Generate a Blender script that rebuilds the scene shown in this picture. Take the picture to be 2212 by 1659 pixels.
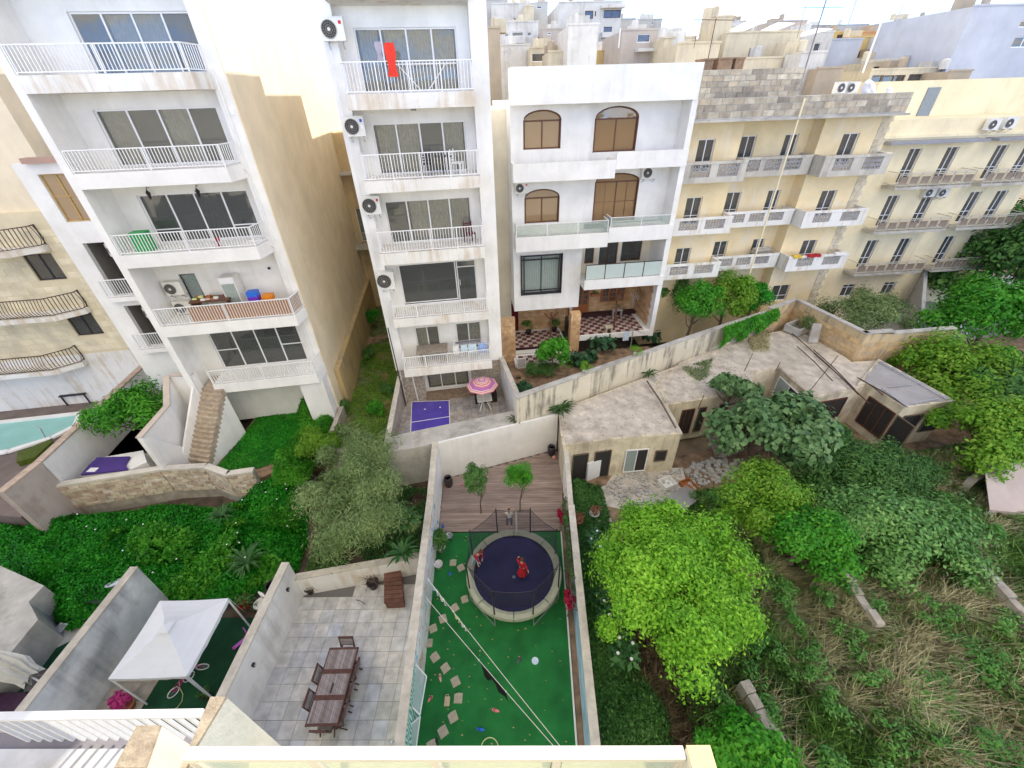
import bpy, math, random
import numpy as np
from mathutils import Vector, Matrix, noise
random.seed(7); RNG = np.random.default_rng(7)
for o in list(bpy.data.objects): bpy.data.objects.remove(o)
SC = bpy.context.scene; COL = SC.collection
PI = math.pi
def V3(*a): return Vector(a)
# ------------------------------------------------------------------ camera
# camera 16 m above the lawn; orientation solved from the vanishing points of the photograph
FPX, CX, CY, HC = 890.0, 1106.0, 829.5, 16.0
def camv(x, y): return Vector((x-CX, -(y-CY), -FPX))
UP = -camv(1145, 2090).normalized()
YD = camv(1111, 201); YD = (YD-UP*YD.dot(UP)).normalized()
XD = YD.cross(UP)
RM = Matrix((XD, YD, UP))
cam = bpy.data.objects.new('camera', bpy.data.cameras.new('camera')); COL.objects.link(cam)
cam.matrix_world = Matrix.Translation((0, 0, HC)) @ RM.to_4x4()
cam.data.sensor_width = 36; cam.data.lens = 36*FPX/2212; cam.data.clip_start = .05; cam.data.clip_end = 6000
SC.camera = cam
# ------------------------------------------------------------------ sky, sun, exposure
SUN_AZ, SUN_EL = 16.0, 27.0     # degrees clockwise from +Y, degrees above the horizon
w = bpy.data.worlds.new('World'); SC.world = w; w.use_nodes = True
nt = w.node_tree; N = nt.nodes; L = nt.links; bg = N['Background']
sky = N.new('ShaderNodeTexSky'); sky.sky_type = 'NISHITA'; sky.sun_disc = False
sky.sun_elevation = math.radians(SUN_EL); sky.sun_rotation = math.radians(SUN_AZ)
sky.air_density = .3; sky.dust_density = 0; sky.ozone_density = 5
tc = N.new('ShaderNodeTexCoord'); sp = N.new('ShaderNodeSeparateXYZ'); L.new(tc.outputs['Generated'], sp.inputs[0])
mz = N.new('ShaderNodeMath'); mz.operation = 'MAXIMUM'; mz.inputs[1].default_value = 0; L.new(sp.outputs[2], mz.inputs[0])
ma = N.new('ShaderNodeMath'); ma.operation = 'ADD'; ma.inputs[1].default_value = .09; L.new(mz.outputs[0], ma.inputs[0])
dv = [N.new('ShaderNodeMath') for _ in range(2)]
cb = N.new('ShaderNodeCombineXYZ')
for i in range(2):
    dv[i].operation = 'DIVIDE'; L.new(sp.outputs[i], dv[i].inputs[0]); L.new(ma.outputs[0], dv[i].inputs[1]); L.new(dv[i].outputs[0], cb.inputs[i])
no = N.new('ShaderNodeTexNoise'); no.inputs['Scale'].default_value = .75; no.inputs['Detail'].default_value = 9; no.inputs['Roughness'].default_value = .58; no.inputs['Distortion'].default_value = .35
L.new(cb.outputs[0], no.inputs['Vector'])
cr = N.new('ShaderNodeValToRGB'); cr.color_ramp.elements[0].position = .45; cr.color_ramp.elements[1].position = .60
L.new(no.outputs['Fac'], cr.inputs[0])
mx = N.new('ShaderNodeMix'); mx.data_type = 'RGBA'; L.new(cr.outputs[0], mx.inputs[0]); L.new(sky.outputs[0], mx.inputs[6]); mx.inputs[7].default_value = (4.7, 4.25, 3.55, 1)
L.new(mx.outputs[2], bg.inputs[0]); bg.inputs[1].default_value = .15
sd = V3(math.sin(math.radians(SUN_AZ))*math.cos(math.radians(SUN_EL)), math.cos(math.radians(SUN_AZ))*math.cos(math.radians(SUN_EL)), math.sin(math.radians(SUN_EL)))
sl = bpy.data.lights.new('sun', 'SUN'); sl.energy = 2.0; sl.angle = math.radians(.5); sl.color = (1, .93, .80)
so = bpy.data.objects.new('sun', sl); COL.objects.link(so); so.rotation_euler = sd.to_track_quat('Z', 'Y').to_euler()
VS = SC.view_settings; VS.view_transform = 'Standard'; VS.look = 'None'; VS.gamma = 1; VS.use_curve_mapping = False; VS.exposure = 2.3
SC.render.engine = 'CYCLES'; SC.cycles.max_bounces = 7; SC.cycles.diffuse_bounces = 4; SC.cycles.transparent_max_bounces = 12
# ------------------------------------------------------------------ measuring helpers
def ray(x, y): return RM @ camv(x, y)
def G(x, y, z=0.0):
    'world point at height z seen at pixel (x, y) of the 2212 px wide photograph'
    r = ray(x, y); t = (z-HC)/r.z; return V3(r.x*t, r.y*t, z)
class Fr:
    'vertical facade frame: u along the facade, v into the building, z up'
    def __init__(s, x, y, a):
        s.a = math.radians(a); s.o = V3(x, y, 0); s.u = V3(math.cos(s.a), math.sin(s.a), 0); s.v = V3(-s.u.y, s.u.x, 0)
    def pl(s, x, y, v=0.0):
        r = ray(x, y); o = s.o+s.v*v; t = o.dot(s.v)/r.dot(s.v); p = r*t; return ((p-o).dot(s.u), HC+p.z)
    def W(s, u, v, z=0.0): return s.o+s.u*u+s.v*v+V3(0, 0, z)
def azp(a, D): return D*math.sin(math.radians(a)), D*math.cos(math.radians(a))
def c1(a, b): return (a/3, b/3)
def c2(a, b): return (645.2+a/3, b/3)
def c3(a, b): return (1382.5+a*.375, b*.375)
def c4(a, b): return (a/3, 495.4+b/3)
def c5(a, b): return (645.2+a/3, 495.4+b/3)
def c9(a, b): return (1382.5+a*.375, 553+b*.375)
def c6(a, b): return (a/3, 1106+b/3)
def c7(a, b): return (645.2+a/3, 1106+b/3)
def c10(a, b): return (1382.5+a*.375, 1036.8+b*.375)
def cy(a, b): return (a*.2917, 610.6+b*.2917)
# ------------------------------------------------------------------ materials
MATS = {}
def nodes(m):
    m.use_nodes = True; nt = m.node_tree; return nt, nt.nodes, nt.links, nt.nodes['Principled BSDF']
def plain(name, c, r=.7, metal=0.0, var=.08, scale=6, spec=.3, bump=.0):
    if name in MATS: return MATS[name]
    m = bpy.data.materials.new(name); nt, N, L, b = nodes(m)
    b.inputs['Roughness'].default_value = r; b.inputs['Metallic'].default_value = metal; b.inputs['Specular IOR Level'].default_value = spec
    tc = N.new('ShaderNodeTexCoord'); n = N.new('ShaderNodeTexNoise'); n.inputs['Scale'].default_value = scale; n.inputs['Detail'].default_value = 4
    L.new(tc.outputs['Object'], n.inputs['Vector'])
    rp = N.new('ShaderNodeValToRGB'); e = rp.color_ramp.elements; e[0].position = .3; e[1].position = .7
    e[0].color = [x*(1-var) for x in c]+[1]; e[1].color = [min(1, x*(1+var)) for x in c]+[1]
    L.new(n.outputs['Fac'], rp.inputs[0]); L.new(rp.outputs[0], b.inputs['Base Color'])
    if bump:
        n2 = N.new('ShaderNodeTexNoise'); n2.inputs['Scale'].default_value = scale*6; n2.inputs['Detail'].default_value = 5; L.new(tc.outputs['Object'], n2.inputs['Vector'])
        bp = N.new('ShaderNodeBump'); bp.inputs['Strength'].default_value = bump; bp.inputs['Distance'].default_value = .02
        L.new(n2.outputs['Fac'], bp.inputs['Height']); L.new(bp.outputs[0], b.inputs['Normal'])
    MATS[name] = m; return m
def stucco(name, c, dirt=(.30, .27, .22), amt=.35, drip=.5, rough=.9, mottled=.12, scale=.7, bump=.25):
    'rendered wall: mottled paint, vertical rain streaks and blotches of dirt'
    if name in MATS: return MATS[name]
    m = bpy.data.materials.new(name); nt, N, L, b = nodes(m); b.inputs['Roughness'].default_value = rough; b.inputs['Specular IOR Level'].default_value = .2
    tc = N.new('ShaderNodeTexCoord')
    def nz(sc, det, mp=None):
        n = N.new('ShaderNodeTexNoise'); n.inputs['Scale'].default_value = sc; n.inputs['Detail'].default_value = det; n.inputs['Roughness'].default_value = .6
        if mp:
            g = N.new('ShaderNodeMapping'); g.inputs['Scale'].default_value = mp; L.new(tc.outputs['Object'], g.inputs[0]); L.new(g.outputs[0], n.inputs[0])
        else: L.new(tc.outputs['Object'], n.inputs[0])
        return n
    a = nz(scale, 6); r1 = N.new('ShaderNodeValToRGB'); e = r1.color_ramp.elements; e[0].position = .3; e[1].position = .7
    e[0].color = [x*(1-mottled) for x in c]+[1]; e[1].color = [min(1, x*(1+mottled*.5)) for x in c]+[1]
    L.new(a.outputs[0], r1.inputs[0])
    d = nz(1.0, 5, (3.2, 3.2, .22)); d2 = nz(.55, 4)
    mu = N.new('ShaderNodeMath'); mu.operation = 'MULTIPLY_ADD'; L.new(d.outputs[0], mu.inputs[0]); mu.inputs[1].default_value = drip; L.new(d2.outputs[0], mu.inputs[2])
    r2 = N.new('ShaderNodeMapRange'); r2.inputs[1].default_value = .5+.5*drip; r2.inputs[2].default_value = .5+.5*drip+.22; r2.inputs[3].default_value = 0; r2.inputs[4].default_value = amt
    L.new(mu.outputs[0], r2.inputs[0])
    mx = N.new('ShaderNodeMix'); mx.data_type = 'RGBA'; L.new(r2.outputs[0], mx.inputs[0]); L.new(r1.outputs[0], mx.inputs[6]); mx.inputs[7].default_value = list(dirt)+[1]
    L.new(mx.outputs[2], b.inputs['Base Color'])
    n3 = nz(9, 6); bp = N.new('ShaderNodeBump'); bp.inputs['Strength'].default_value = bump; bp.inputs['Distance'].default_value = .03
    L.new(n3.outputs[0], bp.inputs['Height']); L.new(bp.outputs[0], b.inputs['Normal'])
    MATS[name] = m; return m
def piece(name, cols, rough=.85, bump=.5, scale=5):
    'stone / tile / board material: the colour changes from piece to piece (Object Info random) with grain'
    if name in MATS: return MATS[name]
    m = bpy.data.materials.new(name); nt, N, L, b = nodes(m); b.inputs['Roughness'].default_value = rough; b.inputs['Specular IOR Level'].default_value = .25
    oi = N.new('ShaderNodeObjectInfo'); rp = N.new('ShaderNodeValToRGB'); e = rp.color_ramp.elements
    while len(e) < len(cols): e.new(.5)
    for i, c in enumerate(cols): e[i].position = i/(len(cols)-1); e[i].color = list(c)+[1]
    L.new(oi.outputs['Random'], rp.inputs[0])
    tc = N.new('ShaderNodeTexCoord'); n = N.new('ShaderNodeTexNoise'); n.inputs['Scale'].default_value = scale; n.inputs['Detail'].default_value = 6
    ad = N.new('ShaderNodeVectorMath'); L.new(tc.outputs['Object'], ad.inputs[0]); L.new(oi.outputs['Location'], ad.inputs[1]); L.new(ad.outputs[0], n.inputs[0])
    mr = N.new('ShaderNodeMapRange'); mr.inputs[1].default_value = .3; mr.inputs[2].default_value = .7; mr.inputs[3].default_value = .72; mr.inputs[4].default_value = 1.15; L.new(n.outputs[0], mr.inputs[0])
    mu = N.new('ShaderNodeVectorMath'); mu.operation = 'SCALE'; L.new(rp.outputs[0], mu.inputs[0]); L.new(mr.outputs[0], mu.inputs['Scale']); L.new(mu.outputs[0], b.inputs['Base Color'])
    bp = N.new('ShaderNodeBump'); bp.inputs['Strength'].default_value = bump; bp.inputs['Distance'].default_value = .02; L.new(n.outputs[0], bp.inputs['Height']); L.new(bp.outputs[0], b.inputs['Normal'])
    MATS[name] = m; return m
def leafmat(name, cols, trans=.35, rough=.6, clump=.5):
    'leaves: each leaf (mesh island) its own tone, plus broad clumps of lighter and darker growth'
    if name in MATS: return MATS[name]
    m = bpy.data.materials.new(name); nt, N, L, b = nodes(m); b.inputs['Roughness'].default_value = rough; b.inputs['Specular IOR Level'].default_value = .35
    g = N.new('ShaderNodeNewGeometry'); rp = N.new('ShaderNodeValToRGB'); e = rp.color_ramp.elements
    while len(e) < len(cols): e.new(.5)
    for i, c in enumerate(cols): e[i].position = i/(len(cols)-1); e[i].color = list(c)+[1]
    tc = N.new('ShaderNodeTexCoord'); n = N.new('ShaderNodeTexNoise'); n.inputs['Scale'].default_value = clump; n.inputs['Detail'].default_value = 3; L.new(tc.outputs['Object'], n.inputs[0])
    mr = N.new('ShaderNodeMapRange'); mr.inputs[1].default_value = .3; mr.inputs[2].default_value = .7; L.new(n.outputs[0], mr.inputs[0])
    mm = N.new('ShaderNodeMath'); mm.operation = 'MULTIPLY_ADD'; L.new(g.outputs['Random Per Island'], mm.inputs[0]); mm.inputs[1].default_value = .55
    m2 = N.new('ShaderNodeMath'); m2.operation = 'MULTIPLY'; m2.inputs[1].default_value = .45; L.new(mr.outputs[0], m2.inputs[0]); L.new(m2.outputs[0], mm.inputs[2])
    L.new(mm.outputs[0], rp.inputs[0]); L.new(rp.outputs[0], b.inputs['Base Color'])
    tr = N.new('ShaderNodeBsdfTranslucent'); L.new(rp.outputs[0], tr.inputs[0]); mx = N.new('ShaderNodeMixShader'); mx.inputs[0].default_value = trans
    L.new(b.outputs[0], mx.inputs[1]); L.new(tr.outputs[0], mx.inputs[2]); L.new(mx.outputs[0], N['Material Output'].inputs[0])
    MATS[name] = m; return m
def glassmat(name, tint, trans=.45, rough=.03):
    'window glass: partly see-through, mirror-like at a slant'
    if name in MATS: return MATS[name]
    m = bpy.data.materials.new(name); nt, N, L, b = nodes(m); b.inputs['Base Color'].default_value = list(tint)+[1]; b.inputs['Roughness'].default_value = rough; b.inputs['Specular IOR Level'].default_value = .6; b.inputs['IOR'].default_value = 1.8
    t = N.new('ShaderNodeBsdfTransparent'); t.inputs[0].default_value = (.95, .95, .92, 1); mx = N.new('ShaderNodeMixShader')
    lw = N.new('ShaderNodeLayerWeight'); lw.inputs[0].default_value = .35; mr = N.new('ShaderNodeMapRange'); mr.inputs[3].default_value = trans; mr.inputs[4].default_value = trans*.15
    L.new(lw.outputs['Facing'], mr.inputs[0]); L.new(mr.outputs[0], mx.inputs[0]); L.new(b.outputs[0], mx.inputs[1]); L.new(t.outputs[0], mx.inputs[2]); L.new(mx.outputs[0], N['Material Output'].inputs[0])
    n = N.new('ShaderNodeTexNoise'); n.inputs['Scale'].default_value = .8; tc = N.new('ShaderNodeTexCoord'); L.new(tc.outputs['Object'], n.inputs[0])
    bp = N.new('ShaderNodeBump'); bp.inputs['Strength'].default_value = .04; bp.inputs['Distance'].default_value = .3; L.new(n.outputs[0], bp.inputs['Height']); L.new(bp.outputs[0], b.inputs['Normal'])
    MATS[name] = m; return m
def veil(name, c, alpha):
    if name in MATS: return MATS[name]
    m = bpy.data.materials.new(name); nt, N, L, b = nodes(m); b.inputs['Base Color'].default_value = list(c)+[1]; b.inputs['Roughness'].default_value = .8
    t = N.new('ShaderNodeBsdfTransparent'); mx = N.new('ShaderNodeMixShader')
    # fine weave: threads opaque, holes clear
    tc = N.new('ShaderNodeTexCoord'); n = N.new('ShaderNodeTexNoise'); n.inputs['Scale'].default_value = 60; L.new(tc.outputs['Object'], n.inputs[0])
    mr = N.new('ShaderNodeMapRange'); mr.inputs[1].default_value = .3; mr.inputs[2].default_value = .7; mr.inputs[3].default_value = alpha*.85; mr.inputs[4].default_value = alpha*1.1; L.new(n.outputs[0], mr.inputs[0])
    L.new(mr.outputs[0], mx.inputs[0]); L.new(t.outputs[0], mx.inputs[1]); L.new(b.outputs[0], mx.inputs[2]); L.new(mx.outputs[0], N['Material Output'].inputs[0])
    MATS[name] = m; return m
white = stucco('white_render', (.83, .82, .79), amt=.14, drip=.7)
white2 = stucco('white_render_stained', (.78, .765, .72), dirt=(.50, .37, .22), amt=.6, drip=1.0)
cream = stucco('cream_render', (.80, .74, .60), dirt=(.45, .36, .22), amt=.18)
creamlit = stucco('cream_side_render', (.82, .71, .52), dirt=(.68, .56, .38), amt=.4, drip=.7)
yellow = stucco('yellow_limestone_render', (.86, .70, .42), dirt=(.80, .74, .62), amt=.6, drip=.8, mottled=.15)
palestone = stucco('pale_limestone_render', (.86, .75, .50), dirt=(.62, .53, .36), amt=.4, drip=.8)
greyren = stucco('grey_render', (.50, .50, .49), dirt=(.3, .3, .28), amt=.3)
conc = stucco('weathered_concrete', (.50, .48, .43), dirt=(.22, .20, .17), amt=.6, drip=.5, mottled=.25, scale=1.4, bump=.6)
stained = stucco('streaked_plaster', (.66, .61, .49), dirt=(.22, .20, .16), amt=.85, drip=1.6, mottled=.15, bump=.5)
roofc = stucco('gravelly_roof', (.60, .54, .45), dirt=(.36, .31, .24), amt=.75, drip=.1, mottled=.35, scale=2.0, bump=1.0)
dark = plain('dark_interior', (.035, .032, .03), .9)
dimroom = plain('dim_room', (.20, .185, .165), .9)
wmetal = plain('white_metal', (.80, .80, .80), .4, var=.02)
bmetal = plain('black_metal', (.03, .025, .03), .5)
gmetal = plain('grey_metal', (.45, .46, .47), .4, .6)
bronze = plain('brown_frame', (.13, .055, .03), .45)
woodf = plain('orange_wood', (.36, .13, .045), .5, var=.25, scale=14)
curtw = plain('grey_curtain', (.72, .70, .62), .9, var=.15)
curtb = plain('blue_curtain', (.16, .20, .34), .9, var=.3)
glass = glassmat('window_glass', (.25, .25, .22), .72)  # base grey raised: pale reflections of facing buildings put into the colour
glassd = glassmat('dark_window_glass', (.10, .105, .10), .40)
glassbr = glassmat('bronze_glass', (.34, .21, .10), .25)  # bronze tint, lightened to put the amber reflection of a cream block into it
glassc = glassmat('clear_balcony_glass', (.45, .55, .53), .65)
plastic = plain('cream_plastic', (.74, .73, .68), .5, var=.03)
grille = plain('grille_grey', (.30, .29, .27), .6)
red = plain('red_paint', (.6, .02, .02), .5); blue = plain('blue_print', (.03, .06, .45), .5)
soil = plain('red_brown_soil', (.24, .16, .10), 1, var=.45, scale=2.5, bump=1)
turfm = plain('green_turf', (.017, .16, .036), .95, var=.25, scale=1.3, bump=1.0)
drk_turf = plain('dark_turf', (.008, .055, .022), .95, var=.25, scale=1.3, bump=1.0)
# ------------------------------------------------------------------ mesh builder and scene tree
class MB:
    def __init__(s): s.v = []; s.f = []; s.m = []; s.mi = 0
    def add(s, vs, fs):
        b = len(s.v); s.v += [tuple(p) for p in vs]; s.f += [tuple(b+i for i in f) for f in fs]; s.m += [s.mi]*len(fs); return s
    def box(s, x0, x1, y0, y1, z0, z1):
        return s.add([(x0, y0, z0), (x1, y0, z0), (x1, y1, z0), (x0, y1, z0), (x0, y0, z1), (x1, y0, z1), (x1, y1, z1), (x0, y1, z1)],
                     [(3, 2, 1, 0), (4, 5, 6, 7), (0, 1, 5, 4), (1, 2, 6, 5), (2, 3, 7, 6), (3, 0, 4, 7)])
    def prism(s, poly, z0, z1):
        n = len(poly); zt = z1 if isinstance(z1, (list, tuple)) else [z1]*n
        a = sum(poly[i][0]*poly[(i+1) % n][1]-poly[(i+1) % n][0]*poly[i][1] for i in range(n))
        if a < 0: poly = list(poly)[::-1]; zt = list(zt)[::-1]
        return s.add([(p[0], p[1], z0) for p in poly]+[(p[0], p[1], zt[i]) for i, p in enumerate(poly)],
                     [tuple(range(n-1, -1, -1)), tuple(range(n, 2*n))]+[(i, (i+1) % n, n+(i+1) % n, n+i) for i in range(n)])
    def tube(s, pts, r, n=6, closed=False, r2=None):
        pts = [Vector(p) for p in pts]; k = len(pts); b = len(s.v); vs = []
        for i, p in enumerate(pts):
            a = pts[(i-1) % k] if (closed or i > 0) else p; c = pts[(i+1) % k] if (closed or i < k-1) else p
            d = (c-a).normalized(); h = Vector((0, 0, 1)) if abs(d.z) < .9 else Vector((1, 0, 0))
            x = d.cross(h).normalized(); y = d.cross(x); rr = r if r2 is None else r+(r2-r)*i/max(1, k-1)
            for j in range(n):
                t = 2*PI*j/n; vs.append(p+x*math.cos(t)*rr+y*math.sin(t)*rr)
        fs = []
        for i in range(k if closed else k-1):
            for j in range(n):
                a, c = i*n+j, i*n+(j+1) % n; d, e = ((i+1) % k)*n+(j+1) % n, ((i+1) % k)*n+j; fs.append((a, c, d, e))
        if not closed: fs += [tuple(range(n-1, -1, -1)), tuple((k-1)*n+j for j in range(n))]
        return s.add(vs, fs)
    def bar(s, a, b, w, h=None):
        a = Vector(a); b = Vector(b); h = h or w; d = (b-a).normalized(); k = Vector((0, 0, 1)) if abs(d.z) < .9 else Vector((0, 1, 0))
        x = d.cross(k).normalized()*w/2; y = x.cross(d).normalized()*h/2
        return s.add([a-x-y, a+x-y, a+x+y, a-x+y, b-x-y, b+x-y, b+x+y, b-x+y], [(0, 1, 2, 3), (7, 6, 5, 4), (0, 4, 5, 1), (1, 5, 6, 2), (2, 6, 7, 3), (3, 7, 4, 0)])
    def lathe(s, prof, n=16, c=(0, 0, 0)):
        vs = [(c[0]+r*math.cos(2*PI*j/n), c[1]+r*math.sin(2*PI*j/n), c[2]+z) for r, z in prof for j in range(n)]; k = len(prof)
        fs = [(i*n+j, i*n+(j+1) % n, (i+1)*n+(j+1) % n, (i+1)*n+j) for i in range(k-1) for j in range(n)]
        fs += [tuple(range(n-1, -1, -1)), tuple((k-1)*n+j for j in range(n))]
        return s.add(vs, fs)
    def quad(s, a, b, c, d): return s.add([a, b, c, d], [(0, 1, 2, 3)])
    def mesh(s, name, mats):
        me = bpy.data.meshes.new(name); me.from_pydata(s.v, [], s.f)
        for m in (mats if isinstance(mats, (list, tuple)) else [mats]): me.materials.append(m)
        if max(s.m or [0]) > 0: me.polygons.foreach_set('material_index', s.m)
        me.update(); return me
    def build(s, name, mats, parent=None, smooth=False, loc=None):
        me = s.mesh(name, mats)
        if smooth: me.polygons.foreach_set('use_smooth', [True]*len(me.polygons))
        return inst(name, me, parent, loc)
def inst(name, me, parent=None, loc=None, rot=None, scale=None):
    o = bpy.data.objects.new(name, me); COL.objects.link(o)
    if parent is not None: o.parent = parent
    if loc is not None: o.location = loc
    if rot is not None: o.rotation_euler = rot
    if scale is not None: o.scale = scale
    return o
def tag(o, label, cat, group=None, kind=None):
    if label: o['label'] = label
    if cat: o['category'] = cat
    if group: o['group'] = group
    if kind: o['kind'] = kind
    return o
def thing(name, label, cat, loc=(0, 0, 0), rotz=0.0, group=None):
    o = bpy.data.objects.new(name, None); COL.objects.link(o); o.empty_display_size = .2; o.location = loc; o.rotation_euler = (0, 0, rotz)
    return tag(o, label, cat, group)
def struct(name, mb, mat, **k): return tag(mb.build(name, mat, **k), None, None, kind='structure')
def copy_tree(o, parent=None):
    c = o.copy(); COL.objects.link(c)
    if parent is not None: c.parent = parent
    for ch in o.children: copy_tree(ch, c)
    return c
# ------------------------------------------------------------------ building kit (local coordinates: x = u, y = depth, z up)
def body(root, mats, u0, u1, v, vb, z0, z1, holes=(), deep=.9, rev=.22, name='wall'):
    'one wall mesh: front with real openings, reveals and dim room niches behind, sides, back and top'
    us = sorted({u0, u1, *[a for h in holes for a in h[:2]]}); zs = sorted({z0, z1, *[a for h in holes for a in h[2:4]]})
    us = [x for x in us if u0 <= x <= u1]; zs = [x for x in zs if z0 <= x <= z1]; b = MB()
    for i in range(len(us)-1):
        for j in range(len(zs)-1):
            cu, cz = (us[i]+us[i+1])/2, (zs[j]+zs[j+1])/2
            if any(h[0] < cu < h[1] and h[2] < cz < h[3] for h in holes): continue
            b.quad((us[i], v, zs[j]), (us[i+1], v, zs[j]), (us[i+1], v, zs[j+1]), (us[i], v, zs[j+1]))
    b.quad((u0, vb, z0), (u0, v, z0), (u0, v, z1), (u0, vb, z1)); b.quad((u1, v, z0), (u1, vb, z0), (u1, vb, z1), (u1, v, z1))
    b.quad((u1, vb, z0), (u0, vb, z0), (u0, vb, z1), (u1, vb, z1)); b.quad((u0, v, z1), (u1, v, z1), (u1, vb, z1), (u0, vb, z1))
    for h in holes:
        for k, (ya, yb) in enumerate(((v, v+rev), (v+rev, v+deep))):
            b.mi = k
            a, c, e, f = h[:4]
            b.quad((a, ya, e), (a, yb, e), (a, yb, f), (a, ya, f)); b.quad((c, yb, e), (c, ya, e), (c, ya, f), (c, yb, f))
            b.quad((a, ya, e), (c, ya, e), (c, yb, e), (a, yb, e)); b.quad((a, yb, f), (c, yb, f), (c, ya, f), (a, ya, f))
        b.quad((a, v+deep, e), (c, v+deep, e), (c, v+deep, f), (a, v+deep, f)); b.mi = 0
    return b.build(name, [mats, dimroom], root)
def wavy(u0, u1, z0, z1, v, amp=.03, per=.12):
    b = MB(); n = max(4, int((u1-u0)/per*4)); r = random.random()*9
    for i in range(n):
        a = u0+(u1-u0)*i/n; c = u0+(u1-u0)*(i+1)/n; f = lambda x: v+amp*math.sin(x/per*2*PI+r)+amp*.5*math.sin(x*7.3+r)
        b.quad((a, f(a), z0), (c, f(c), z0), (c, f(c), z1), (a, f(a), z1))
    return b
def window(root, u0, u1, z0, z1, v, n=4, fm=None, gm=None, cur=None, fw=.055, transom=None, curspan=(0, 1), name='window', low=None, bars=0):
    'sliding window or glass door: frame part with panes (and curtain) as its children; v = outer face of wall'
    fm = fm or wmetal; gm = gm or glass; y0, y1 = v+.09, v+.17; b = MB()
    e = .003
    b.box(u0+e, u1-e, y0, y1, z0+e, z0+fw); b.box(u0+e, u1-e, y0, y1, z1-fw, z1-e); b.box(u0+e, u0+fw, y0, y1, z0+fw, z1-fw); b.box(u1-fw, u1-e, y0, y1, z0+fw, z1-fw)
    w = (u1-u0)/n
    for i in range(1, n): b.box(u0+i*w-fw*.55, u0+i*w+fw*.55, y0+.012, y1-.012, z0+fw, z1-fw)
    if transom: b.box(u0+fw, u1-fw, y0+.016, y1-.016, transom-fw*.4, transom+fw*.4)
    if low: 
        for i in low[1]: b.box(u0+i*w+fw*.55, u0+(i+1)*w-fw*.55, y0+.016, y1-.016, low[0]-.025, low[0]+.025)
    for k in range(bars):
        zz = z0+(z1-z0)*(k+1)/(bars+1); b.box(u0+fw, u1-fw, y0+.018, y1-.018, zz-.012, zz+.012)
        for i in range(n): b.box(u0+(i+.5)*w-.012, u0+(i+.5)*w+.012, y0+.02, y1-.02, z0+fw, z1-fw)
    f = b.build(name, fm, root)
    g = MB(); pw = w-fw; me = None
    for i in range(n):
        if me is None: me = MB().box(-pw/2-.01, pw/2+.01, -.006, .006, -(z1-z0)/2+fw-.01, (z1-z0)/2-fw+.01).mesh('pane', gm)
        inst('pane', me, f, (u0+(i+.5)*w, v+.13+(.012 if i % 2 else -.012), (z0+z1)/2))
    if cur:
        for a, c in ([curspan] if isinstance(curspan[0], (int, float)) else curspan):
            wavy(u0+(u1-u0)*a+.03, u0+(u1-u0)*c-.03, z0+.05, z1-.05, v+.34).build('curtain', cur, f)
    return f
def railing(root, pts, z0, z1, sp=.115, mat=None, br=.011, name='railing', posts=(), top=.035, square=True, belly=0):
    'balcony railing along local (u, v) points; every baluster is its own sub-part'
    mat = mat or wmetal; b = MB()
    for a, c in zip(pts[:-1], pts[1:]):
        b.bar((a[0], a[1], z1), (c[0], c[1], z1), .05, top); b.bar((a[0], a[1], z0+.05), (c[0], c[1], z0+.05), .035, .03)
    for p in list(posts)+[pts[0], pts[-1]]: b.box(p[0]-.02, p[0]+.02, p[1]-.02, p[1]+.02, z0-.02, z1)
    r = b.build(name, mat, root)
    h = z1-z0-.05-.02
    m = MB()
    if belly: m.tube([(0, -belly*math.sin(t/6*PI)*(1.1 if t < 3 else .9)-.02*math.sin(t/6*2*PI), h*t/6) for t in range(7)], br, 4)
    else: m.box(-br, br, -br, br, 0, h)
    me = m.mesh('baluster', mat)
    for a, c in zip(pts[:-1], pts[1:]):
        d = math.hypot(c[0]-a[0], c[1]-a[1]); n = max(1, round(d/sp)); an = math.atan2(c[1]-a[1], c[0]-a[0])
        for i in range(n):
            t = (i+.5)/n; inst('baluster', me, r, (a[0]+(c[0]-a[0])*t, a[1]+(c[1]-a[1])*t, z0+.05), (0, 0, an))
    return r
BLK = {}
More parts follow.
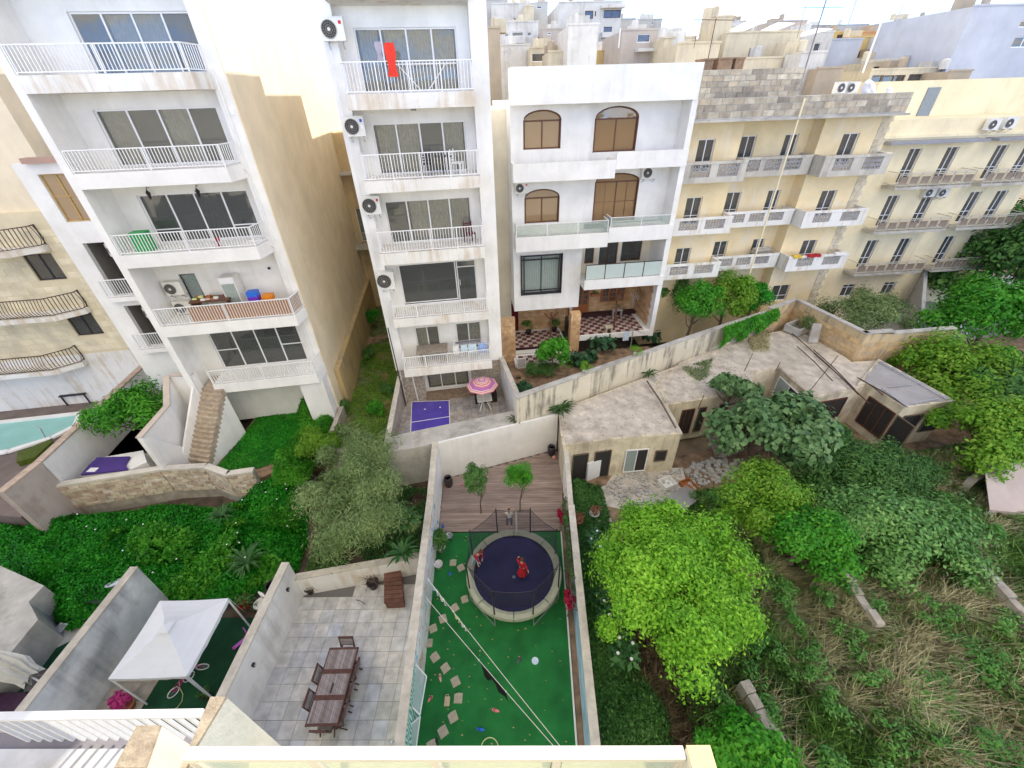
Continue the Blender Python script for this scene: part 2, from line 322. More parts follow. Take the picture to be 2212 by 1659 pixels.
def blocks(parent, mat, x0, x1, z0, z1, bw, bh, y=0.0, name='stone_block', proud=.03, gap=.012, rot=0.0, org=None, skip=None, limit=300, rag=.25, ax='x'):
    'coursed masonry: every block its own object proud of the wall face; org/rot place a run along any line'
    key = (mat.name, round(bw, 3), round(bh, 3), proud)
    if key not in BLK:
        ms = []
        for k in range(5):
            b = MB(); j = lambda s: random.uniform(-s, s); w, h = bw/2-gap/2, bh/2-gap/2; d = proud
            fr = [(-w+.012+j(.008), -d+j(d*.3), -h+.012+j(.008)), (w-.012+j(.008), -d+j(d*.3), -h+.012+j(.008)), (w-.012+j(.008), -d+j(d*.3), h-.012+j(.008)), (-w+.012+j(.008), -d+j(d*.3), h-.012+j(.008))]
            bk = [(-w, .03, -h), (w, .03, -h), (w, .03, h), (-w, .03, h)]
            b.add(fr+bk, [(0, 1, 2, 3), (4, 0, 3, 7), (1, 5, 6, 2), (3, 2, 6, 7), (4, 5, 1, 0)]); ms.append(b.mesh(name, mat))
        BLK[key] = ms
    ms = BLK[key]; c, s = math.cos(rot), math.sin(rot); org = org or (0, 0, 0); cnt = 0
    rows = max(1, int(round((z1-z0)/bh))); hh = (z1-z0)/rows
    for r in range(rows):
        off = (r % 2)*bw/2; x = x0-off
        while x < x1-.02 and cnt < limit:
            a, e = max(x, x0), min(x+bw, x1)
            if e-a > bw*rag:
                cx, cz = (a+e)/2, z0+(r+.5)*hh
                if not (skip and skip(a, e, cz-hh/2, cz+hh/2)):
                    inst(name, ms[RNG.integers(5)], parent, (org[0]+cx*c-y*s, org[1]+cx*s+y*c, org[2]+cz), (0, 0, rot), ((e-a)/bw*1.0, 1, hh/bh)); cnt += 1
            x += bw
    return cnt
def ac(fr, u, v, z, label, w=.82, h=.62, badge=red, yaw=0.0, grp=None, brand=True):
    t = thing('air_conditioner', label, 'air conditioner', fr.W(u, v, z), fr.a+yaw, grp)
    b = MB().box(-w/2, w/2, -.30, -.02, 0, h); b.box(-w/2-.01, w/2+.01, -.31, -.01, h, h+.02); b.build('casing', plastic, t)
    r = h*.40; cx = -w*.16
    g = MB(); g.mi = 1; g.add([(cx+math.cos(a)*r, -.312, h/2+math.sin(a)*r) for a in np.linspace(0, 2*PI, 20, endpoint=False)], [tuple(range(19, -1, -1))]); g.mi = 0
    for q in (.98, .72, .46, .22): g.tube([(cx+math.cos(a)*r*q, -.325, h/2+math.sin(a)*r*q) for a in np.linspace(0, 2*PI, 18, endpoint=False)], .006 if q < .9 else .015, 4, True)
    for a in np.linspace(0, PI, 8, endpoint=False): g.bar((cx-math.cos(a)*r, -.325, h/2-math.sin(a)*r), (cx+math.cos(a)*r, -.325, h/2+math.sin(a)*r), .007)
    g.build('fan_grille', [grille, dark], t)
    MB().lathe([(.05, 0), (.05, .02)], 10).build('fan_hub', plastic, t, loc=(cx, -.33, h/2)).rotation_euler = (PI/2, 0, 0)
    if brand:
        MB().box(w*.30, w*.42, -.316, -.30, h*.72, h*.86).build('badge', badge, t); MB().box(w*.30, w*.44, -.3135, -.30, h*.38, h*.60).build('sticker', wmetal, t)
    k = MB()
    for s in (-1, 1): k.bar((s*w*.32, 0, -.03), (s*w*.32, -.36, -.03), .035); k.bar((s*w*.32, 0, -.22), (s*w*.32, -.28, -.04), .025)
    k.build('bracket', gmetal, t)
    return t
# ------------------------------------------------------------------ foliage
def leafmesh(name, P, Nn, size, aspect, mat, droop=0.0, extra=None):
    'numpy leaf cards: one bent four-corner leaf at each point P, facing roughly Nn'
    n = len(P); Nn = Nn/np.maximum(np.linalg.norm(Nn, axis=1, keepdims=True), 1e-6)
    r = RNG.normal(size=(n, 3)); T = np.cross(Nn, r); T /= np.maximum(np.linalg.norm(T, axis=1, keepdims=True), 1e-6)
    T[:, 2] -= droop; T /= np.linalg.norm(T, axis=1, keepdims=True); B = np.cross(Nn, T)
    s = size*RNG.uniform(.6, 1.35, size=(n, 1)); a = s*aspect
    v = np.stack([P, P+T*s*.5+B*a*.5+Nn*s*.10, P+T*s, P+T*s*.5-B*a*.5+Nn*s*.10], 1).reshape(-1, 3)
    me = bpy.data.meshes.new(name); me.vertices.add(4*n); me.vertices.foreach_set('co', v.astype(np.float32).ravel())
    me.loops.add(4*n); me.loops.foreach_set('vertex_index', np.arange(4*n, dtype=np.int32)); me.polygons.add(n)
    me.polygons.foreach_set('loop_start', np.arange(0, 4*n, 4, dtype=np.int32)); me.polygons.foreach_set('loop_total', np.full(n, 4, dtype=np.int32))
    me.materials.append(mat); me.update(calc_edges=True); return me
def blob_points(n, R, lumps=30, lump=.38, flat=1.0, shell=.6, seed=0, up=.25):
    'points and outward normals on many overlapping lumps spread through an ellipsoid'
    rg = np.random.default_rng(seed); R = np.array(R, float)
    d = rg.normal(size=(lumps, 3)); d /= np.linalg.norm(d, axis=1, keepdims=True); d[:, 2] = np.where(d[:, 2] < -.35, -d[:, 2], d[:, 2])
    q = rg.uniform(.4, 1.0, size=(lumps, 1)); C = d*R*q; lr = R.mean()*lump*rg.uniform(.55, 1.35, size=lumps)*(1.25-.55*q[:, 0])
    k = rg.integers(lumps, size=n); e = rg.normal(size=(n, 3)); e /= np.linalg.norm(e, axis=1, keepdims=True); e[:, 2] = np.where(e[:, 2] < -.5, -e[:, 2], e[:, 2])
    rad = lr[k]*(shell+(1-shell)*rg.uniform(0, 1, n)**.5)*(1+.22*rg.normal(size=n))
    P = C[k]+e*rad[:, None]*np.array([1, 1, flat]); Nn = e+P/R*.5; Nn[:, 2] += up; Nn += rg.normal(size=(n, 3))*.45
    return P, Nn
bark = plain('bark', (.16, .12, .085), .95, var=.35, scale=12, bump=.8)
def tree(name, label, cat, loc, R, zc, n, leaf, asp, mat, seed=1, lumps=30, lump=.38, trunk=.12, group=None, droop=0.0, stems=1, core=None, up=.25, shell=.6, tr=True):
    t = thing(name, label, cat, loc, 0, group)
    P, Nn = blob_points(n, R, lumps, lump, seed=seed, up=up, shell=shell); P[:, 2] += zc
    me = leafmesh('crown', P, Nn, leaf, asp, mat, droop); o = inst('crown', me, t)
    if tr:
        rg = random.Random(seed); b = MB()
        for k in range(stems):
            a = rg.uniform(0, 6.3); dx, dy = math.cos(a)*.12*stems, math.sin(a)*.12*stems
            b.tube([(dx*.3, dy*.3, 0), (dx*.7+rg.uniform(-.06, .06), dy*.7, zc*.35), (dx*1.4, dy*1.4+rg.uniform(-.05, .05), zc*.75), (dx*1.8, dy*1.8, zc*1.1)], trunk, 7, r2=trunk*.5)
            for q in range(7):
                a = rg.uniform(0, 6.3); h = zc*rg.uniform(.45, .9); rr = rg.uniform(.5, .8)
                b.tube([(dx, dy, h), (dx+math.cos(a)*R[0]*rr*.5, dy+math.sin(a)*R[1]*rr*.5, h+R[2]*.35), (dx+math.cos(a)*R[0]*rr, dy+math.sin(a)*R[1]*rr, zc+R[2]*rg.uniform(-.1, .6))], trunk*.35, 5, r2=trunk*.1)
        b.build('trunk', bark, t)
    return t
def inpoly(x, y, poly):
    c = np.zeros(len(x), bool); n = len(poly)
    for i in range(n):
        x1, y1 = poly[i][:2]; x2, y2 = poly[(i+1) % n][:2]
        k = ((y1 > y) != (y2 > y)) & (x < (x2-x1)*(y-y1)/((y2-y1) or 1e-9)+x1); c ^= k
    return c
def fbm(x, y, s, seed=0, oct=4):
    'cheap value noise on numpy arrays'
    out = np.zeros_like(x); amp = 1.0; tot = 0
    for o in range(oct):
        X = x*s*2**o+seed*17.3; Y = y*s*2**o-seed*9.1; xi = np.floor(X); yi = np.floor(Y); fx = X-xi; fy = Y-yi; fx = fx*fx*(3-2*fx); fy = fy*fy*(3-2*fy)
        h = lambda a, b: np.modf(np.abs(np.sin(a*127.1+b*311.7+o*7.7)*43758.5453))[0]
        v = (h(xi, yi)*(1-fx)+h(xi+1, yi)*fx)*(1-fy)+(h(xi, yi+1)*(1-fx)+h(xi+1, yi+1)*fx)*fy
        out += v*amp; tot += amp; amp *= .5
    return out/tot
def samp(poly, n, seed=0):
    rg = np.random.default_rng(seed); xs = [p[0] for p in poly]; ys = [p[1] for p in poly]; X = []; Y = []; c = 0
    while c < n:
        x = rg.uniform(min(xs), max(xs), n); y = rg.uniform(min(ys), max(ys), n); k = inpoly(x, y, poly); X.append(x[k]); Y.append(y[k]); c += k.sum()
    return np.concatenate(X)[:n], np.concatenate(Y)[:n]
def thicket(name, label, cat, poly, base, hgt, n, leaf, asp, mat, under, seed=0, freq=.7, group=None, kind='stuff', up=.5, droop=0.0, mask=None, edge=.8, tall=None):
    'dense low growth: a lumpy sheet of leaves over a dark, leaf-littered mound'
    x, y = samp(poly, n, seed+1)
    if mask is not None: k = mask(x, y); x, y = x[k], y[k]
    pv = [Vector(p[:2]) for p in poly]
    def edist(x, y):
        d = np.full(x.shape, 9.0)
        for a, b in zip(pv, pv[1:]+pv[:1]):
            ab = np.array(b-a); q = np.stack([x-a.x, y-a.y], -1); t = np.clip((q@ab)/(ab@ab+1e-9), 0, 1); d = np.minimum(d, np.linalg.norm(q-t[..., None]*ab, axis=-1))
        return d
    bf = base if callable(base) else (lambda x, y: base+0*x)
    def hf(x, y): return (fbm(x, y, freq, seed)*1.5-.25).clip(.1, 1.2)*hgt*np.clip(edist(x, y)/edge, .05, 1)**.6
    h = hf(x, y); e = .12; gx = (hf(x+e, y)-h)/e; gy = (hf(x, y+e)-h)/e
    rg = np.random.default_rng(seed+5); zz = bf(x, y)+h*(1-.45*rg.uniform(0, 1, len(x))**2.2)+rg.uniform(-.03, .10, len(x))*(hgt**.5)
    P = np.stack([x, y, zz], 1); Nn = np.stack([-gx, -gy, np.full(len(x), up)], 1)+rg.normal(size=(len(x), 3))*.55
    me = leafmesh(name, P, Nn, leaf, asp, mat, droop)
    o = inst(name, me); tag(o, label, cat, group, kind)
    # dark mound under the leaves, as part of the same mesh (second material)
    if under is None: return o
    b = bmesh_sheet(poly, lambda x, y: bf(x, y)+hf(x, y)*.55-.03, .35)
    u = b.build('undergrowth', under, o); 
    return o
def bmesh_sheet(poly, f, step):
    xs = [p[0] for p in poly]; ys = [p[1] for p in poly]; b = MB()
    gx = np.arange(min(xs), max(xs)+step, step); gy = np.arange(min(ys), max(ys)+step, step); X, Y = np.meshgrid(gx, gy); Z = f(X.ravel(), Y.ravel()).reshape(X.shape)
    I = inpoly(X.ravel(), Y.ravel(), poly).reshape(X.shape); idx = {}
    for j in range(len(gy)-1):
        for i in range(len(gx)-1):
            if I[j, i] and I[j+1, i] and I[j, i+1] and I[j+1, i+1]:
                q = []
                for jj, ii in ((j, i), (j, i+1), (j+1, i+1), (j+1, i)):
                    if (jj, ii) not in idx: idx[(jj, ii)] = len(b.v); b.v.append((float(X[jj, ii]), float(Y[jj, ii]), float(Z[jj, ii])))
                    q.append(idx[(jj, ii)])
                b.f.append(tuple(q)); b.m.append(0)
    return b
def blades(name, label, poly, base, n, L0, wid, mat, seed=0, lean=.5, mask=None, cat='grass', wind=(.2, .05), pts=None):
    'grass: thin arching blades'
    x, y = samp(poly, n, seed+3) if pts is None else pts
    if mask is not None: k = mask(x, y); x, y = x[k], y[k]
    n = len(x); rg = np.random.default_rng(seed); bz = base(x, y) if callable(base) else np.full(n, base)
    a = rg.uniform(0, 2*PI, n); l = L0*rg.uniform(.5, 1.3, n); dx = np.cos(a)*lean*rg.uniform(.2, 1.3, n)+wind[0]*lean; dy = np.sin(a)*lean*rg.uniform(.2, 1.3, n)+wind[1]*lean
    P = np.stack([x, y, bz], 1); M = P+np.stack([dx*l*.35, dy*l*.35, l*.6], 1); T = P+np.stack([dx*l*1.1, dy*l*1.1, l*.85], 1)
    sx = np.stack([-np.sin(a), np.cos(a), 0*a], 1)*wid*rg.uniform(.6, 1.4, (n, 1))
    v = np.stack([P-sx*.5, P+sx*.5, M+sx*.5, T, M-sx*.5], 1).reshape(-1, 3)
    me = bpy.data.meshes.new(name); me.vertices.add(5*n); me.vertices.foreach_set('co', v.astype(np.float32).ravel()); me.loops.add(5*n); me.loops.foreach_set('vertex_index', np.arange(5*n, dtype=np.int32))
    me.polygons.add(n); me.polygons.foreach_set('loop_start', np.arange(0, 5*n, 5, dtype=np.int32)); me.polygons.foreach_set('loop_total', np.full(n, 5, dtype=np.int32)); me.materials.append(mat); me.update(calc_edges=True)
    return tag(inst(name, me), label, cat, None, 'stuff')
L_lime = leafmat('lime_leaves', [(.06, .22, .01), (.22, .52, .03), (.46, .78, .08)], .42, clump=.9)
L_grn = leafmat('bright_green_leaves', [(.02, .14, .01), (.06, .32, .015), (.18, .48, .04)], .35, clump=.9)
L_yel = leafmat('yellow_green_leaves', [(.05, .20, .01), (.16, .36, .02), (.32, .50, .06)], .35, clump=.9)
L_ivy = leafmat('ivy_leaves', [(.005, .10, .004), (.014, .25, .008), (.07, .44, .02)], .25, clump=.8)
L_drk = leafmat('dark_green_leaves', [(.03, .10, .018), (.07, .20, .04), (.17, .34, .07)], .25, clump=.8)
L_fig = leafmat('fig_leaves', [(.03, .09, .025), (.10, .21, .07), (.25, .38, .16)], .2, clump=1.2)
L_olv = leafmat('grey_green_leaves', [(.07, .13, .035), (.18, .28, .09), (.38, .46, .19)], .25, clump=.8)
L_weed = leafmat('weed_leaves', [(.05, .16, .03), (.13, .31, .07), (.32, .52, .16)], .25, clump=.6)
L_red = leafmat('magenta_flowers', [(.25, .003, .03), (.55, .01, .07)], .3)
L_pink = leafmat('pink_flowers', [(.5, .03, .2), (.75, .08, .35)], .3)
S_straw = leafmat('straw_blades', [(.30, .28, .12), (.56, .50, .27), (.85, .78, .52)], .25, clump=.5)
S_green = leafmat('grass_blades', [(.08, .20, .04), (.20, .37, .09), (.44, .56, .24)], .3, clump=.5)
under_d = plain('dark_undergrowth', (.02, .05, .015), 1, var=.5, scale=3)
under_b = plain('brown_undergrowth', (.11, .14, .05), 1, var=.5, scale=3)
# ------------------------------------------------------------------ people: one skinned skeleton, clothes grown over the same bones
def skinned(name, verts, edges, rad, mat, parent, root=0, sub=2):
    me = bpy.data.meshes.new(name); me.from_pydata(verts, edges, []); o = bpy.data.objects.new(name, me); COL.objects.link(o)
    m = o.modifiers.new('s', 'SKIN'); m.use_smooth_shade = True
    for i, r in enumerate(rad):
        sv = me.skin_vertices[0].data[i]; sv.radius = (r, r) if isinstance(r, (int, float)) else r; sv.use_root = (i == root); sv.use_loose = False
    s = o.modifiers.new('d', 'SUBSURF'); s.levels = sub; s.render_levels = sub
    dg = bpy.context.evaluated_depsgraph_get(); dg.update(); me2 = bpy.data.meshes.new_from_object(o.evaluated_get(dg)); me2.materials.clear(); me2.materials.append(mat)
    me2.polygons.foreach_set('use_smooth', [True]*len(me2.polygons)); me2.name = name
    bpy.data.objects.remove(o); return inst(name, me2, parent)
skin = plain('skin', (.55, .33, .23), .6, var=.05)
def person(label, loc, rz, h, J, top, bottom, hair, topm, botm, hairm, long_hair=False, shoes=None):
    'J: joint positions in units of body height (pelvis at about .5)'
    t = thing('person', label, 'person', loc, rz)
    K = ['pel', 'spn', 'che', 'nck', 'hdb', 'hdt', 'shL', 'elL', 'wrL', 'haL', 'shR', 'elR', 'wrR', 'haR', 'hpL', 'knL', 'anL', 'toL', 'hpR', 'knR', 'anR', 'toR']
    V = [tuple(c*h for c in J[k]) for k in K]; ix = {k: i for i, k in enumerate(K)}
    E = [('pel', 'spn'), ('spn', 'che'), ('che', 'nck'), ('nck', 'hdb'), ('hdb', 'hdt')]
    for s in 'LR': E += [('che', 'sh'+s), ('sh'+s, 'el'+s), ('el'+s, 'wr'+s), ('wr'+s, 'ha'+s), ('pel', 'hp'+s), ('hp'+s, 'kn'+s), ('kn'+s, 'an'+s), ('an'+s, 'to'+s)]
    R = dict(pel=.062, spn=.058, che=.068, nck=.030, hdb=.052, hdt=.055, sh=.036, el=.024, wr=.018, ha=.020, hp=.052, kn=.034, an=.022, to=.020)
    rad = [R.get(k, R.get(k[:2]))*h for k in K]
    skinned('body', V, [(ix[a], ix[b]) for a, b in E], rad, skin, t)
    # face and ears
    hb, hd = Vector(J['hdb'])*h, Vector(J['hdt'])*h; c = (hb+hd)/2; f = Vector(J.get('look', (0, -1, 0))).normalized(); sd = f.cross(Vector((0, 0, 1))).normalized()
    b = MB(); b.tube([c+f*.05*h, c+f*.072*h-Vector((0, 0, .012*h))], .008*h, 5); b.build('nose', skin, t)
    b = MB()
    for s in (-1, 1): b.lathe([(.001, -.008*h), (.008*h, 0), (.001, .008*h)], 6, tuple(c+f*.055*h+sd*s*.022*h+Vector((0, 0, .012*h))))
    b.build('eyes', dark, t)
    b = MB()
    for s in (-1, 1): b.lathe([(.001, -.016*h), (.008*h, 0), (.001, .016*h)], 6, tuple(c+sd*s*.058*h))
    b.build('ears', skin, t)
    # fingers on each hand
    for s in 'LR':
        b = MB(); w = Vector(J['wr'+s])*h; a = Vector(J['ha'+s])*h; d = (a-w).normalized(); k = d.cross(Vector((.3, .5, .8))).normalized(); n2 = d.cross(k)
        for i, l in enumerate((.034, .040, .037, .028)):
            q = a+k*(i-1.5)*.010*h; b.tube([q, q+d*l*h*.5+n2*.003*h, q+d*l*h+n2*.012*h], .0045*h, 5)
        q = w+(a-w)*.5+k*-.018*h; b.tube([q, q+(d-k*.9).normalized()*.02*h, q+(d*1.3-k*.6).normalized()*.036*h], .005*h, 5)
        b.build('fingers', skin, t)
    # hair
    hv = [tuple(c+Vector((0, 0, .012*h))-f*.012*h), tuple(hd+Vector((0, 0, .006*h))-f*.012*h)]; hr = [.064*h, .052*h]
    if long_hair: hv += [tuple(hb-f*.05*h-Vector((0, 0, .06*h))), tuple(hb-f*.06*h-Vector((0, 0, .13*h)))]; hr += [.045*h, .028*h]; he = [(0, 1), (0, 2), (2, 3)]
    else: he = [(0, 1)]
    skinned('hair', hv, he, hr, hairm, t)
    # shirt
    def cloth(nm, keys, extra, mat, g=1.22):
        vv = [V[ix[k]] for k in keys]; ee = [(keys.index(a), keys.index(b)) for a, b in E if a in keys and b in keys]
        rr = [rad[ix[k]]*g+.006*h for k in keys]
        for a, p, r in extra: vv.append(tuple(Vector(p)*h)); ee.append((keys.index(a), len(vv)-1)); rr.append(r*h)
        return skinned(nm, vv, ee, rr, mat, t)
    mid = lambda a, b, q: tuple(Vector(J[a]).lerp(Vector(J[b]), q))
    cloth('shirt', ['pel', 'spn', 'che', 'shL', 'shR'] if top == 'short' else ['pel', 'spn', 'che', 'shL', 'elL', 'shR', 'elR'],
          [('shL', mid('shL', 'elL', .6), .036), ('shR', mid('shR', 'elR', .6), .036)] if top == 'short' else [('elL', mid('elL', 'wrL', .85), .027), ('elR', mid('elR', 'wrR', .85), .027)], topm)
    if bottom == 'trousers': cloth('trousers', ['pel', 'hpL', 'knL', 'hpR', 'knR'], [('knL', mid('knL', 'anL', .9), .030), ('knR', mid('knR', 'anR', .9), .030)], botm, 1.12)
    elif bottom == 'shorts': cloth('shorts', ['pel', 'hpL', 'hpR'], [('hpL', mid('hpL', 'knL', .8), .048), ('hpR', mid('hpR', 'knR', .8), .048)], botm, 1.15)
    else:
        p = Vector(J['pel'])*h; kn = (Vector(J['knL'])+Vector(J['knR']))/2*h; b = MB(); n = 20; prof = []
        for i in range(7):
            q = i/6; cc = p.lerp(kn-Vector((0, 0, .10*h)), q); prof.append([(cc.x+math.cos(2*PI*j/n)*(.075+.10*q)*h*(1+.12*math.sin(j*2.5)*q), cc.y+math.sin(2*PI*j/n)*(.07+.09*q)*h*(1+.12*math.cos(j*2.2)*q), cc.z+.03*h*(1-q)) for j in range(n)])
        b.add([v for r in prof for v in r], [(i*n+j, i*n+(j+1) % n, (i+1)*n+(j+1) % n, (i+1)*n+j) for i in range(6) for j in range(n)]); b.build('skirt', botm, t, smooth=True)
    return t
# ================================================================== SETTING: ground
def poly_px(pts, z): return [tuple(G(x, y, z)[:2]) for x, y in pts]
struct('ground', MB().quad((-900, -300, -.35), (900, -300, -.35), (900, 2500, -.35), (-900, 2500, -.35)), plain('dry_earth', (.22, .17, .11), 1, var=.4, scale=1.2, bump=.6))
# wild plot and dark soil strips, gardens
wild = [(1.95, 1.2), (45, 1.2), (45, 30), (24, 25), (20, 19), (13, 17), (2.1, 14)]
struct('wild_plot', MB().prism(wild, -.3, -.02), soil)
struct('left_ground', MB().prism([(-40, 1), (-3.5, 1), (-3.6, 14.2), (-9.3, 15.3), (-22, 12), (-40, 14)], -.3, -.012), plain('dark_soil', (.09, .065, .045), 1, var=.45, scale=2, bump=1))
# lawn of synthetic turf with trampoline, deck behind it
XL = lambda y: -3.28-.064*(y-3.75)      # inner face of mural wall
XR = lambda y: 1.75+.030*(y-3.74)       # inner face of right wall
struct('turf', MB().prism([(XL(1)-.02, 1), (XR(1)-.27, 1), (XR(11.2)-.27, 11.2), (XL(11.2)-.02, 11.2)], -.3, 0.0), turfm)
BW = lambda x: 14.36+.3396*(x+4.02)     # foot line of the white back wall
struct('planting_strip', MB().prism([(XR(1)-.22, 1), (XR(1), 1), (XR(14)+.0, 14), (XR(11.2)-.22+.2, 14), (XR(11.2)-.22, 11.2)], -.3, .03), soil)
kb = MB(); kb.prism([(XR(1)-.27, 1), (XR(1)-.22, 1), (XR(11.2)-.22, 11.2), (XR(11.2)-.27, 11.2)], -.3, .07); tag(kb.build('planter_kerb', white), 'low white kerb along the planting strip right of the turf', 'kerb')
# deck boards, each its own piece
dk = tag(MB().prism([(XL(11.25), 11.25), (XR(11.25), 11.25), (XR(16.3), BW(XR(16.3))), (XL(14.4), BW(XL(14.4)))], -.3, .0).build('timber_deck', plain('deck_joists', (.03, .02, .018))), 'brown timber deck of long boards between trampoline and white back wall', 'deck')
dbm = piece('deck_board', [(.27, .20, .165), (.35, .265, .22), (.31, .235, .195), (.41, .32, .27)], .7, .3, 6)
me = MB().box(-.5, .5, -.064, .064, -.02, .03).mesh('board', dbm); y = 11.31
while y < 16.25:
    xa = max(XL(y)+.02, (y+.06-14.36)/.3396-4.02+.02); xb = XR(y)-.02
    if xb-xa > .15: inst('board', me, dk, ((xa+xb)/2, y, .005), None, (xb-xa, 1, 1))
    y += .142
# ------------------------------------------------------------------ garden walls
def longwall(name, label, a, b, th, z0, z1, mat, capmat=None, cat='wall', capw=.03, caph=.06, side=1):
    t = thing(name, label, cat); d = (Vector(b)-Vector(a)).normalized(); n = Vector((-d.y, d.x))*th*side; A, B = Vector(a), Vector(b); zt = z1 if isinstance(z1, tuple) else (z1, z1)
    MB().prism([A, B, B+n, A+n], z0, [zt[0], zt[1], zt[1], zt[0]]).build('wall_face', mat, t)
    if capmat:
        m = n.normalized()*capw; c = MB(); P = [A-m, B-m, B+n+m, A+n+m]; zs = [zt[0], zt[1], zt[1], zt[0]]
        c.add([(p.x, p.y, z+.002) for p, z in zip(P, zs)]+[(p.x, p.y, z+caph) for p, z in zip(P, zs)], [(3, 2, 1, 0), (4, 5, 6, 7), (0, 1, 5, 4), (1, 2, 6, 5), (2, 3, 7, 6), (3, 0, 4, 7)] if side > 0 else [(0, 1, 2, 3), (7, 6, 5, 4), (4, 5, 1, 0), (5, 6, 2, 1), (6, 7, 3, 2), (7, 4, 0, 3)]); c.build('coping', capmat, t)
    return t
copg = stucco('stone_coping', (.55, .51, .43), dirt=(.3, .27, .22), amt=.5, scale=3, mottled=.25)
# mural wall: flat painted pictures are a material
def mural():
    m = bpy.data.materials.new('mural_paint'); nt, N, L, b = nodes(m); b.inputs['Roughness'].default_value = .85
    tc = N.new('ShaderNodeTexCoord'); mp = N.new('ShaderNodeMapping'); mp.inputs['Scale'].default_value = (1.5, 1.5, 2.2); L.new(tc.outputs['Object'], mp.inputs[0])
    n = N.new('ShaderNodeTexNoise'); n.inputs['Scale'].default_value = 1.1; n.inputs['Distortion'].default_value = 1.2; n.inputs['Detail'].default_value = 3; L.new(mp.outputs[0], n.inputs[0])
    r = N.new('ShaderNodeValToRGB'); r.color_ramp.interpolation = 'CONSTANT'; e = r.color_ramp.elements
    for i, (p, c) in enumerate([(0, (.10, .35, .55)), (.36, (.62, .74, .78)), (.44, (.80, .80, .80)), (.60, (.62, .30, .22)), (.635, (.78, .78, .76)), (.66, (.65, .52, .15)), (.70, (.35, .60, .68))]):
        if i >= 2: e.new(p)
        e[i].position = p; e[i].color = list(c)+[1]
    L.new(n.outputs[0], r.inputs[0])
    # the near end is painted with green reeds
    sp = N.new('ShaderNodeSeparateXYZ'); L.new(tc.outputs['Object'], sp.inputs[0]); w = N.new('ShaderNodeTexWave'); w.inputs['Scale'].default_value = 2.6; w.inputs['Distortion'].default_value = 9; w.inputs['Detail'].default_value = 3; w.bands_direction = 'Y'; L.new(tc.outputs['Object'], w.inputs[0])
    r2 = N.new('ShaderNodeValToRGB'); e = r2.color_ramp.elements; e[0].color = (.05, .28, .22, 1); e[1].color = (.55, .75, .68, 1); L.new(w.outputs[0], r2.inputs[0])
    mr = N.new('ShaderNodeMapRange'); mr.inputs[1].default_value = 5.6; mr.inputs[2].default_value = 5.2; L.new(sp.outputs[1], mr.inputs[0])
    mx = N.new('ShaderNodeMix'); mx.data_type = 'RGBA'; L.new(mr.outputs[0], mx.inputs[0]); L.new(r.outputs[0], mx.inputs[6]); L.new(r2.outputs[0], mx.inputs[7]); L.new(mx.outputs[2], b.inputs['Base Color']); return m
longwall('mural_wall', 'garden wall painted with a coloured mural beside the bright turf', (XL(1), 1), (XL(11.6), 11.6), .22, -.3, (1.86, 2.0), mural(), copg)
longwall('garden_wall', 'white garden wall continuing the mural wall along the left of the timber deck', (XL(11.6), 11.6), (XL(14.45), 14.45), .22, -.3, (2.02, 2.45), white, copg)
pb = plain('pale_blue_paint', (.38, .58, .72), .85, var=.25, scale=2)
longwall('garden_wall', 'wall with pale blue painted inner face right of the trampoline', (XR(1), 1), (XR(11.2), 11.2), .20, -.3, (1.8, 1.82), pb, copg, side=-1)
longwall('garden_wall', 'plain white wall right of the timber deck, next to the crumbling shed', (XR(11.2), 11.2), (XR(16.6), 16.6), .16, -.3, (1.84, 2.46), white, copg, side=-1)
longwall('back_wall', 'tall plain white wall closing the garden behind the timber deck', (-4.1, BW(-4.1)), (1.95, BW(1.95)), .12, -.3, 2.46, white)
# terrace wall (broad weathered top) between the two properties
tw = [G(862, 955, 2.36), G(905, 966, 2.36), G(1201, 893, 2.36), G(1180, 880, 2.36), G(1112, 887, 2.36), G(885, 934, 2.36)]
tag(MB().prism([p[:2] for p in [V3(-6.3, 13.9, 0)]+tw[1:2]+[V3(1.9, 16.5, 0), V3(1.5, 16.75, 0)]+tw[4:6]+[V3(-6.6, 14.9, 0)]], -.2, 2.38).build('terrace_wall', conc), 'thick mottled stone retaining wall in front of the blue pool terrace', 'wall')
# patio
patio = thing('tiled_patio', 'grey tiled patio with the long slatted table', 'patio')
MB().prism([(-8.66, 1), (XL(1)-.22, 1), (XL(9.3)-.22, 9.35), (-8.66, 8.45)], -.3, .0).build('bed', plain('tile_grout', (.16, .15, .14)), patio)
tm = piece('patio_tile', [(.50, .49, .45), (.60, .58, .53), (.54, .53, .51), (.66, .63, .56), (.57, .59, .61)], .6, .15, 3)
me = MB().box(-.238, .238, -.238, .238, -.02, .0).mesh('tile', tm); me.transform(Matrix.Translation((0, 0, .012)))
for i in range(11):
    for j in range(17):
        x, y = -8.42+i*.487, 1.3+j*.487
        if x+.2 < XL(y)-.22 and y+.2 < 8.45+(x+8.66)*.17: inst('tile', me, patio, (x, y, random.uniform(0, .003)))
longwall('patio_wall', 'long dirty white wall between tiled patio and the gazebo lawn', (-8.66, 1), (-8.66, 8.6), .22, -.3, (1.95, 2.0), stucco('dirty_white', (.74, .73, .69), dirt=(.38, .35, .31), amt=.5, drip=.8, mottled=.2), copg)
longwall('patio_back_wall', 'low cream wall behind the tiled patio under the olive tree', (-8.66, 8.45), (XL(9.3)-.25, 9.35), .2, -.3, 1.1, white2, copg)
longwall('gazebo_wall', 'long mould-stained concrete wall left of the white gazebo', (-13.95, 1), (-13.95, 8.3), .22, -.3, (2.25, 2.3), stucco('mouldy_white', (.70, .72, .71), dirt=(.20, .21, .21), amt=.7, drip=.5, mottled=.2, scale=1.2), copg)
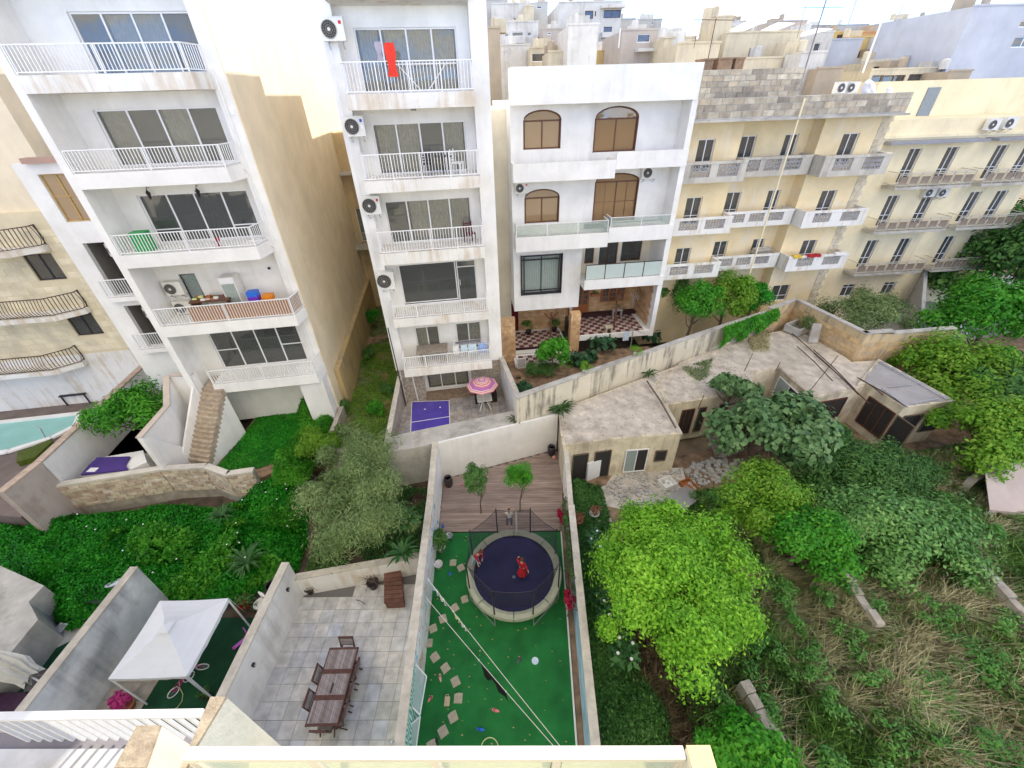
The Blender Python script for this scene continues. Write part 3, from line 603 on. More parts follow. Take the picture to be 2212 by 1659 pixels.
# gazebo lawn and far-left yard
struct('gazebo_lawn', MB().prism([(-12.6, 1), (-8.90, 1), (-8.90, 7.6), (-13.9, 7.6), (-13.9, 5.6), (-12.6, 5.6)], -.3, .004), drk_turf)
gp = thing('gazebo_paving', 'strip of beige paving at the foot of the mould-stained wall', 'paving')
me = MB().box(-.245, .245, -.245, .245, 0, .022).mesh('tile', piece('beige_tile', [(.40, .35, .27), (.48, .42, .33), (.36, .33, .28)], .7, .2, 3))
for j in range(10):
    for i in range(3): inst('tile', me, gp, (-13.69+i*.50, 1.25+j*.50, .0))
yard = thing('side_yard', 'dark yard with green turf and pale paving at the far left', 'yard')
MB().prism([(-22, 1), (-14.2, 1), (-14.2, 7.2), (-16.2, 7.35), (-18.4, 7.3), (-22, 3)], -.3, .0).build('paving', stucco('pale_paving', (.45, .43, .38), amt=.3), yard)
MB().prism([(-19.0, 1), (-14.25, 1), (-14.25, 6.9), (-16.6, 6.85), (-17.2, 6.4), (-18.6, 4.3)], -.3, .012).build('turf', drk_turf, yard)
# pale rock / parapet mass at the far left
tag(MB().prism([G(0, 1222, 1.4)[:2], G(40, 1240, 1.4)[:2], G(95, 1265, 1.4)[:2], G(62, 1300, 1.4)[:2], G(82, 1338, 1.4)[:2], G(15, 1420, 1.4)[:2], G(-80, 1500, 1.4)[:2], G(-120, 1260, 1.4)[:2]], -.3, 1.4).build('flat_roof', conc), 'pale flat concrete roof at the left edge beside the ivy', 'roof')
# ------------------------------------------------------------------ own building (foreground balconies)
own = thing('near_apartment_block', 'cream block the picture is taken from, balconies at the bottom edge', 'building')
cr2 = stucco('warm_white_render', (.58, .56, .50), amt=.2)
MB().box(-30, 14, -6, -1.5, -.3, 17.0).build('wall', cr2, own)
def fgbox(name, mat, px, z0, z1): return MB().prism([tuple(G(x, y, z1)[:2]) for x, y in px], z0, z1).build(name, mat, own)
zr = 12.2
a, b = G(400, 1624, zr), G(1483, 1642, zr)
railb = MB(); railb.box(a.x, b.x, a.y-.045, a.y+.03, zr-.06, zr); railb.build('handrail', cr2, own)
gl = MB(); n = 4
for i in range(n+1):
    x = a.x+(b.x-a.x)*i/n
    MB().box(x-.03, x+.03, a.y-.03, a.y+.01, zr-.95, zr-.06).build('rail_post', cr2, own)
    if i < n: MB().box(x+.04, x+(b.x-a.x)/n-.04, a.y-.012, a.y-.002, zr-.9, zr-.1).build('glass_panel', glassc, own)
MB().box(a.x-.3, b.x+.2, -1.5, a.y+.02, zr-1.25, zr-1.0).build('balcony_floor', stucco('yellowish_floor', (.62, .55, .32), amt=.2), own)
# right-hand pier of that balcony
p = [G(1483, 1614, zr+.05), G(1531, 1614, zr+.05)]
MB().box(p[0].x, p[1].x, -.2, p[0].y, zr-1.2, zr+.05).build('balcony_pier', [cr2], own)
MB().box(p[0].x-.005, p[1].x+.005, -.2, p[0].y+.005, zr+.052, zr+.075).build('pier_top', stucco('ochre_top', (.62, .50, .26), amt=.3), own)
# sloping party piers on the left: walls running out from the building with worn tops
def pier(px, z, zb, name, ymin=-1.5):
    q = [G(x, y, z) for x, y in px]
    MB().prism([v[:2] for v in q], zb, z).build(name, cr2, own)
    q2 = [v+Vector((0, 0, 0)) for v in q]; MB().prism([v[:2] for v in q2], z+.002, z+.03).build('pier_coping', stucco('worn_coping', (.40, .34, .25), dirt=(.18, .13, .10), amt=.8, drip=.2, mottled=.35, scale=6, bump=1), own)
pier([(458, 1508), (491, 1508), (425, 1618), (412, 1618)], 12.0, 9.6, 'party_pier')
pier([(300, 1570), (350, 1569), (318, 1660), (250, 1660)], 11.6, 10.0, 'party_pier')
pier([(425, 1618), (412, 1618), (380, 1690), (395, 1690)], 12.0, 9.6, 'party_pier')
# lower left balcony with white balustrade
zl = 9.6
A, B = G(-60, 1549, zl), G(437, 1541, zl)
rl = MB(); rl.bar(A, B, .09, .05); fgm = plain('painted_rail', (.60, .61, .63), .5, var=.05); rl = rl.build('railing', fgm, own)
me = MB().box(-.02, .02, -.02, .02, -.95, -.02).mesh('baluster', fgm)
n = int((B.x-A.x)/.15)
for i in range(n): inst('baluster', me, rl, (A.x+(B.x-A.x)*(i+.5)/n, A.y+(B.y-A.y)*(i+.5)/n, zl), (0, 0, 0))
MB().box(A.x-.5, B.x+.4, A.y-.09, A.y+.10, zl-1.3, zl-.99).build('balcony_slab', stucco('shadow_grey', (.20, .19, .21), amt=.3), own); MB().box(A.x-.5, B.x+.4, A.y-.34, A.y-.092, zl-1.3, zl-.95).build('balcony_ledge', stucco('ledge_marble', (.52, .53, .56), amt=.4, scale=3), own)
MB().box(A.x-.5, B.x+.4, -1.5, A.y-.342, zl-1.3, zl-1.05).build('balcony_floor', stucco('grey_paving', (.36, .35, .33), amt=.3), own)
# ================================================================== APARTMENT BLOCKS
# ---- B1: tall white block on the left with five railed loggias
F1 = Fr(*azp(-44.2, 23.2), 9.3)
b1 = thing('apartment_block', 'tall white apartment block with five wide railed balconies, left of the grassy alley', 'building', F1.o, F1.a)
SB = [16.38, 13.46, 10.45, 7.22, 3.9]; ST = [16.87, 13.98, 10.98, 7.74, 4.42]; RT = [17.65, 14.72, 11.77, 8.58, 5.2]
floors = ST+[2.0]
holes = [(1.50, 5.30, 16.89, 18.6), (.78, 5.05, 14.0, 15.88), (.78, 5.05, 11.0, 12.95), (.8, 5.05, 4.44, 6.6), (.85, 1.55, 7.76, 9.6)]
b1wall = body(b1, white, 0, 5.95, 1.5, 21.5, 1.0, 20.5, holes)
MB().box(5.45, 5.95, 1.0, 1.498, 1.0, 20.5).build('pier', white, b1)
MB().box(-.28, -.002, 0, 1.9, 4.0, 20.5).build('pier', white, b1)
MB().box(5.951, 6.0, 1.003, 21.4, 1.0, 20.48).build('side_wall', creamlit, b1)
for i, (zb, zt) in enumerate(zip(SB, ST)):
    poly = [(0, 0), (5.25, 0), (5.5, 1.0), (5.448, 1.49), (0, 1.49)] if i < 3 else [(0, 0), (5.8, 0), (6.0, .995), (5.448, .996), (5.448, 1.49), (0, 1.49)]
    if i == 4: poly = [(.8, 0)]+poly[1:-1]+[(.8, 1.49)]
    MB().prism(poly, zb, zt).build('balcony_slab', white2 if i == 0 else white, b1)
    pts = [(.03, .06), (5.22, .06), (5.44, .97)] if i < 3 else [(.03, .06), (5.75, .06), (5.94, .95)]
    if i == 4: pts[0] = (.83, .06)
    railing(b1, pts, zt+.03, RT[i], .118, posts=[((pts[0][0]+pts[1][0])/2, .06), pts[1]])
MB().prism([(0, 0), (5.5, 0), (5.5, 1.49), (0, 1.49)], 19.3, 19.8).build('balcony_slab', white, b1)
window(b1, *holes[0], 1.5, 4, cur=curtw, curspan=(.25, .75)); window(b1, *holes[1], 1.5, 4, gm=glass, cur=curtw, curspan=((0, .24), (.5, .74)))
window(b1, *holes[2], 1.5, 4, gm=glassd, cur=curtb, curspan=((.24, .5), (.52, .75)), low=(11.55, (0, 3)))
window(b1, *holes[3], 1.5, 4, gm=glassd, low=(5.5, (0, 3))); window(b1, *holes[4], 1.5, 1, fm=bmetal, gm=glassc)
# drain pipe down the right pier, with elbows; junction boxes
dp = MB(); dp.tube([(5.62, .96, z) for z in (17.0, 14, 11, 8, 5.2, 3.0)], .035, 6)
for z in (14.25, 11.2): dp.tube([(4.6, .93, z-.2), (5.3, .93, z-.2), (5.62, .95, z-.55)], .03, 6)
for z in (16.1, 13.2, 10.3, 7.4): dp.lathe([(.05, -.03), (.05, .03)], 8, (5.62, .96, z))
dp.build('drain_pipe', wmetal, b1)
for z in (15.6, 10.9): MB().box(5.72, 5.84, .965, 1.0, z, z+.16).build('junction_box', wmetal, b1)
MB().lathe([(.06, 0), (.06, .04)], 10).build('bulkhead_light', bmetal, b1, loc=(4.85, 1.42, 9.6)).rotation_euler = (PI/2, 0, 0)
# under the lowest balcony: recessed store wall, side wing with stair
MB().box(1.0, 4.8, 2.2, 2.35, .4, 3.88).build('store_wall', white, b1)
MB().prism([(4.7, .2), (5.9, .2), (5.9, 1.5), (4.7, 1.5)], .6, 3.88).build('support_pier', white, b1)
# side wing left of the block with small light-well balconies
wing = body(b1, white, -3.5, -.29, 2.2, 9, 1.0, 14.2, [(-2.8, -1.68, 11.95, 13.8), (-2.72, -1.5, 8.6, 11.05), (-2.62, -1.5, 5.8, 8.05)], deep=1.4, name='side_wing')
win = window(b1, -2.8, -1.68, 11.95, 13.8, 2.2, 2, fm=plain('ochre_frame', (.45, .30, .10), .5), gm=glassbr, transom=12.95, name='stair_window')
MB().box(-2.95, -.3, 2.0, 2.4, 14.202, 14.4).build('parapet_coping', stucco('pinkish_coping', (.45, .30, .24), amt=.4), b1)
for z in (8.6, 5.8):
    MB().box(-2.85, -1.4, 1.85, 2.195, z-.2, z).build('balcony_slab', white, b1); railing(b1, [(-2.8, 1.9), (-1.45, 1.9)], z+.02, z+.85, .11)
# stairs down to the lawn (each tread a piece) and their side wall
st = thing('garden_stairs', 'worn beige outdoor staircase of many steps down to the lawn', 'stairs')
P0, P1 = G(430, 1000, 1.3), G(461, 838, 4.15); dd = (P1-P0); nst = 16; perp = Vector((dd.y, -dd.x, 0)).normalized()
trm = piece('stair_stone', [(.42, .34, .25), (.50, .42, .32), (.38, .30, .23)], .9, .6, 5)
for i in range(nst):
    q = P0+dd*(i/nst); f = dd.to_2d().normalized(); L0 = dd.to_2d().length/nst
    a = Vector((q.x, q.y)); pw = perp.to_2d()*.58
    z = P0.z+dd.z*i/nst; MB().prism([a-pw, a+pw, a+pw+f*(L0+.03), a-pw+f*(L0+.03)], z-.25 if i else 0.3, z+dd.z/nst-.0).build('stair_step', trm, st)
base = MB(); a, c = P0.to_2d(), P1.to_2d(); pw = perp.to_2d()*.575
base.add([(a.x-pw.x, a.y-pw.y, .3), (a.x+pw.x, a.y+pw.y, .3), (c.x+pw.x, c.y+pw.y, .3), (c.x-pw.x, c.y-pw.y, .3), (a.x-pw.x, a.y-pw.y, P0.z-.1), (a.x+pw.x, a.y+pw.y, P0.z-.1), (c.x+pw.x, c.y+pw.y, P1.z-.15), (c.x-pw.x, c.y-pw.y, P1.z-.15)],
         [(3, 2, 1, 0), (4, 5, 6, 7), (0, 1, 5, 4), (1, 2, 6, 5), (2, 3, 7, 6), (3, 0, 4, 7)]); base.build('stair_base', white, st)
landing = MB().prism([G(440, 842, 4.1)[:2], G(490, 835, 4.1)[:2], F1.W(1.3, 1.45)[:2], F1.W(0, 1.45)[:2]], 3.9, 4.12).build('landing', trm, st)
# Z-shaped parapet wall left of the stairs
zw = thing('stair_wall', 'tall white wall with stepped sloping coping left of the garden stairs', 'wall')
W1 = [(393, 785, 5.0), (365, 813, 4.9), (366, 877, 4.0), (306, 946, 3.97)]
pts = [G(x, y, z) for x, y, z in W1]; wp = [F1.W(-.02, .1, 5.0)]+pts[1:]
for a, c in zip(wp[:-1], wp[1:]):
    d = (c-a).to_2d().normalized(); n = Vector((d.y, -d.x))*.2
    m = MB(); m.prism([a.to_2d(), c.to_2d(), c.to_2d()+n, a.to_2d()+n], .5, [a.z, c.z, c.z, a.z]); m.build('wall_face', white, zw)
    k = MB(); k.bar(a+V3(n.x/2, n.y/2, .03), c+V3(n.x/2, n.y/2, .03), .28, .06); k.build('coping', stucco('pink_coping', (.55, .47, .40), amt=.4), zw)
e0 = wp[-1]; foot = P0-perp*.65
MB().prism([e0.to_2d(), foot.to_2d(), foot.to_2d()+Vector((0, .18)), e0.to_2d()+Vector((0, .18))], .5, [3.9, 2.1, 2.1, 3.9]).build('wall_face', white, zw)
# long side face of the stair flight, white, between the coping wall and the treads
g0, g1 = P0-perp*.6, P1-perp*.6
MB().prism([g0.to_2d(), g1.to_2d(), (g1-perp*.12).to_2d(), (g0-perp*.12).to_2d()], .5, [1.9, 5.0, 5.0, 1.9]).build('wall_face', white, zw)
# ---- B2: slim white block with AC units
F2 = Fr(*azp(-18.5, 19.7), 9.3)
b2 = thing('apartment_block', 'slim white apartment block with narrow railed loggias above the blue pool', 'building', F2.o, F2.a)
S2 = [15.61, 12.70, 9.63, 6.42, 3.38]; T2 = [16.11, 13.16, 10.15, 6.86, 3.86]
def z_(v): return v
h5 = (.50, 4.34, 16.13, 18.14); h4 = (F2.pl(*c2(470, 805), 1.5)[0], F2.pl(*c2(1075, 780), 1.5)[0], 13.18, F2.pl(*c2(1075, 780), 1.5)[1]); h3 = (F2.pl(*c2(550, 1305), 1.5)[0], F2.pl(*c2(1110, 1275), 1.5)[0], 10.17, F2.pl(*c2(1110, 1275), 1.5)[1])
h2 = (F2.pl(858.5, 573.7, 1.5)[0], F2.pl(1027, 570.4, 1.5)[0], 6.9, F2.pl(858.5, 573.7, 1.5)[1])
h1a = (F2.pl(895, 709, 1.5)[0], F2.pl(947, 709, 1.5)[0], 3.9, F2.pl(895, 709, 1.5)[1]); h1b = (F2.pl(983.5, 700, 1.5)[0], F2.pl(1038, 697, 1.5)[0], 3.9, F2.pl(983.5, 700, 1.5)[1])
h0 = (.95, 3.5, 1.35, 3.2)
body(b2, white, -.6, 5.5, 1.5, 17.8, .4, 20.4, [h5, h4, h3, h2, h1a, h1b, h0])
MB().box(0, 4.8, 7, 13, 20.4, 21.8).build('stair_tower', white, b2)
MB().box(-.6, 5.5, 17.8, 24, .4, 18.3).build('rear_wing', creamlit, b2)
MB().box(-.6, -.06, .95, 1.497, 3.3, 20.4).build('pier', white, b2); MB().box(4.82, 5.5, .95, 1.497, 3.3, 20.4).build('pier', white, b2)
for i, (zb, zt) in enumerate(zip(S2, T2)):
    u1 = 4.8; u0 = -.02
    MB().prism([(u0, 0), (u1, 0), (u1, 1.49), (u0, 1.49)], zb, zt).build('balcony_slab', white2, b2)
    zr_ = zt+.95 if i < 3 else zt+.72
    railing(b2, [(u0+.04, .9), (u0+.04, .07), (u1-.04, .07), (u1-.04, .9)], zt+.02, zr_, .125 if i < 3 else .105, posts=[(u0+.04+1.18*k, .07) for k in range(1, 4)])
MB().prism([(-.1, .2), (4.8, .2), (4.8, 1.49), (-.1, 1.49)], 18.75, 19.3).build('balcony_slab', white2, b2)
window(b2, *h5, 1.5, 4, cur=curtw, curspan=((.02, .22), (.27, .98))); window(b2, *h4, 1.5, 4, cur=curtw, curspan=((.03, .5), (.75, .98))); window(b2, *h3, 1.5, 4, cur=curtw, curspan=(.27, .98))
pu = h2[0]+(h2[1]-h2[0])*.74
window(b2, h2[0], pu-.02, h2[2]+.1, h2[3], 1.5, 1, gm=glassd); dw = window(b2, pu+.02, h2[1], h2[2], h2[3], 1.5, 1, gm=glassd, transom=h2[3]-.35, name='balcony_door')
MB().tube([(pu+.14, 1.55, h2[2]+.9), (pu+.14, 1.50, h2[2]+.95), (pu+.14, 1.50, h2[2]+1.15), (pu+.14, 1.55, h2[2]+1.2)], .015).build('handle', wmetal, dw)
window(b2, *h1a, 1.5, 2, cur=curtw, curspan=(0, .5)); window(b2, *h1b, 1.5, 2, cur=curtw, curspan=(.5, 1)); window(b2, *h0, 1.5, 3, cur=curtw, curspan=(.05, .95))
for z in (15.58, 12.66): MB().lathe([(.02, -.07), (.10, -.06), (.13, 0)], 12, (2.35, .9, z)).build('ceiling_lamp', grille, b2)
# stone cladding on the ground floor piers and low side wall
cl = plain('split_stone', (.42, .37, .31), .9, var=.4, scale=9, bump=.5); rg = random.Random(3)
for (ua, ub) in ((-.55, .82), (3.62, 5.45)):
    MB().box(ua, ub, 1.0, 1.497, .9, 3.36).build('ground_pier', white, b2); m = MB(); z = .95
    while z < 3.33:
        u = ua+rg.uniform(-.1, 0)
        while u < ub:
            l = rg.uniform(.12, .34); d = rg.uniform(.012, .05); m.box(max(u, ua), min(u+l-.008, ub), 1.0-d, .999, z+.004, z+.048); u += l
        z += .052
    tag(m.build('stone_cladding', [piece('split_stone_strip', [(.30, .27, .24), (.6, .55, .48)])] and [cl], b2), None, None, kind='stuff')
pp = MB(); pp.tube([(-.38, .85, z) for z in (18.0, 12, 6, 1.1)], .02, 5); pp.tube([(.22, .9, 3.3), (.30, .9, 1.05)], .04, 6); pp.build('drain_pipe', wmetal, b2)
pk = MB(); pk.tube([(-.46, .55, 6.2), (-.40, .5, 1.0)], .03, 6); pk.build('dark_pole', bmetal, b2)
# terrace with pool
tr_ = thing('pool_terrace', 'grey paved terrace around a small blue plunge pool', 'terrace')
TZ = 1.05
tp = [F2.W(-.65, 1.5)[:2], F2.W(5.5, 1.5)[:2], G(1112, 884, 1.05)[:2], (0.2, 16.2), (-6.3, 14.4), G(862, 940, 1.05)[:2]]
MB().prism(tp, -.2, TZ-.02).build('bed', plain('tile_grout'  , (.16, .15, .14)), tr_)
pt = piece('terrace_tile', [(.36, .32, .29), (.46, .42, .37), (.40, .38, .37), (.30, .27, .26)], .6, .2, 4)
pool = [G(889, 868, TZ), G(971, 865, TZ), G(973, 925, TZ), G(886, 945, TZ)]
me = MB().box(-.20, .20, -.20, .20, -.02, 0).mesh('tile', pt)
ppx = [tuple(p[:2]) for p in pool]
tpl = [tuple(p) for p in tp]
for i in range(26):
    for j in range(20):
        q = F2.W(-3+i*.41, -5.2+j*.41)
        if inpoly(np.array([q.x]), np.array([q.y]), tpl)[0] and not inpoly(np.array([q.x]), np.array([q.y]), ppx)[0]: inst('tile', me, tr_, (q.x, q.y, TZ), (0, 0, F2.a+(PI/2 if (i+j) % 2 else 0)))
pm = plain('pool_blue', (.10, .07, .42), .15, var=.12, scale=1.2, spec=.6)
MB().prism(ppx, TZ-.3, TZ+.022).build('pool_rim', white, tr_)
ins = [Vector(p) for p in ppx]; cen = sum(ins, Vector((0, 0)))/4; ins = [p+(cen-p)*.04 for p in ins]
pc = MB().prism(ins, TZ-.29, TZ+.028).build('pool_cover', pm, tr_)
l0, l1 = ins[0].lerp(ins[3], .62), ins[1].lerp(ins[2], .62); m = MB(); m.bar((l0.x, l0.y, TZ+.035), (l1.x, l1.y, TZ+.035), .04, .012); m.build('cover_strap', wmetal, tr_)
for px in ((918, 885), (951, 881)): q = G(*px, TZ); MB().lathe([(.05, 0), (.04, .02)], 8, (q.x, q.y, TZ+.03)).build('cover_knob', wmetal, tr_)
MB().box(.85, 3.6, .75, 1.49, 1.0, 1.25).build('door_step', woodf if 0 else plain('brown_step', (.26, .19, .13), .7, var=.3, scale=4), tr_).matrix_local = Matrix.Translation(F2.o) @ Matrix.Rotation(F2.a, 4, 'Z')
# terrace side walls
q0, q1 = F2.W(5.35, 1.0), G(1113, 872, 2.6)
longwall('terrace_side_wall', 'thin pale wall between the pool terrace and the checkered veranda garden', (q0.x, q0.y), (-.15, 16.6), .2, .3, (3.4, 3.4), white2, copg, side=1)
q0, q1 = F2.W(-.62, 1.2), (-6.75, 14.9)
longwall('terrace_side_wall', 'rough stone wall between the pool terrace and the grassy alley', (q0.x, q0.y), q1, .2, .0, (2.7, 1.9), stucco('rough_stone', (.46, .41, .34), dirt=(.2, .17, .14), amt=.7, scale=4, mottled=.35, bump=1), copg, side=1)
# AC units on B2
gA = 'air conditioners on the slim white block'
def acpx(fr, tl, br, v, label, **k):
    u0, z1 = fr.pl(*tl, v-.3); u1, z0 = fr.pl(*br, v-.3); return ac(fr, (u0+u1)/2, v, z0, label, abs(u1-u0), z1-z0, **k)
acpx(F2, (688, 37), (748, 88), .95, 'topmost wall air conditioner with red badge, beside the orange towel balcony', grp=gA)
acpx(F2, c2(288, 757), c2(438, 882), .95, 'wall air conditioner with blue badge, second from the top of the slim white block', badge=blue, grp=gA)
acpx(F2, c2(408, 1277), c2(540, 1387), .95, 'wall air conditioner with red badge, beside the third balcony down', grp=gA)
acpx(F2, c5(507, 285), c5(630, 385), .95, 'plain wall air conditioner left of the big dark window', brand=False, grp=gA)
# ---- B3: white block with arched windows
F3 = Fr(*azp(20, 26.5), 7.0)
b3 = thing('apartment_block', 'white apartment block with brown arched windows and a plain parapet band', 'building', F3.o, F3.a)
def hl(fr, tl, br, v, f): 
    u0, z1 = fr.pl(*f(*tl), v); u1, z0 = fr.pl(*f(*br), v); return (u0, u1, z0, z1)
A1 = hl(F3, (1457, 718), (1693, 962), 1, c2); A2 = hl(F3, (1465, 1233), (1683, 1438), 1, c2); A3 = hl(F3, (1440, 175), (1697, 405), 1, c5)
A4 = (-4.75, -2.42, 13.25, 15.3); A5 = hl(F3, (1928, 1130), (2172, 1420), 1.2, c2); A5 = (A5[0], A5[1], 9.6, A5[3])
body(b3, white, -9.25, -5.0, 1.0, 12, 4.32, 15.6, [A1, A2, A3])
lo = [hl(F3, (1858, 122), (1908, 220), 2.2, c5), hl(F3, (1955, 80), (2058, 220), 2.2, c5), hl(F3, (2100, 70), (2212, 200), 2.2, c5)]
dz = [(u0, u1, 6.62 if i == 1 else z0, z1) for i, (u0, u1, z0, z1) in enumerate(lo)]
body(b3, white, -4.998, -.2, 1.2, 11.9, 9.55, 15.6, [A4, A5])
body(b3, cream, -4.998, -.2, 2.2, 11.9, 5.85, 9.548, dz)
body(b3, cream, -10.9, -9.252, 3.0, 12, 1.5, 15.3, [], name='recessed_wall')
MB().box(-9.25, .02, -.02, 1.4, 15.51, 16.98).build('parapet_band', white, b3)
MB().box(-.2, .1, .05, 12, 5.86, 15.5).build('wing_wall', white, b3)
MB().box(-.2, .1, .05, 3.5, 2.2, 5.85).build('wing_wall', white, b3)
def archwin(h, v, n=2, bars=0, rise=.42, gm=glassbr, name='arched_window', leg=0):
    u0, u1, z0, z1 = h; w = window(b3, u0, u1, z0, z1-rise-.0, v, n, fm=bronze, gm=gm, bars=bars, fw=.07, name=name)
    # arched head: brown tympanum with its frame, and white spandrels flush with the wall
    m = MB(); g = MB(); K = 12; cx = (u0+u1)/2; hw = (u1-u0)/2; arc = [(cx+hw*math.cos(PI-PI*i/K), z1-rise+rise*math.sin(PI*i/K)) for i in range(K+1)]
    g.add([(x, v+.13, z) for x, z in arc], [tuple(range(K, -1, -1))]); g.build('pane', gm, w)
    for a, c in zip(arc[:-1], arc[1:]):
        m.quad((a[0], v-.001, a[1]), (c[0], v-.001, c[1]), (c[0], v-.001, z1+.001), (a[0], v-.001, z1+.001)); m.quad((c[0], v-.001, c[1]), (a[0], v-.001, a[1]), (a[0], v+.22, a[1]), (c[0], v+.22, c[1]))
    m.build('arch_spandrel', white, b3)
    t = MB(); t.tube([(x, v+.02, z) for x, z in [(u0, z0), *arc, (u1, z0)]], .045, 4); t.build('frame', bronze, w)
archwin(A1, 1); archwin(A2, 1); archwin(A4, 1.2, rise=.5); archwin(A5, 1.2, rise=.4, bars=1)
# framed window with a dark surround
w3 = window(b3, *A3, 1.0, 2, fm=bmetal, gm=glassc, cur=curtw, fw=.06)
u0, u1, z0, z1 = A3
m = MB()
for x in (u0+.18, u1-.18): m.box(x-.03, x+.03, .93, 1.0, z0, z1)
for z in (z0+.25, z1-.25): m.box(u0, u1, .935, .995, z-.03, z+.03)
for x in (u0, u1): m.box(x-.03, x+.03, .9, 1.02, z0-.05, z1+.05)
for z in (z0, z1): m.box(u0, u1, .905, 1.015, z-.03, z+.03)
m.build('window_grille', bmetal, w3)
for i, h in enumerate(dz): window(b3, *h, 2.2, 1 if i == 0 else 2, fm=bronze, gm=glassd)
# balconies: solid parapet upper-left, others with glass
MB().box(-9.27, -3.8, 0, .12, 12.13, 13.01).build('balcony_parapet', white, b3); MB().box(-9.27, -9.15, .121, 1.0, 12.13, 13.01).build('balcony_parapet', white, b3); MB().box(-3.92, -3.8, .121, 1.2, 12.13, 13.01).build('balcony_parapet', white, b3); MB().box(-9.14, -3.93, .121, 1.0, 12.14, 12.3).build('balcony_slab', white, b3)
MB().box(-3.79, .1, 0, .12, 12.55, 13.36).build('balcony_parapet', white, b3); MB().box(-3.79, -.2, .121, 1.2, 12.56, 12.75).build('balcony_slab', white, b3)
MB().box(-9.2, -3.8, 0, .99, 8.48, 9.3).build('balcony_slab', white, b3)
MB().box(-3.79, -.0, 0, .99, 8.72, 9.55).build('balcony_slab', white, b3)
def glassrail(u0, u1, z0, z1, n, post=wmetal, gm=glassc, v=.08, ends=True):
    t = MB(); t.box(u0, u1, v-.02, v+.02, z1-.03, z1)
    for i in range(n+1): x = u0+(u1-u0)*i/n; t.box(x-.02, x+.02, v-.018, v+.018, z0, z1-.03)
    if ends:
        for x in (u0, u1): t.box(x-.02, x+.02, v+.021, .95, z1-.028, z1-.002)
    t = t.build('glass_railing', post, b3); me = MB().box(-(u1-u0)/n/2+.03, (u1-u0)/n/2-.03, -.006, .006, -(z1-z0)/2+.05, (z1-z0)/2-.05).mesh('glass_panel', gm)
    for i in range(n): inst('glass_panel', me, t, (u0+(u1-u0)*(i+.5)/n, v, (z0+z1)/2))
    if ends:
        for x in (u0, u1): MB().box(x-.006, x+.006, v+.05, .93, z0+.02, z1-.05).build('glass_panel', gm, t)
glassrail(-9.15, -3.85, 9.31, 9.98, 3); glassrail(-3.7, -.1, 9.56, 10.1, 2)
# frosted glass balustrade and band of the first floor right
zb0 = F3.pl(*c5(1843, 395))[1]; zb1 = F3.pl(*c5(1843, 335))[1]
MB().box(-5.0, .0, 0, .15, zb0, zb1).build('balcony_parapet', white, b3); MB().box(-5.0, -.2, .151, 2.19, zb0+.01, zb0+.25).build('balcony_slab', white, b3)
frost = plain('frosted_glass', (.50, .58, .54), .25, var=.06, scale=.6, spec=.6)
glassrail(-4.95, -.1, zb1, zb1+.95, 4, post=bmetal, gm=frost, ends=False)
# ground floor veranda: limestone walls, piers, checkered floors
lime = stucco('veranda_stone', (.56, .36, .19), amt=.2, mottled=.2); lblk = piece('veranda_block', [(.52, .32, .17), (.66, .44, .25), (.60, .38, .20), (.72, .52, .32)], .9, .4, 3)
MB().box(-9.9, -5.3, 3.2, 3.4, 1.4, 4.31).build('veranda_wall', lime, b3); MB().box(-5.3, -.2, 3.2, 3.4, 2.6, 5.9).build('veranda_wall', lime, b3)
rdoor = (-5.05, -3.7, 2.75, 4.95); rwin = (-2.75, -1.15, 3.55, 4.95)
blocks(b3, lblk, -9.8, -5.3, 1.75, 4.3, .5, .26, 3.2, 'stone_block', skip=lambda a, e, zz, zt: e < -9.0)
blocks(b3, lblk, -5.25, -.3, 2.7, 5.8, .5, .26, 3.2, 'stone_block', skip=lambda a, e, zz, zt: (e > rdoor[0] and a < rdoor[1] and zz < 4.95) or (e > rwin[0] and a < rwin[1] and zt > 3.55 and zz < 4.95))
blocks(b3, lblk, 0, 2.6, 2.7, 5.6, .5, .26, 0, 'stone_block', org=(-.2, 3.1, 0), rot=-PI/2)
def col(u0, u1, v0, v1, z0, z1):
    MB().box(u0, u1, v0, v1, z0, z1).build('veranda_pier', lime, b3); blocks(b3, lblk, u0, u1, z0, z1, .3, .26, v0, 'stone_block')
col(-10.25, -9.35, .0, .35, 1.0, 4.3); col(-5.7, -5.05, .0, .5, 1.5, 4.31)
MB().box(-5.68, -5.07, .05, .5, .4, 1.5).build('pier_foot', greyren, b3)
def joinery(h, v, name, cols_):
    u0, u1, z0, z1 = h; f = MB().box(u0-.06, u1+.06, v-.08, v-.02, z0, z1+.06).build(name, woodf, b3)
    n = cols_; w = (u1-u0)/n
    for i in range(n):
        s = MB().box(u0+i*w+.02, u0+(i+1)*w-.02, v-.11, v-.081, z0+.03, z1-.02).build('leaf', woodf, f)
        zz0 = z0+(.75 if name == 'veranda_door' else .06); g = MB()
        for a in range(2):
            for q in range(4):
                ua = u0+i*w+.06+a*(w-.12)/2; za = zz0+q*(z1-zz0-.05)/4; g.box(ua+.015, ua+(w-.12)/2-.015, v-.118, v-.111, za+.02, za+(z1-zz0-.05)/4-.02)
        g.build('glazing', glassd, f)
joinery(rdoor, 3.17, 'veranda_door', 3); joinery(rwin, 3.17, 'veranda_window', 3)
MB().box(-9.35, -8.75, 3.12, 3.19, 1.75, 3.9).build('red_door', plain('maroon_paint', (.10, .01, .02), .5), b3)
ck = [piece('maroon_tile', [(.10, .03, .03), (.15, .05, .045)], .5, .05), piece('cream_tile', [(.46, .38, .34), (.55, .46, .42)], .5, .05)]
tms = [MB().box(-.155, .155, -.155, .155, 0, .012).mesh('floor_tile', m) for m in ck]
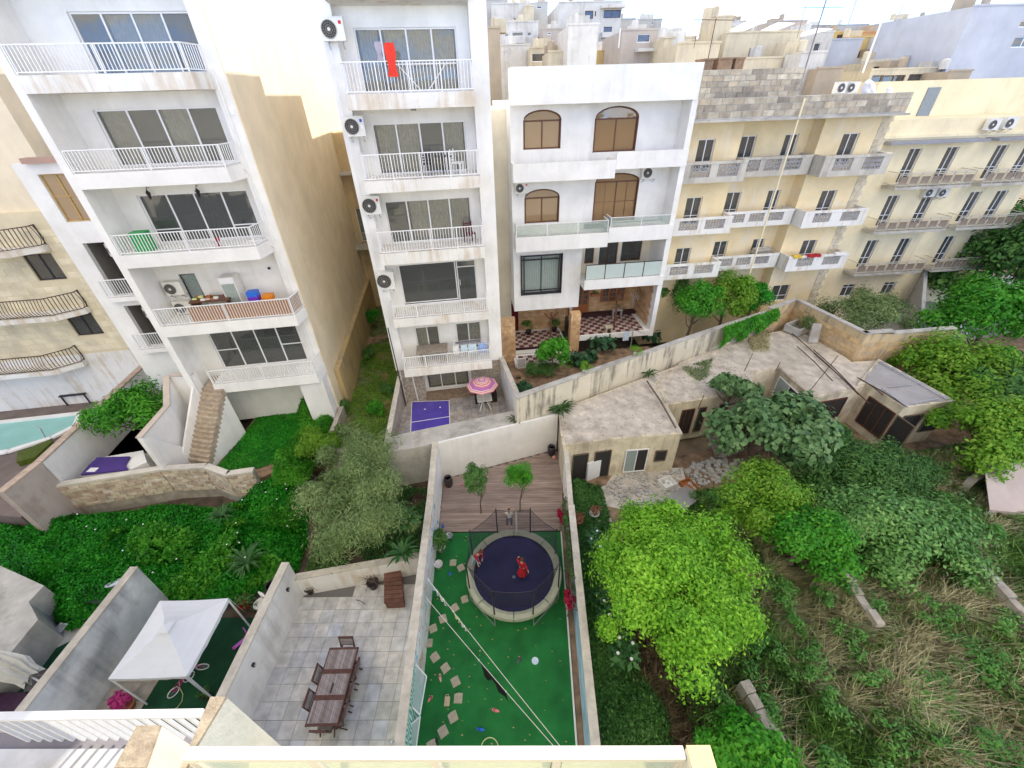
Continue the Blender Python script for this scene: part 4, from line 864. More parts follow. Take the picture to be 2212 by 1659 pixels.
MB().box(-9.35, -5.7, .35, 3.2, 1.45, 1.72).build('veranda_floor', white, b3); MB().box(-5.04, -.2, .0, 3.19, 2.3, 2.66).build('veranda_floor', white, b3)
MB().box(-9.5, -5.7, -.9, .34, 1.2, 1.42).build('lower_step_floor', white, b3)
for (ua, ub, va, vb_, zz) in ((-9.3, -5.75, .4, 3.15, 1.721), (-4.98, -.25, .12, 3.1, 2.661), (-9.2, -5.8, -.85, .3, 1.421)):
    for i in range(int((ub-ua)/.317)):
        for j in range(int((vb_-va)/.317)): inst('floor_tile', tms[(i+j) % 2], b3, (ua+.16+i*.317, va+.16+j*.317, zz))
MB().box(-5.0, -.2, 2.6, 3.1, 2.68, 2.86).build('door_sill', plain('dark_step', (.05, .02, .025), .5), b3); MB().box(-9.3, -5.75, .36, .42, 1.74, 1.9).build('sill_kerb', plain('dark_step', (.05, .02, .025)), b3)
for (u, v, z0, z1) in ((-6.9, .55, 1.74, 4.3), (-2.55, .5, 2.68, 5.7)):
    m = MB(); m.box(u-.05, u+.05, v-.05, v+.05, z0, z1)
    for s in (-1, 1): m.bar((u, v, z1-.55), (u+s*.45, v, z1-.05), .07)
    m.bar((u, v, z1-.5), (u, v-.4, z1-.05), .07); m.build('timber_post', bronze, b3)
gA3 = 'air conditioners on the block with arched windows'
acpx(F3, c2(1403, 1187), c2(1488, 1252), 1.0, 'air conditioner above the smaller arched window', grp=gA3)
acpx(F3, c3(18, 962), c3(100, 1028), 1.2, 'air conditioner with large round fan right of the barred arched door', brand=False, grp=gA3)
# ---- B4: yellow limestone block with pierced-screen balconies
F4 = Fr(*azp(32, 31.5), 7.0)
b4 = thing('apartment_block', 'yellow limestone block with grey pierced-screen balconies in three rows', 'building', F4.o, F4.a)
WZ = [(11.9, 13.6), (8.95, 10.55), (6.05, 7.5)]
def wins(us): return [(a, b_, z0+.02, z1) for a, b_ in us for z0, z1 in WZ]
segs = [(-7.75, -3.75, 1.0, [(-6.25, -5.25)]), (-3.748, 1.1, 1.9, [(-3.15, -2.2), (-.4, .45)]), (1.102, 4.6, 1.0, [(2.55, 3.58)])]
for ua, ub, v, us in segs:
    hs = wins(us)
    if v == 1.0 and ua > 0: hs = hs+[(1.55, 2.85, 3.2, 4.4)]
    body(b4, yellow, ua, ub, v, 12, 0.5, 14.55, hs)
    for h in hs: window(b4, *h, v, 2, cur=curtw, transom=h[2]+(h[3]-h[2])*.32, gm=glassd, fw=.05)
MB().box(4.602, 5.35, 1.003, 12, .5, 14.55).build('corner_pier', palestone, b4)
blk4 = piece('weathered_block', [(.50, .44, .33), (.34, .30, .24), (.60, .54, .42), (.27, .24, .20), (.56, .47, .34)], .95, .9, 3)
blk5 = piece('pale_block', [(.60, .52, .38), (.70, .62, .46), (.54, .46, .34)], .95, .7, 3)
blocks(b4, blk5, 4.62, 5.34, 2.5, 14.4, .6, .28, 1.0, 'corner_block')
def parapet(poly, z0, z1): MB().prism(poly, z0, z1).build('parapet', conc, b4)
parapet([(-7.75, 0.2), (5.1, .2), (5.1, .5), (-7.75, .5)], 14.56, 15.5)
blocks(b4, blk4, -7.72, 5.08, 14.62, 15.5, .62, .28, .2, 'parapet_block', proud=.02, limit=120)
parapet([(-6.6, 2.0), (-.4, 2.0), (-.4, 2.3), (-6.6, 2.3)], 15.4, 16.75); blocks(b4, blk4, -6.58, -.42, 15.45, 16.75, .62, .28, 2.0, 'parapet_block', limit=120)
MB().box(-7.78, 5.2, -.05, 1.9, 14.45, 14.558).build('roof_slab', conc, b4)
sc = plain('pierced_grey_concrete', (.36, .36, .37), .9, var=.15)
scr = {}
def screen(parent, u0, u1, z0, z1, v):
    'pierced concrete screen: a real grid of petal bars in front of dark'
    m = MB(); n = max(2, int(round((u1-u0)/.19))); k = 3; w, h = (u1-u0)/n, (z1-z0)/k
    for i in range(n):
        for j in range(k):
            cx, cz = u0+(i+.5)*w, z0+(j+.5)*h
            for s in (-1, 1): m.bar((cx-w*.5, v, cz-s*h*.5), (cx+w*.5, v, cz+s*h*.5), .03, .03)
            m.bar((cx-w*.5, v, cz-h*.5), (cx+w*.5, v, cz-h*.5), .025); m.bar((cx, v, cz-h*.5), (cx, v, cz+h*.5), .022)
    tag(m.build('pierced_screen', sc, parent), None, None, kind='stuff')
prow = stucco('balcony_concrete', (.56, .53, .46), dirt=(.25, .23, .20), amt=.6, drip=1.0, mottled=.2)
def screenbal(ua, ub, v0, v1, zb, zt, scr_, mat=prow, side=None):
    t = MB()
    us = [ua]+[x for s in scr_ for x in s]+[ub]; e0, e1 = zb+.30, zt-.14
    for i in range(0, len(us), 2): t.box(us[i], us[i+1], v0, v0+.1, e0, e1)
    t.box(ua, ub, v0, v0+.1, zb, e0); t.box(ua-.02, ub+.02, v0-.02, v0+.12, e1, zt)
    t.box(ua, ub, v0+.101, v1, zb+.02, zb+.2); t.box(ua, ua+.1, v0+.121, v1, zb+.201, zt-.01); t.box(ub-.1, ub, v0+.121, v1, zb+.201, zt-.01)
    t = t.build('screen_balcony', mat, b4)
    for a, c in scr_: screen(t, a, c, e0, e1, v0+.05)
    if side: 
        pass
    return t
for k, zb in enumerate((11.5, 8.6, 5.8)):
    zt = zb+(1.1 if k == 0 else 1.0)
    mt = prow if k == 0 else white2
    screenbal(-7.45, -3.6, .0, .99, zb, zt, [(-6.95, -5.75), (-5.3, -4.05)], mt)
    screenbal(-3.58, .98, .85, 1.89, zb+.05, zt, [(-3.3, -2.25), (-1.95, -.95), (-.65, .35)], mt)
    screenbal(1.1, 5.3, .0, .99, zb, zt, [(1.75, 2.9), (3.6, 4.8)], mt)
pp = MB(); pp.tube([F4.o*0+V3(-1.35, .02, 15.4), V3(-1.35, 0, 4.5)], .05, 6); pp.build('drain_pipe', palestone, b4)
# ---- B5: pale block with metal railing balconies, right
F5 = Fr(25.4, 29.8, 5)
b5 = thing('apartment_block', 'pale limestone block with open metal-framed balconies at the right', 'building', F5.o, F5.a)
R5 = [(10.1, 11.1), (7.25, 8.2), (4.2, 5.15)]
hs = []
for k, (zb, zt) in enumerate(R5):
    for u in (.5, 3.1, 6.6, 8.6, 11.2, 13.2): hs.append((u, u+.85, zb+.22, zb+2.3))
for u in (.2, 3.6): hs.append((u, u+1.0, 2.1, 3.1))
hs.append((8.6, 9.5, 2.2, 3.1))
body(b5, palestone, -2.2, 10.6, 1.1, 12, -.2, 14.0, [h for h in hs if h[1] < 10.5], name='wall')
for h in hs:
    if h[1] < 10.5: window(b5, *h, 1.1, 2, gm=glassd, fw=.05, transom=h[2]+.75)
MB().box(-2.2, 10.6, 1.0, 1.09, 13.0, 13.15).build('string_course', palestone, b5)
for a, c in ((-1.8, 4.8), (5.4, 11.2)): MB().box(a, c, .2, 1.09, 12.72, 12.88).build('rain_canopy', stucco('blue_grey_canopy', (.30, .31, .34), amt=.4), b5)
pinkp = plain('brown_panel', (.24, .19, .15), .5, var=.25, scale=2)
railm = plain('beige_metal', (.50, .47, .40), .6)
for zb, zt in R5:
    for ua, ub in ((-.4, 4.9), (5.7, 10.5)):
        MB().box(ua, ub, 0, 1.09, zb, zb+.16).build('balcony_slab', conc, b5); m = MB()
        for z in (zb+.28, zt-.1, zt): m.box(ua, ub, .02, .06, z-.02, z+.02)
        n = 7
        for i in range(n+1): x = ua+(ub-ua)*i/n; m.box(x-.02, x+.02, .02, .06, zb+.161, zt)
        for x in (ua+.02, ub-.02):
            for z in (zb+.28, zt): m.bar((x, .06, z), (x, 1.09, z), .035)
        r = m.build('balcony_railing', railm, b5); me = MB().box(-(ub-ua)/n/2+.1, (ub-ua)/n/2-.1, -.01, .01, -.2, .2).mesh('infill_panel', pinkp)
        for i in range(n): inst('infill_panel', me, r, (ua+(ub-ua)*(i+.5)/n, .04, (zb+zt)/2+.08))
# entrance porch ramp at the foot
MB().prism([(4.2, -2.2), (4.5, -2.2), (6.6, 1.05), (6.3, 1.05)], -.2, [1.8, 1.8, 4.0, 4.0]).build('stair_parapet', greyren, b5)
MB().prism([(5.6, -2.6), (8.6, -2.6), (8.6, 1.05), (5.6, 1.05)], -.2, 1.2).build('porch', greyren, b5)
gA5 = 'air conditioners on the pale limestone block'
ac(F5, 3.2, 1.1, 9.4, 'brownish air conditioner at the left of a pair under the top balcony', .8, .55, brand=False, grp=gA5)
ac(F5, 4.2, 1.1, 9.35, 'brownish air conditioner at the right of a pair under the top balcony', .8, .55, brand=False, grp=gA5)
ac(F5, 5.0, .95, 13.3, 'rooftop-height air conditioner on the pale stone parapet, left one', .8, .6, brand=False, grp=gA5)
ac(F5, 6.1, .95, 13.35, 'rooftop-height air conditioner on the pale stone parapet, right one', .8, .6, brand=False, grp=gA5)
# setback storey on the roof of B5
MB().box(-1.0, 14, 4.0, 12, 14.0, 16.0).build('setback_storey', palestone, b5)
MB().box(2.6, 3.5, 3.93, 3.998, 14.0, 15.6).build('roof_door', plain('blue_grey_door', (.25, .28, .30), .6), b5)
# ---- B0: cream block-faced building, far left
F0 = Fr(*azp(-49.0, 31), 9.3)
b0 = thing('apartment_block', 'cream limestone-faced house with wrought-iron balconies at the far left', 'building', F0.o, F0.a)
def h0_(tl, br, f): u0, z1 = F0.pl(*f(*tl)); u1, z0 = F0.pl(*f(*br)); return (u0, u1, z0, z1)
W0 = [h0_((135, 167), (440, 322), c4), h0_((405, 548), (680, 677), c4), h0_((565, 877), (825, 965), c4), h0_((175, 912), (395, 1105), c4)]
W0 = [(u0, min(u1, u0+2.1), z0, z1) if i != 3 else (u0, u0+1.7, z0, z1) for i, (u0, u1, z0, z1) in enumerate(W0)]
W0.append((-8.6, -6.6, 7.3, 9.3)); W0.append((-8.6, -6.6, 4.4, 6.5)); W0.append((-8.8, -6.8, 10.6, 12.8))
lim0 = stucco('cream_block_wall', (.70, .61, .42), amt=.15)
body(b0, [lim0][0], -16, 1.6, 0, 10, .8, 12.0, W0)
MB().box(-16, 1.6, .3, 10, 12.0, 13.9).build('top_storey', greyren, b0)
for i, h in enumerate(W0): window(b0, *h, 0, 2, fm=bmetal, gm=glassd, cur=(curtb if i == 1 else plain('brown_curtain', (.16, .12, .10), .9, var=.3)) if i < 2 else None)
blk0 = piece('cream_block', [(.72, .64, .45), (.76, .68, .49), (.74, .66, .46)], .9, .1, 1)
blocks(b0, blk0, -6.4, 1.58, 4.6, 11.2, .75, .34, 0, 'limestone_block', proud=.015, skip=lambda a, e, zz, zt: any(e > h[0] and a < h[1] and zt > h[2] and zz < h[3] for h in W0))
MB().box(-16, 1.6, -.02, -.002, .8, 4.45).build('white_plinth', white2, b0)
for k, (zb, ub) in enumerate(((10.5, .3), (7.2, .3), (4.1, -1.6))):
    pts = [(-15, -1.0), (ub-1.0, -1.0), (ub, -.35), (ub, -.02)]
    MB().prism([(-15, -1.05), (ub-1.0, -1.05), (ub+.05, -.35), (ub+.05, -.021), (-15, -.021)], zb-.25, zb).build('balcony_slab', white2, b0)
    railing(b0, pts, zb+.02, zb+.95, .15, plain('rusty_iron', (.055, .035, .033), .6), .018, belly=.12)
gA0 = 'air conditioners on the cream house'
ac(F0, -7.0, 0, 6.65, 'left of two side-by-side air conditioners with blue badges under the middle iron balcony', .95, .6, blue, grp=gA0)
ac(F0, -5.85, 0, 6.65, 'right of two side-by-side air conditioners with blue badges under the middle iron balcony', .95, .6, blue, grp=gA0)
ac(F0, -8.1, 0, 9.8, 'air conditioner with blue badge left of the brown-curtained window', .95, .6, blue, grp=gA0)
ac(F0, -8.3, 0, 3.5, 'lowest air conditioner with blue badge, over the dark garden sofa', .95, .6, blue, grp=gA0)
ac(F1, -1.85, 2.9, 10.3, 'small air conditioner high in the light well of the white block', .7, .55, brand=False)
ac(F1, -1.9, 2.9, 7.2, 'small air conditioner low in the light well of the white block', .6, .5, brand=False)
# sunlit blank block behind, far left
rb = thing('rear_block', 'blank cream building side catching the sun behind the far left houses', 'building')
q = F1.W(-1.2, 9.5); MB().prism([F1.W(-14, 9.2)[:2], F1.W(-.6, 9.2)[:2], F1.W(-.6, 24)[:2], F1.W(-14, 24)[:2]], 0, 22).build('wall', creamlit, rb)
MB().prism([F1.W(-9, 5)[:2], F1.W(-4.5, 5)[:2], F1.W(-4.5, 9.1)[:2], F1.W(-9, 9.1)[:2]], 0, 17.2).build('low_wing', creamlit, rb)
# ---- rear house closing the alley
FR = Fr(-14.5, 33.5, 9.3)
rh = thing('rear_house', 'ochre house at the end of the alley with a railed balcony', 'building', FR.o, FR.a)
body(rh, stucco('ochre_render', (.55, .42, .24), dirt=(.3, .22, .12), amt=.5, drip=.8), -2, 8, 0, 6, .5, 14, [(2.0, 3.0, 6.5, 9.0)])
window(rh, 2.0, 3.0, 6.5, 9.0, 0, 2, cur=curtw); MB().box(-1, 5, -1.0, -.002, 6.1, 6.35).build('balcony_slab', conc, rh); railing(rh, [(-.9, -.95), (4.9, -.95)], 6.37, 7.4, .14, railm)
MB().box(-1, 5, -.6, -.002, 11.4, 11.6).build('ledge', conc, rh)
ac(FR, .6, 0, 8.4, 'air conditioner above the balcony at the end of the alley', .95, .7, brand=False)
# ================================================================== MIDDLE GROUND
def P2(L, z, f=None): return [tuple(G(*(f(*p) if f else p), z)[:2]) for p in L]
# stained boundary wall running off to the right, enclosure walls
sw = thing('boundary_wall', 'long cream wall with dark vertical drip stains along the veranda garden', 'wall')
SWP = [Vector((-.15, 15.75)), Vector((10.8, 21.65)), Vector((16.3, 24.5))]; SWZ = [3.95, 4.0, 4.0]
for a, c, za, zb in zip(SWP[:-1], SWP[1:], SWZ, SWZ[1:]):
    d = (c-a).normalized(); n = Vector((-d.y, d.x))*.25
    MB().prism([a, c, c+n, a+n], 0, [za, zb, zb, za]).build('wall_face', stained, sw); m = n*.12
    MB().prism([a-m, c-m, c+n+m, a+n+m], 4.001, 4.07).build('coping', conc, sw)
ew = thing('enclosure_wall', 'orange limestone block wall with blackened top behind the ruined sheds', 'wall')
eb = piece('orange_block', [(.56, .38, .19), (.66, .47, .26), (.60, .44, .26), (.52, .41, .28)], .95, .6, 2)
ET = [G(1667.5, 669, 4.25), G(1720, 648.6, 4.25), G(1870, 722, 4.25), G(1930, 722, 4.1), G(2065, 714, 4.0)]
for k, (a, c) in enumerate(zip(ET[:-1], ET[1:])):
    d = (c-a).to_2d().normalized(); n = Vector((-d.y, d.x))*.25; L = (c-a).to_2d().length
    if k != 2: pass
    MB().prism([a.to_2d(), c.to_2d(), c.to_2d()+n, a.to_2d()+n], -.2, [a.z, c.z, c.z, a.z]).build('wall_face', stucco('orange_wall', (.60, .46, .27), dirt=(.2, .18, .15), amt=.7, drip=.9), ew)
    m = n*.15; MB().prism([a.to_2d()-m, c.to_2d()-m, c.to_2d()+n+m, a.to_2d()+n+m], max(a.z, c.z)+.002, max(a.z, c.z)+.07).build('coping', conc, ew)
    blocks(ew, eb, .05, L-.05, 1.3 if k > 1 else 2.4, min(a.z, c.z)-.45, .6, .3, 0, 'stone_block', org=(a.x, a.y, 0), rot=math.atan2(d.y, d.x), limit=90, proud=.018)
# ---- ruined sheds with flat rubbly roofs
shedw = stucco('crumbling_plaster', (.70, .62, .46), dirt=(.34, .28, .21), amt=.85, drip=.6, mottled=.25, scale=1.6, bump=.9)
def shed(label, roof, z, zb, wins=(), lip=.12, mat=None):
    t = thing('ruined_shed', label, 'shed'); 
    n = len(roof); cx = sum(p[0] for p in roof)/n; cyy = sum(p[1] for p in roof)/n
    ins = [((p[0]-cx)*.985+cx, (p[1]-cyy)*.985+cyy) for p in roof]
    MB().prism(ins, zb, z-.14).build('wall', shedw, t)
    rs = MB().prism(roof, z-.138, z-.02).build('roof_edge', shedw, t)
    b = bmesh_sheet([((p[0]-cx)*1.0+cx, (p[1]-cyy)*1.0+cyy) for p in roof], lambda x, y: z-.015+.05*(fbm(x, y, 2.5, 3)-.4)+.02*fbm(x, y, 14, 5), .13)
    tag(b.build('roof_screed', mat or roofc, t), None, None, kind='stuff')
    for (i, s, w, z0, z1, kind) in wins:
        a, c = Vector(ins[i]), Vector(ins[(i+1) % n]); d = (c-a).normalized(); o = Vector((d.y, -d.x))
        if (Vector((cx, cyy))-a).dot(o) > 0: o = -o
        p = a+d*s; an = math.atan2(d.y, d.x); q = a+d*(s+w)
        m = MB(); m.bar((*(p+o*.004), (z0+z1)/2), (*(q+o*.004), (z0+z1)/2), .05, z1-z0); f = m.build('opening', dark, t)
        fr = MB(); 
        for zz in (z0, z1): fr.bar((*(p+o*.04), zz), (*(q+o*.04), zz), .05)
        for pp_ in (p, q): fr.bar((*(pp_+o*.04), z0), (*(pp_+o*.04), z1), .05)
        if kind >= 2: 
            for r_ in range(1, kind): mm = p.lerp(q, r_/kind); fr.bar((*(mm+o*.04), z0), (*(mm+o*.04), z1), .04)
        fr.build('window_frame', wmetal if kind == 2 else bronze if kind == 3 else bark, t)
        if kind == 2: 
            pane = MB(); pane.bar((*(p+o*.035), (z0+z1)/2), (*(p.lerp(q, .5)+o*.035), (z0+z1)/2), .01, z1-z0-.06); pane.build('pane', glassc, t)
    return t
s1 = [G(1210, 925, 2.55)[:2], G(1216, 962, 2.55)[:2], G(1318, 948, 2.55)[:2], G(1475, 936, 2.55)[:2], G(1418, 828, 2.55)[:2], (9.6, 20.8), (2.0, 16.7)]
s1 = [tuple(p) for p in s1]
shed('ruined cream shed with rubbly roof next to the white garden wall', s1, 2.55, -.2, [(1, .5, .75, 0, 1.8, 1), (1, 1.6, .8, .0, 1.8, 1), (2, .9, 1.1, .2, 1.7, 2), (2, 2.4, .55, .8, 1.5, 1)])
s2 = [tuple(G(1440, 874, 2.6)[:2]), tuple(G(1620, 846, 2.6)[:2]), tuple(G(1633, 800, 2.6)[:2]), (15.0, 24.0), (9.62, 20.95), tuple(G(1419, 829, 2.6)[:2])]
shed('ruined low shed with orange stone front behind the fig tree', s2, 2.6, -.2, [(0, 1.0, .7, .3, 2.0, 3), (0, 2.0, .4, .3, 2.0, 1), (0, 3.2, .5, 1.2, 2.0, 1)])
m_ = lambda a, b: tuple(G(*c9(a, b), 2.62)[:2])
s3 = [m_(615, 680), m_(800, 640), m_(992, 812), m_(1232, 768), m_(1300, 740), m_(1365, 600), m_(1220, 608), (19.5, 21.2), (18.6, 24.9), (15.1, 23.9)]
shed('ruined shed with dark openings and iron bars lying on its roof', s3, 2.62, -.2, [(1, .35, 1.9, .9, 2.2, 2), (2, .25, 2.2, .7, 2.1, 3)])
m_ = lambda a, b: tuple(G(*c9(a, b), 2.6)[:2])
s4 = [m_(1245, 752), m_(1300, 742), m_(1513, 884), m_(1810, 845), m_(1368, 602)]
sh4 = shed('ruined cream shed with smooth grey roof at the end of the row', s4, 2.75, -.2, [(1, .5, 1.5, .5, 2.2, 3), (1, 2.15, .9, .5, 2.2, 1), (2, .4, 1.1, .8, 2.1, 1), (2, 1.9, 1.0, .8, 2.1, 1)], mat=stucco('grey_screed', (.36, .35, .35), amt=.4, mottled=.2))
cg = piece('corrugated', [(.55, .55, .50), (.6, .6, .56)]); a = Vector(s4[1])
# iron bars and sticks on roofs
iron = plain('rusty_bar', (.09, .05, .04), .9, var=.4)
tb = thing('iron_bars', 'bundle of rusty iron bars lying across the shed roofs', 'bars')
for k, (p, q) in enumerate([((870, 440), (1320, 850)), ((905, 520), (1110, 720)), ((1000, 540), (1240, 770)), ((1250, 700), (1540, 870)), ((1000, 560), (1260, 800)), ((1265, 705), (1400, 800)), ((40, 720), (205, 990))]):
    a, c = G(*c9(*p), 2.75), G(*c9(*q), 2.78); MB().tube([a, (a+c)/2+V3(.05, .03, .02), c], .028 if k != 6 else .05, 5).build('iron_bar' if k != 6 else 'timber_beam', iron if k != 6 else bark, tb)
m = MB()
for p, q in [((600, 665), (650, 560)), ((780, 665), (808, 612)), ((335, 880), (370, 800)), ((980, 775), (1140, 575))]:
    a = G(*c9(*p), 2.6); c = ray(*c9(*q)); h = a.to_2d().length; t = h/c.to_2d().length; m.tube([a, V3(c.x*t, c.y*t, HC+c.z*t)], .018, 5)
tag(m.build('iron_rods', iron), 'thin upright rusty rods standing on the shed roofs', 'rods')
mb = MB()
for (p, q) in (((1430, 755), (1565, 742)), ((1560, 850), (1720, 822)), ((1390, 760), (1545, 872)), ((1365, 602), (1805, 846))): mb.bar(G(*c9(*p), 2.82), G(*c9(*q), 2.82), .04, .03)
tag(mb.build('roof_battens', gmetal), 'thin pale battens on the smooth grey shed roof', 'battens')
# broken masonry trough and slab on the roof by the orange wall
q = G(*c9(905, 430), 2.7); t = thing('stone_trough', 'broken grey stone trough on the shed roof by the orange wall', 'trough', q, .5)
m = MB(); m.box(-.75, .75, -.5, -.38, 0, .45); m.box(-.75, .75, .38, .5, 0, .5); m.box(-.75, -.63, -.379, .379, 0, .47); m.box(.63, .75, -.379, .379, 0, .4); m.box(-.63, .63, -.379, .379, 0, .08); m.build('basin', conc, t)
tag(MB().add(*(lambda a: ([a+V3(*p) for p in ((-.3, -.2, 0), (.3, -.2, 0), (.35, .15, 1.1), (-.2, .15, 1.15), (-.3, -.1, 0), (.3, -.1, 0), (.35, .25, 1.1), (-.2, .25, 1.15))], [(0, 1, 2, 3), (7, 6, 5, 4), (0, 4, 5, 1), (1, 5, 6, 2), (2, 6, 7, 3), (3, 7, 4, 0)]))(G(*c9(985, 490), 2.7))).build('stone_slab', conc), 'grey stone slab leaning on the orange block wall', 'slab')
def debris(name, label, poly, z, n, s0, s1, mat, seed):
    xs, ys = samp(poly, n, seed); r_ = random.Random(seed); m = MB()
    for x, y in zip(xs, ys):
        s = r_.uniform(s0, s1); a = r_.uniform(0, 3); P_ = [(x+s*math.cos(a+k*PI/2)*r_.uniform(.6, 1.3), y+s*math.sin(a+k*PI/2)*r_.uniform(.6, 1.3)) for k in range(4)]; m.prism(P_, z-.02, z+s*r_.uniform(.3, 1))
    return tag(m.build(name, mat), label, 'rubble', kind='stuff')
debris('roof_rubble', 'crumbs of stone and mortar scattered over the first shed roof', s1[:5]+[(9.0, 19.8), (2.3, 16.4)], 2.55, 700, .015, .05, roofc, 3)
debris('roof_rubble', 'crumbs of stone scattered over the middle shed roofs', s2, 2.6, 500, .02, .06, roofc, 4)
debris('yard_rubble', 'broken stones and boards littering the yard before the shed', P2([(1300, 1060), (1330, 1020), (1475, 1015), (1490, 1080), (1380, 1105)], 0), 0, 260, .03, .14, conc, 5)
debris('yard_rubble', 'rubble heap between first shed and wire run', P2([(1480, 1010), (1560, 985), (1640, 1000), (1560, 1040), (1490, 1060)], 0), 0, 220, .04, .16, rub if 0 else conc, 6)
# mesh cage with glass beside the fig
t = thing('wire_cage', 'collapsed wire-mesh chicken run beside the fig tree', 'cage'); ve = veil('chicken_wire', (.35, .35, .33), .35)
A_ = [G(*c9(*p), z) for p, z in (((375, 1020), 1.3), ((430, 1165), .1), ((500, 1165), .1), ((650, 1105), .2), ((560, 1060), 1.0), ((390, 1000), 1.5))]
m = MB(); 
for a, c in zip(A_, A_[1:]+A_[:1]): m.bar(a, c, .05)
m.bar(A_[1], A_[4], .04); m.build('frame', bark, t); m = MB(); m.add(A_, [(0, 1, 2, 3, 4, 5)]); m.build('mesh', ve, t)
# yard clutter in front of shed 1
for nm, lab, cat, px, sz, z, mt in (('wooden_crate', 'pale wooden crate in the rubble by the shed door', 'crate', (1488, 1055), (.3, .4, .25), 0, woodf), ('plastic_box', 'white plastic box in the rubble before the shed', 'box', (1440, 1049), (.35, .3, .3), 0, plastic), ('old_door', 'old pale door leaned in front of the ruined shed', 'door', (1288, 1030), (.6, .06, 1.2), 0, wmetal)):
    q = G(*px, 0); t = thing(nm, lab, cat, q, .4); x, y, z = sz; m = MB(); m.box(-x, x, -y, -y+.04, 0, z); m.box(-x, x, y-.04, y, 0, z); m.box(-x, -x+.04, -y+.041, y-.041, 0, z); m.box(x-.04, x, -y+.041, y-.041, 0, z); m.box(-x+.041, x-.041, -y+.041, y-.041, 0, .05); m.build('panels', mt, t)
tag(MB().bar(G(1500, 1060, .1), G(1455, 1090, 1.3), .9, .05).build('fence_panel', stucco('grey_board', (.35, .33, .30), amt=.5)), 'leaning grey board fence panel beside the rubble yard', 'panel')
struct('rubble_yard', MB().prism(P2([(1300, 1060), (1330, 1015), (1475, 1010), (1490, 1080), (1380, 1110), (1300, 1090)], 0), -.2, .0), roofc)
q = G(1300, 1108, 0); 
def pot(name, label, q, r, h, mat, plant=None, soil_=True):
    t = thing(name, label, 'plant pot', q); MB().lathe([(r*.7, 0), (r, h), (r*1.08, h), (r*1.08, h+.03), (r*.92, h+.03), (r*.9, h-.04)], 16).build('pot', mat, t, smooth=True)
    MB().lathe([(r*.88, h-.05), (.01, h-.04)], 12).build('soil', soil, t); return t
terra = plain('terracotta', (.42, .17, .09), .8); dkpot = plain('dark_pot', (.045, .035, .04), .5); whpot = plain('white_pot', (.7, .68, .62), .6)
def sprig(parent, n, R, zc, leaf, mat, seed, asp=.4, name='foliage', lumps=8, lump=.6, droop=0.):
    P, Nn = blob_points(n, R, lumps, lump, seed=seed); P[:, 2] += zc; return inst(name, leafmesh(name, P, Nn, leaf, asp, mat, droop), parent)
# rubble field walls in the wild plot
rub = stucco('rubble_wall_top', (.42, .38, .32), dirt=(.2, .17, .13), amt=.6, scale=3, mottled=.3, bump=1)
for k, (a, c, lab) in enumerate([((1700, 1042), (1888, 1325), 'low rubble wall running between the citrus trees and the dry weeds'), ((1608, 1470), (1712, 1640), 'low grey rubble wall at the bottom edge beside the brown earth'), ((2040, 1135), (2260, 1360), 'long pale rubble wall crossing the weeds at the right edge')]):
    A, B = G(*a, 1.15), G(*c, 1.15); t = thing('field_wall', lab, 'wall'); d = (B-A).to_2d(); L = d.length; d.normalize(); n = Vector((-d.y, d.x)); me = None; s = 0; r_ = random.Random(k)
    while s < L:
        w = r_.uniform(.3, .6); p = A.to_2d()+d*s; q_ = p+d*(w-.02); wd = r_.uniform(.10, .17); hh = 1.15+r_.uniform(-.12, .05); MB().prism([p-n*wd, q_-n*wd*.9, q_+n*wd, p+n*wd*1.1], -.1, [hh, hh-.03, hh, hh-.02]).build('stone', rub, t); s += w
# right edge: trough wall, tiled roof, road beyond
rb_ = thing('lane_wall', 'grey stone lane wall with a tiled lean-to at the right edge', 'wall')
a, c = G(2105, 1045, 1.0), G(2250, 930, 1.2); d = (c-a).to_2d().normalized(); n = Vector((-d.y, d.x))
MB().prism([a.to_2d(), c.to_2d(), c.to_2d()+n*.3, a.to_2d()+n*.3], -.2, 1.05).build('wall_face', rub, rb_)
a = G(2155, 1085, 1.4); tt = MB(); tt.add([(a.x, a.y, .9), (a.x+4, a.y-.6, .9), (a.x+4, a.y+1.6, 2.0), (a.x+.7, a.y+1.8, 2.0)], [(0, 1, 2, 3)]); tt.add([(a.x, a.y, .86), (a.x+4, a.y-.6, .86), (a.x+4, a.y+1.6, 1.96), (a.x+.7, a.y+1.8, 1.96)], [(3, 2, 1, 0)]); tt.add([(a.x, a.y, -.2), (a.x+4, a.y-.6, -.2), (a.x+4, a.y-.6, .88), (a.x, a.y, .88)], [(0, 1, 2, 3)]); tt.build('lean_to_roof', stucco('pink_tiles', (.50, .42, .38), amt=.3), rb_)
struct('lane', MB().prism([(28, 16), (48, 16), (52, 40), (27.5, 40), (27.5, 23)], -.3, -.05), plain('pale_road', (.36, .35, .33), 1, var=.12, scale=.8))
# ---- B3's garden and alley, lawns
struct('veranda_garden_soil', MB().prism([(0.05, 16.1), (10.7, 22.0), F3.W(-.2, -.2)[:2], F3.W(-4.9, .3)[:2], F3.W(-5, .5)[:2], F3.W(-9.9, .5)[:2]], -.2, 1.15), soil)
bed2 = [tuple(p) for p in P2([(1245, 800), (1420, 742), (1400, 728), (1250, 745)], 1.5)]
MB_ = MB().prism([(5.0, 19.2), (10.6, 22.1), F3.W(-.2, -.1)[:2], F3.W(-5.0, -.1)[:2]], -.2, 1.5); struct('upper_garden_soil', MB_, soil)
gs = [F1.W(6.0, .6)[:2], F1.W(6.0, 18)[:2], F2.W(-.65, 14)[:2], F2.W(-.65, 1)[:2], (-6.95, 14.9), (-10.4, 15.6)]
struct('alley_ground', MB().prism([tuple(p) for p in gs], -.2, .75), soil)
hb = [F1.W(6.0, .6), F1.W(6.0, 10)]
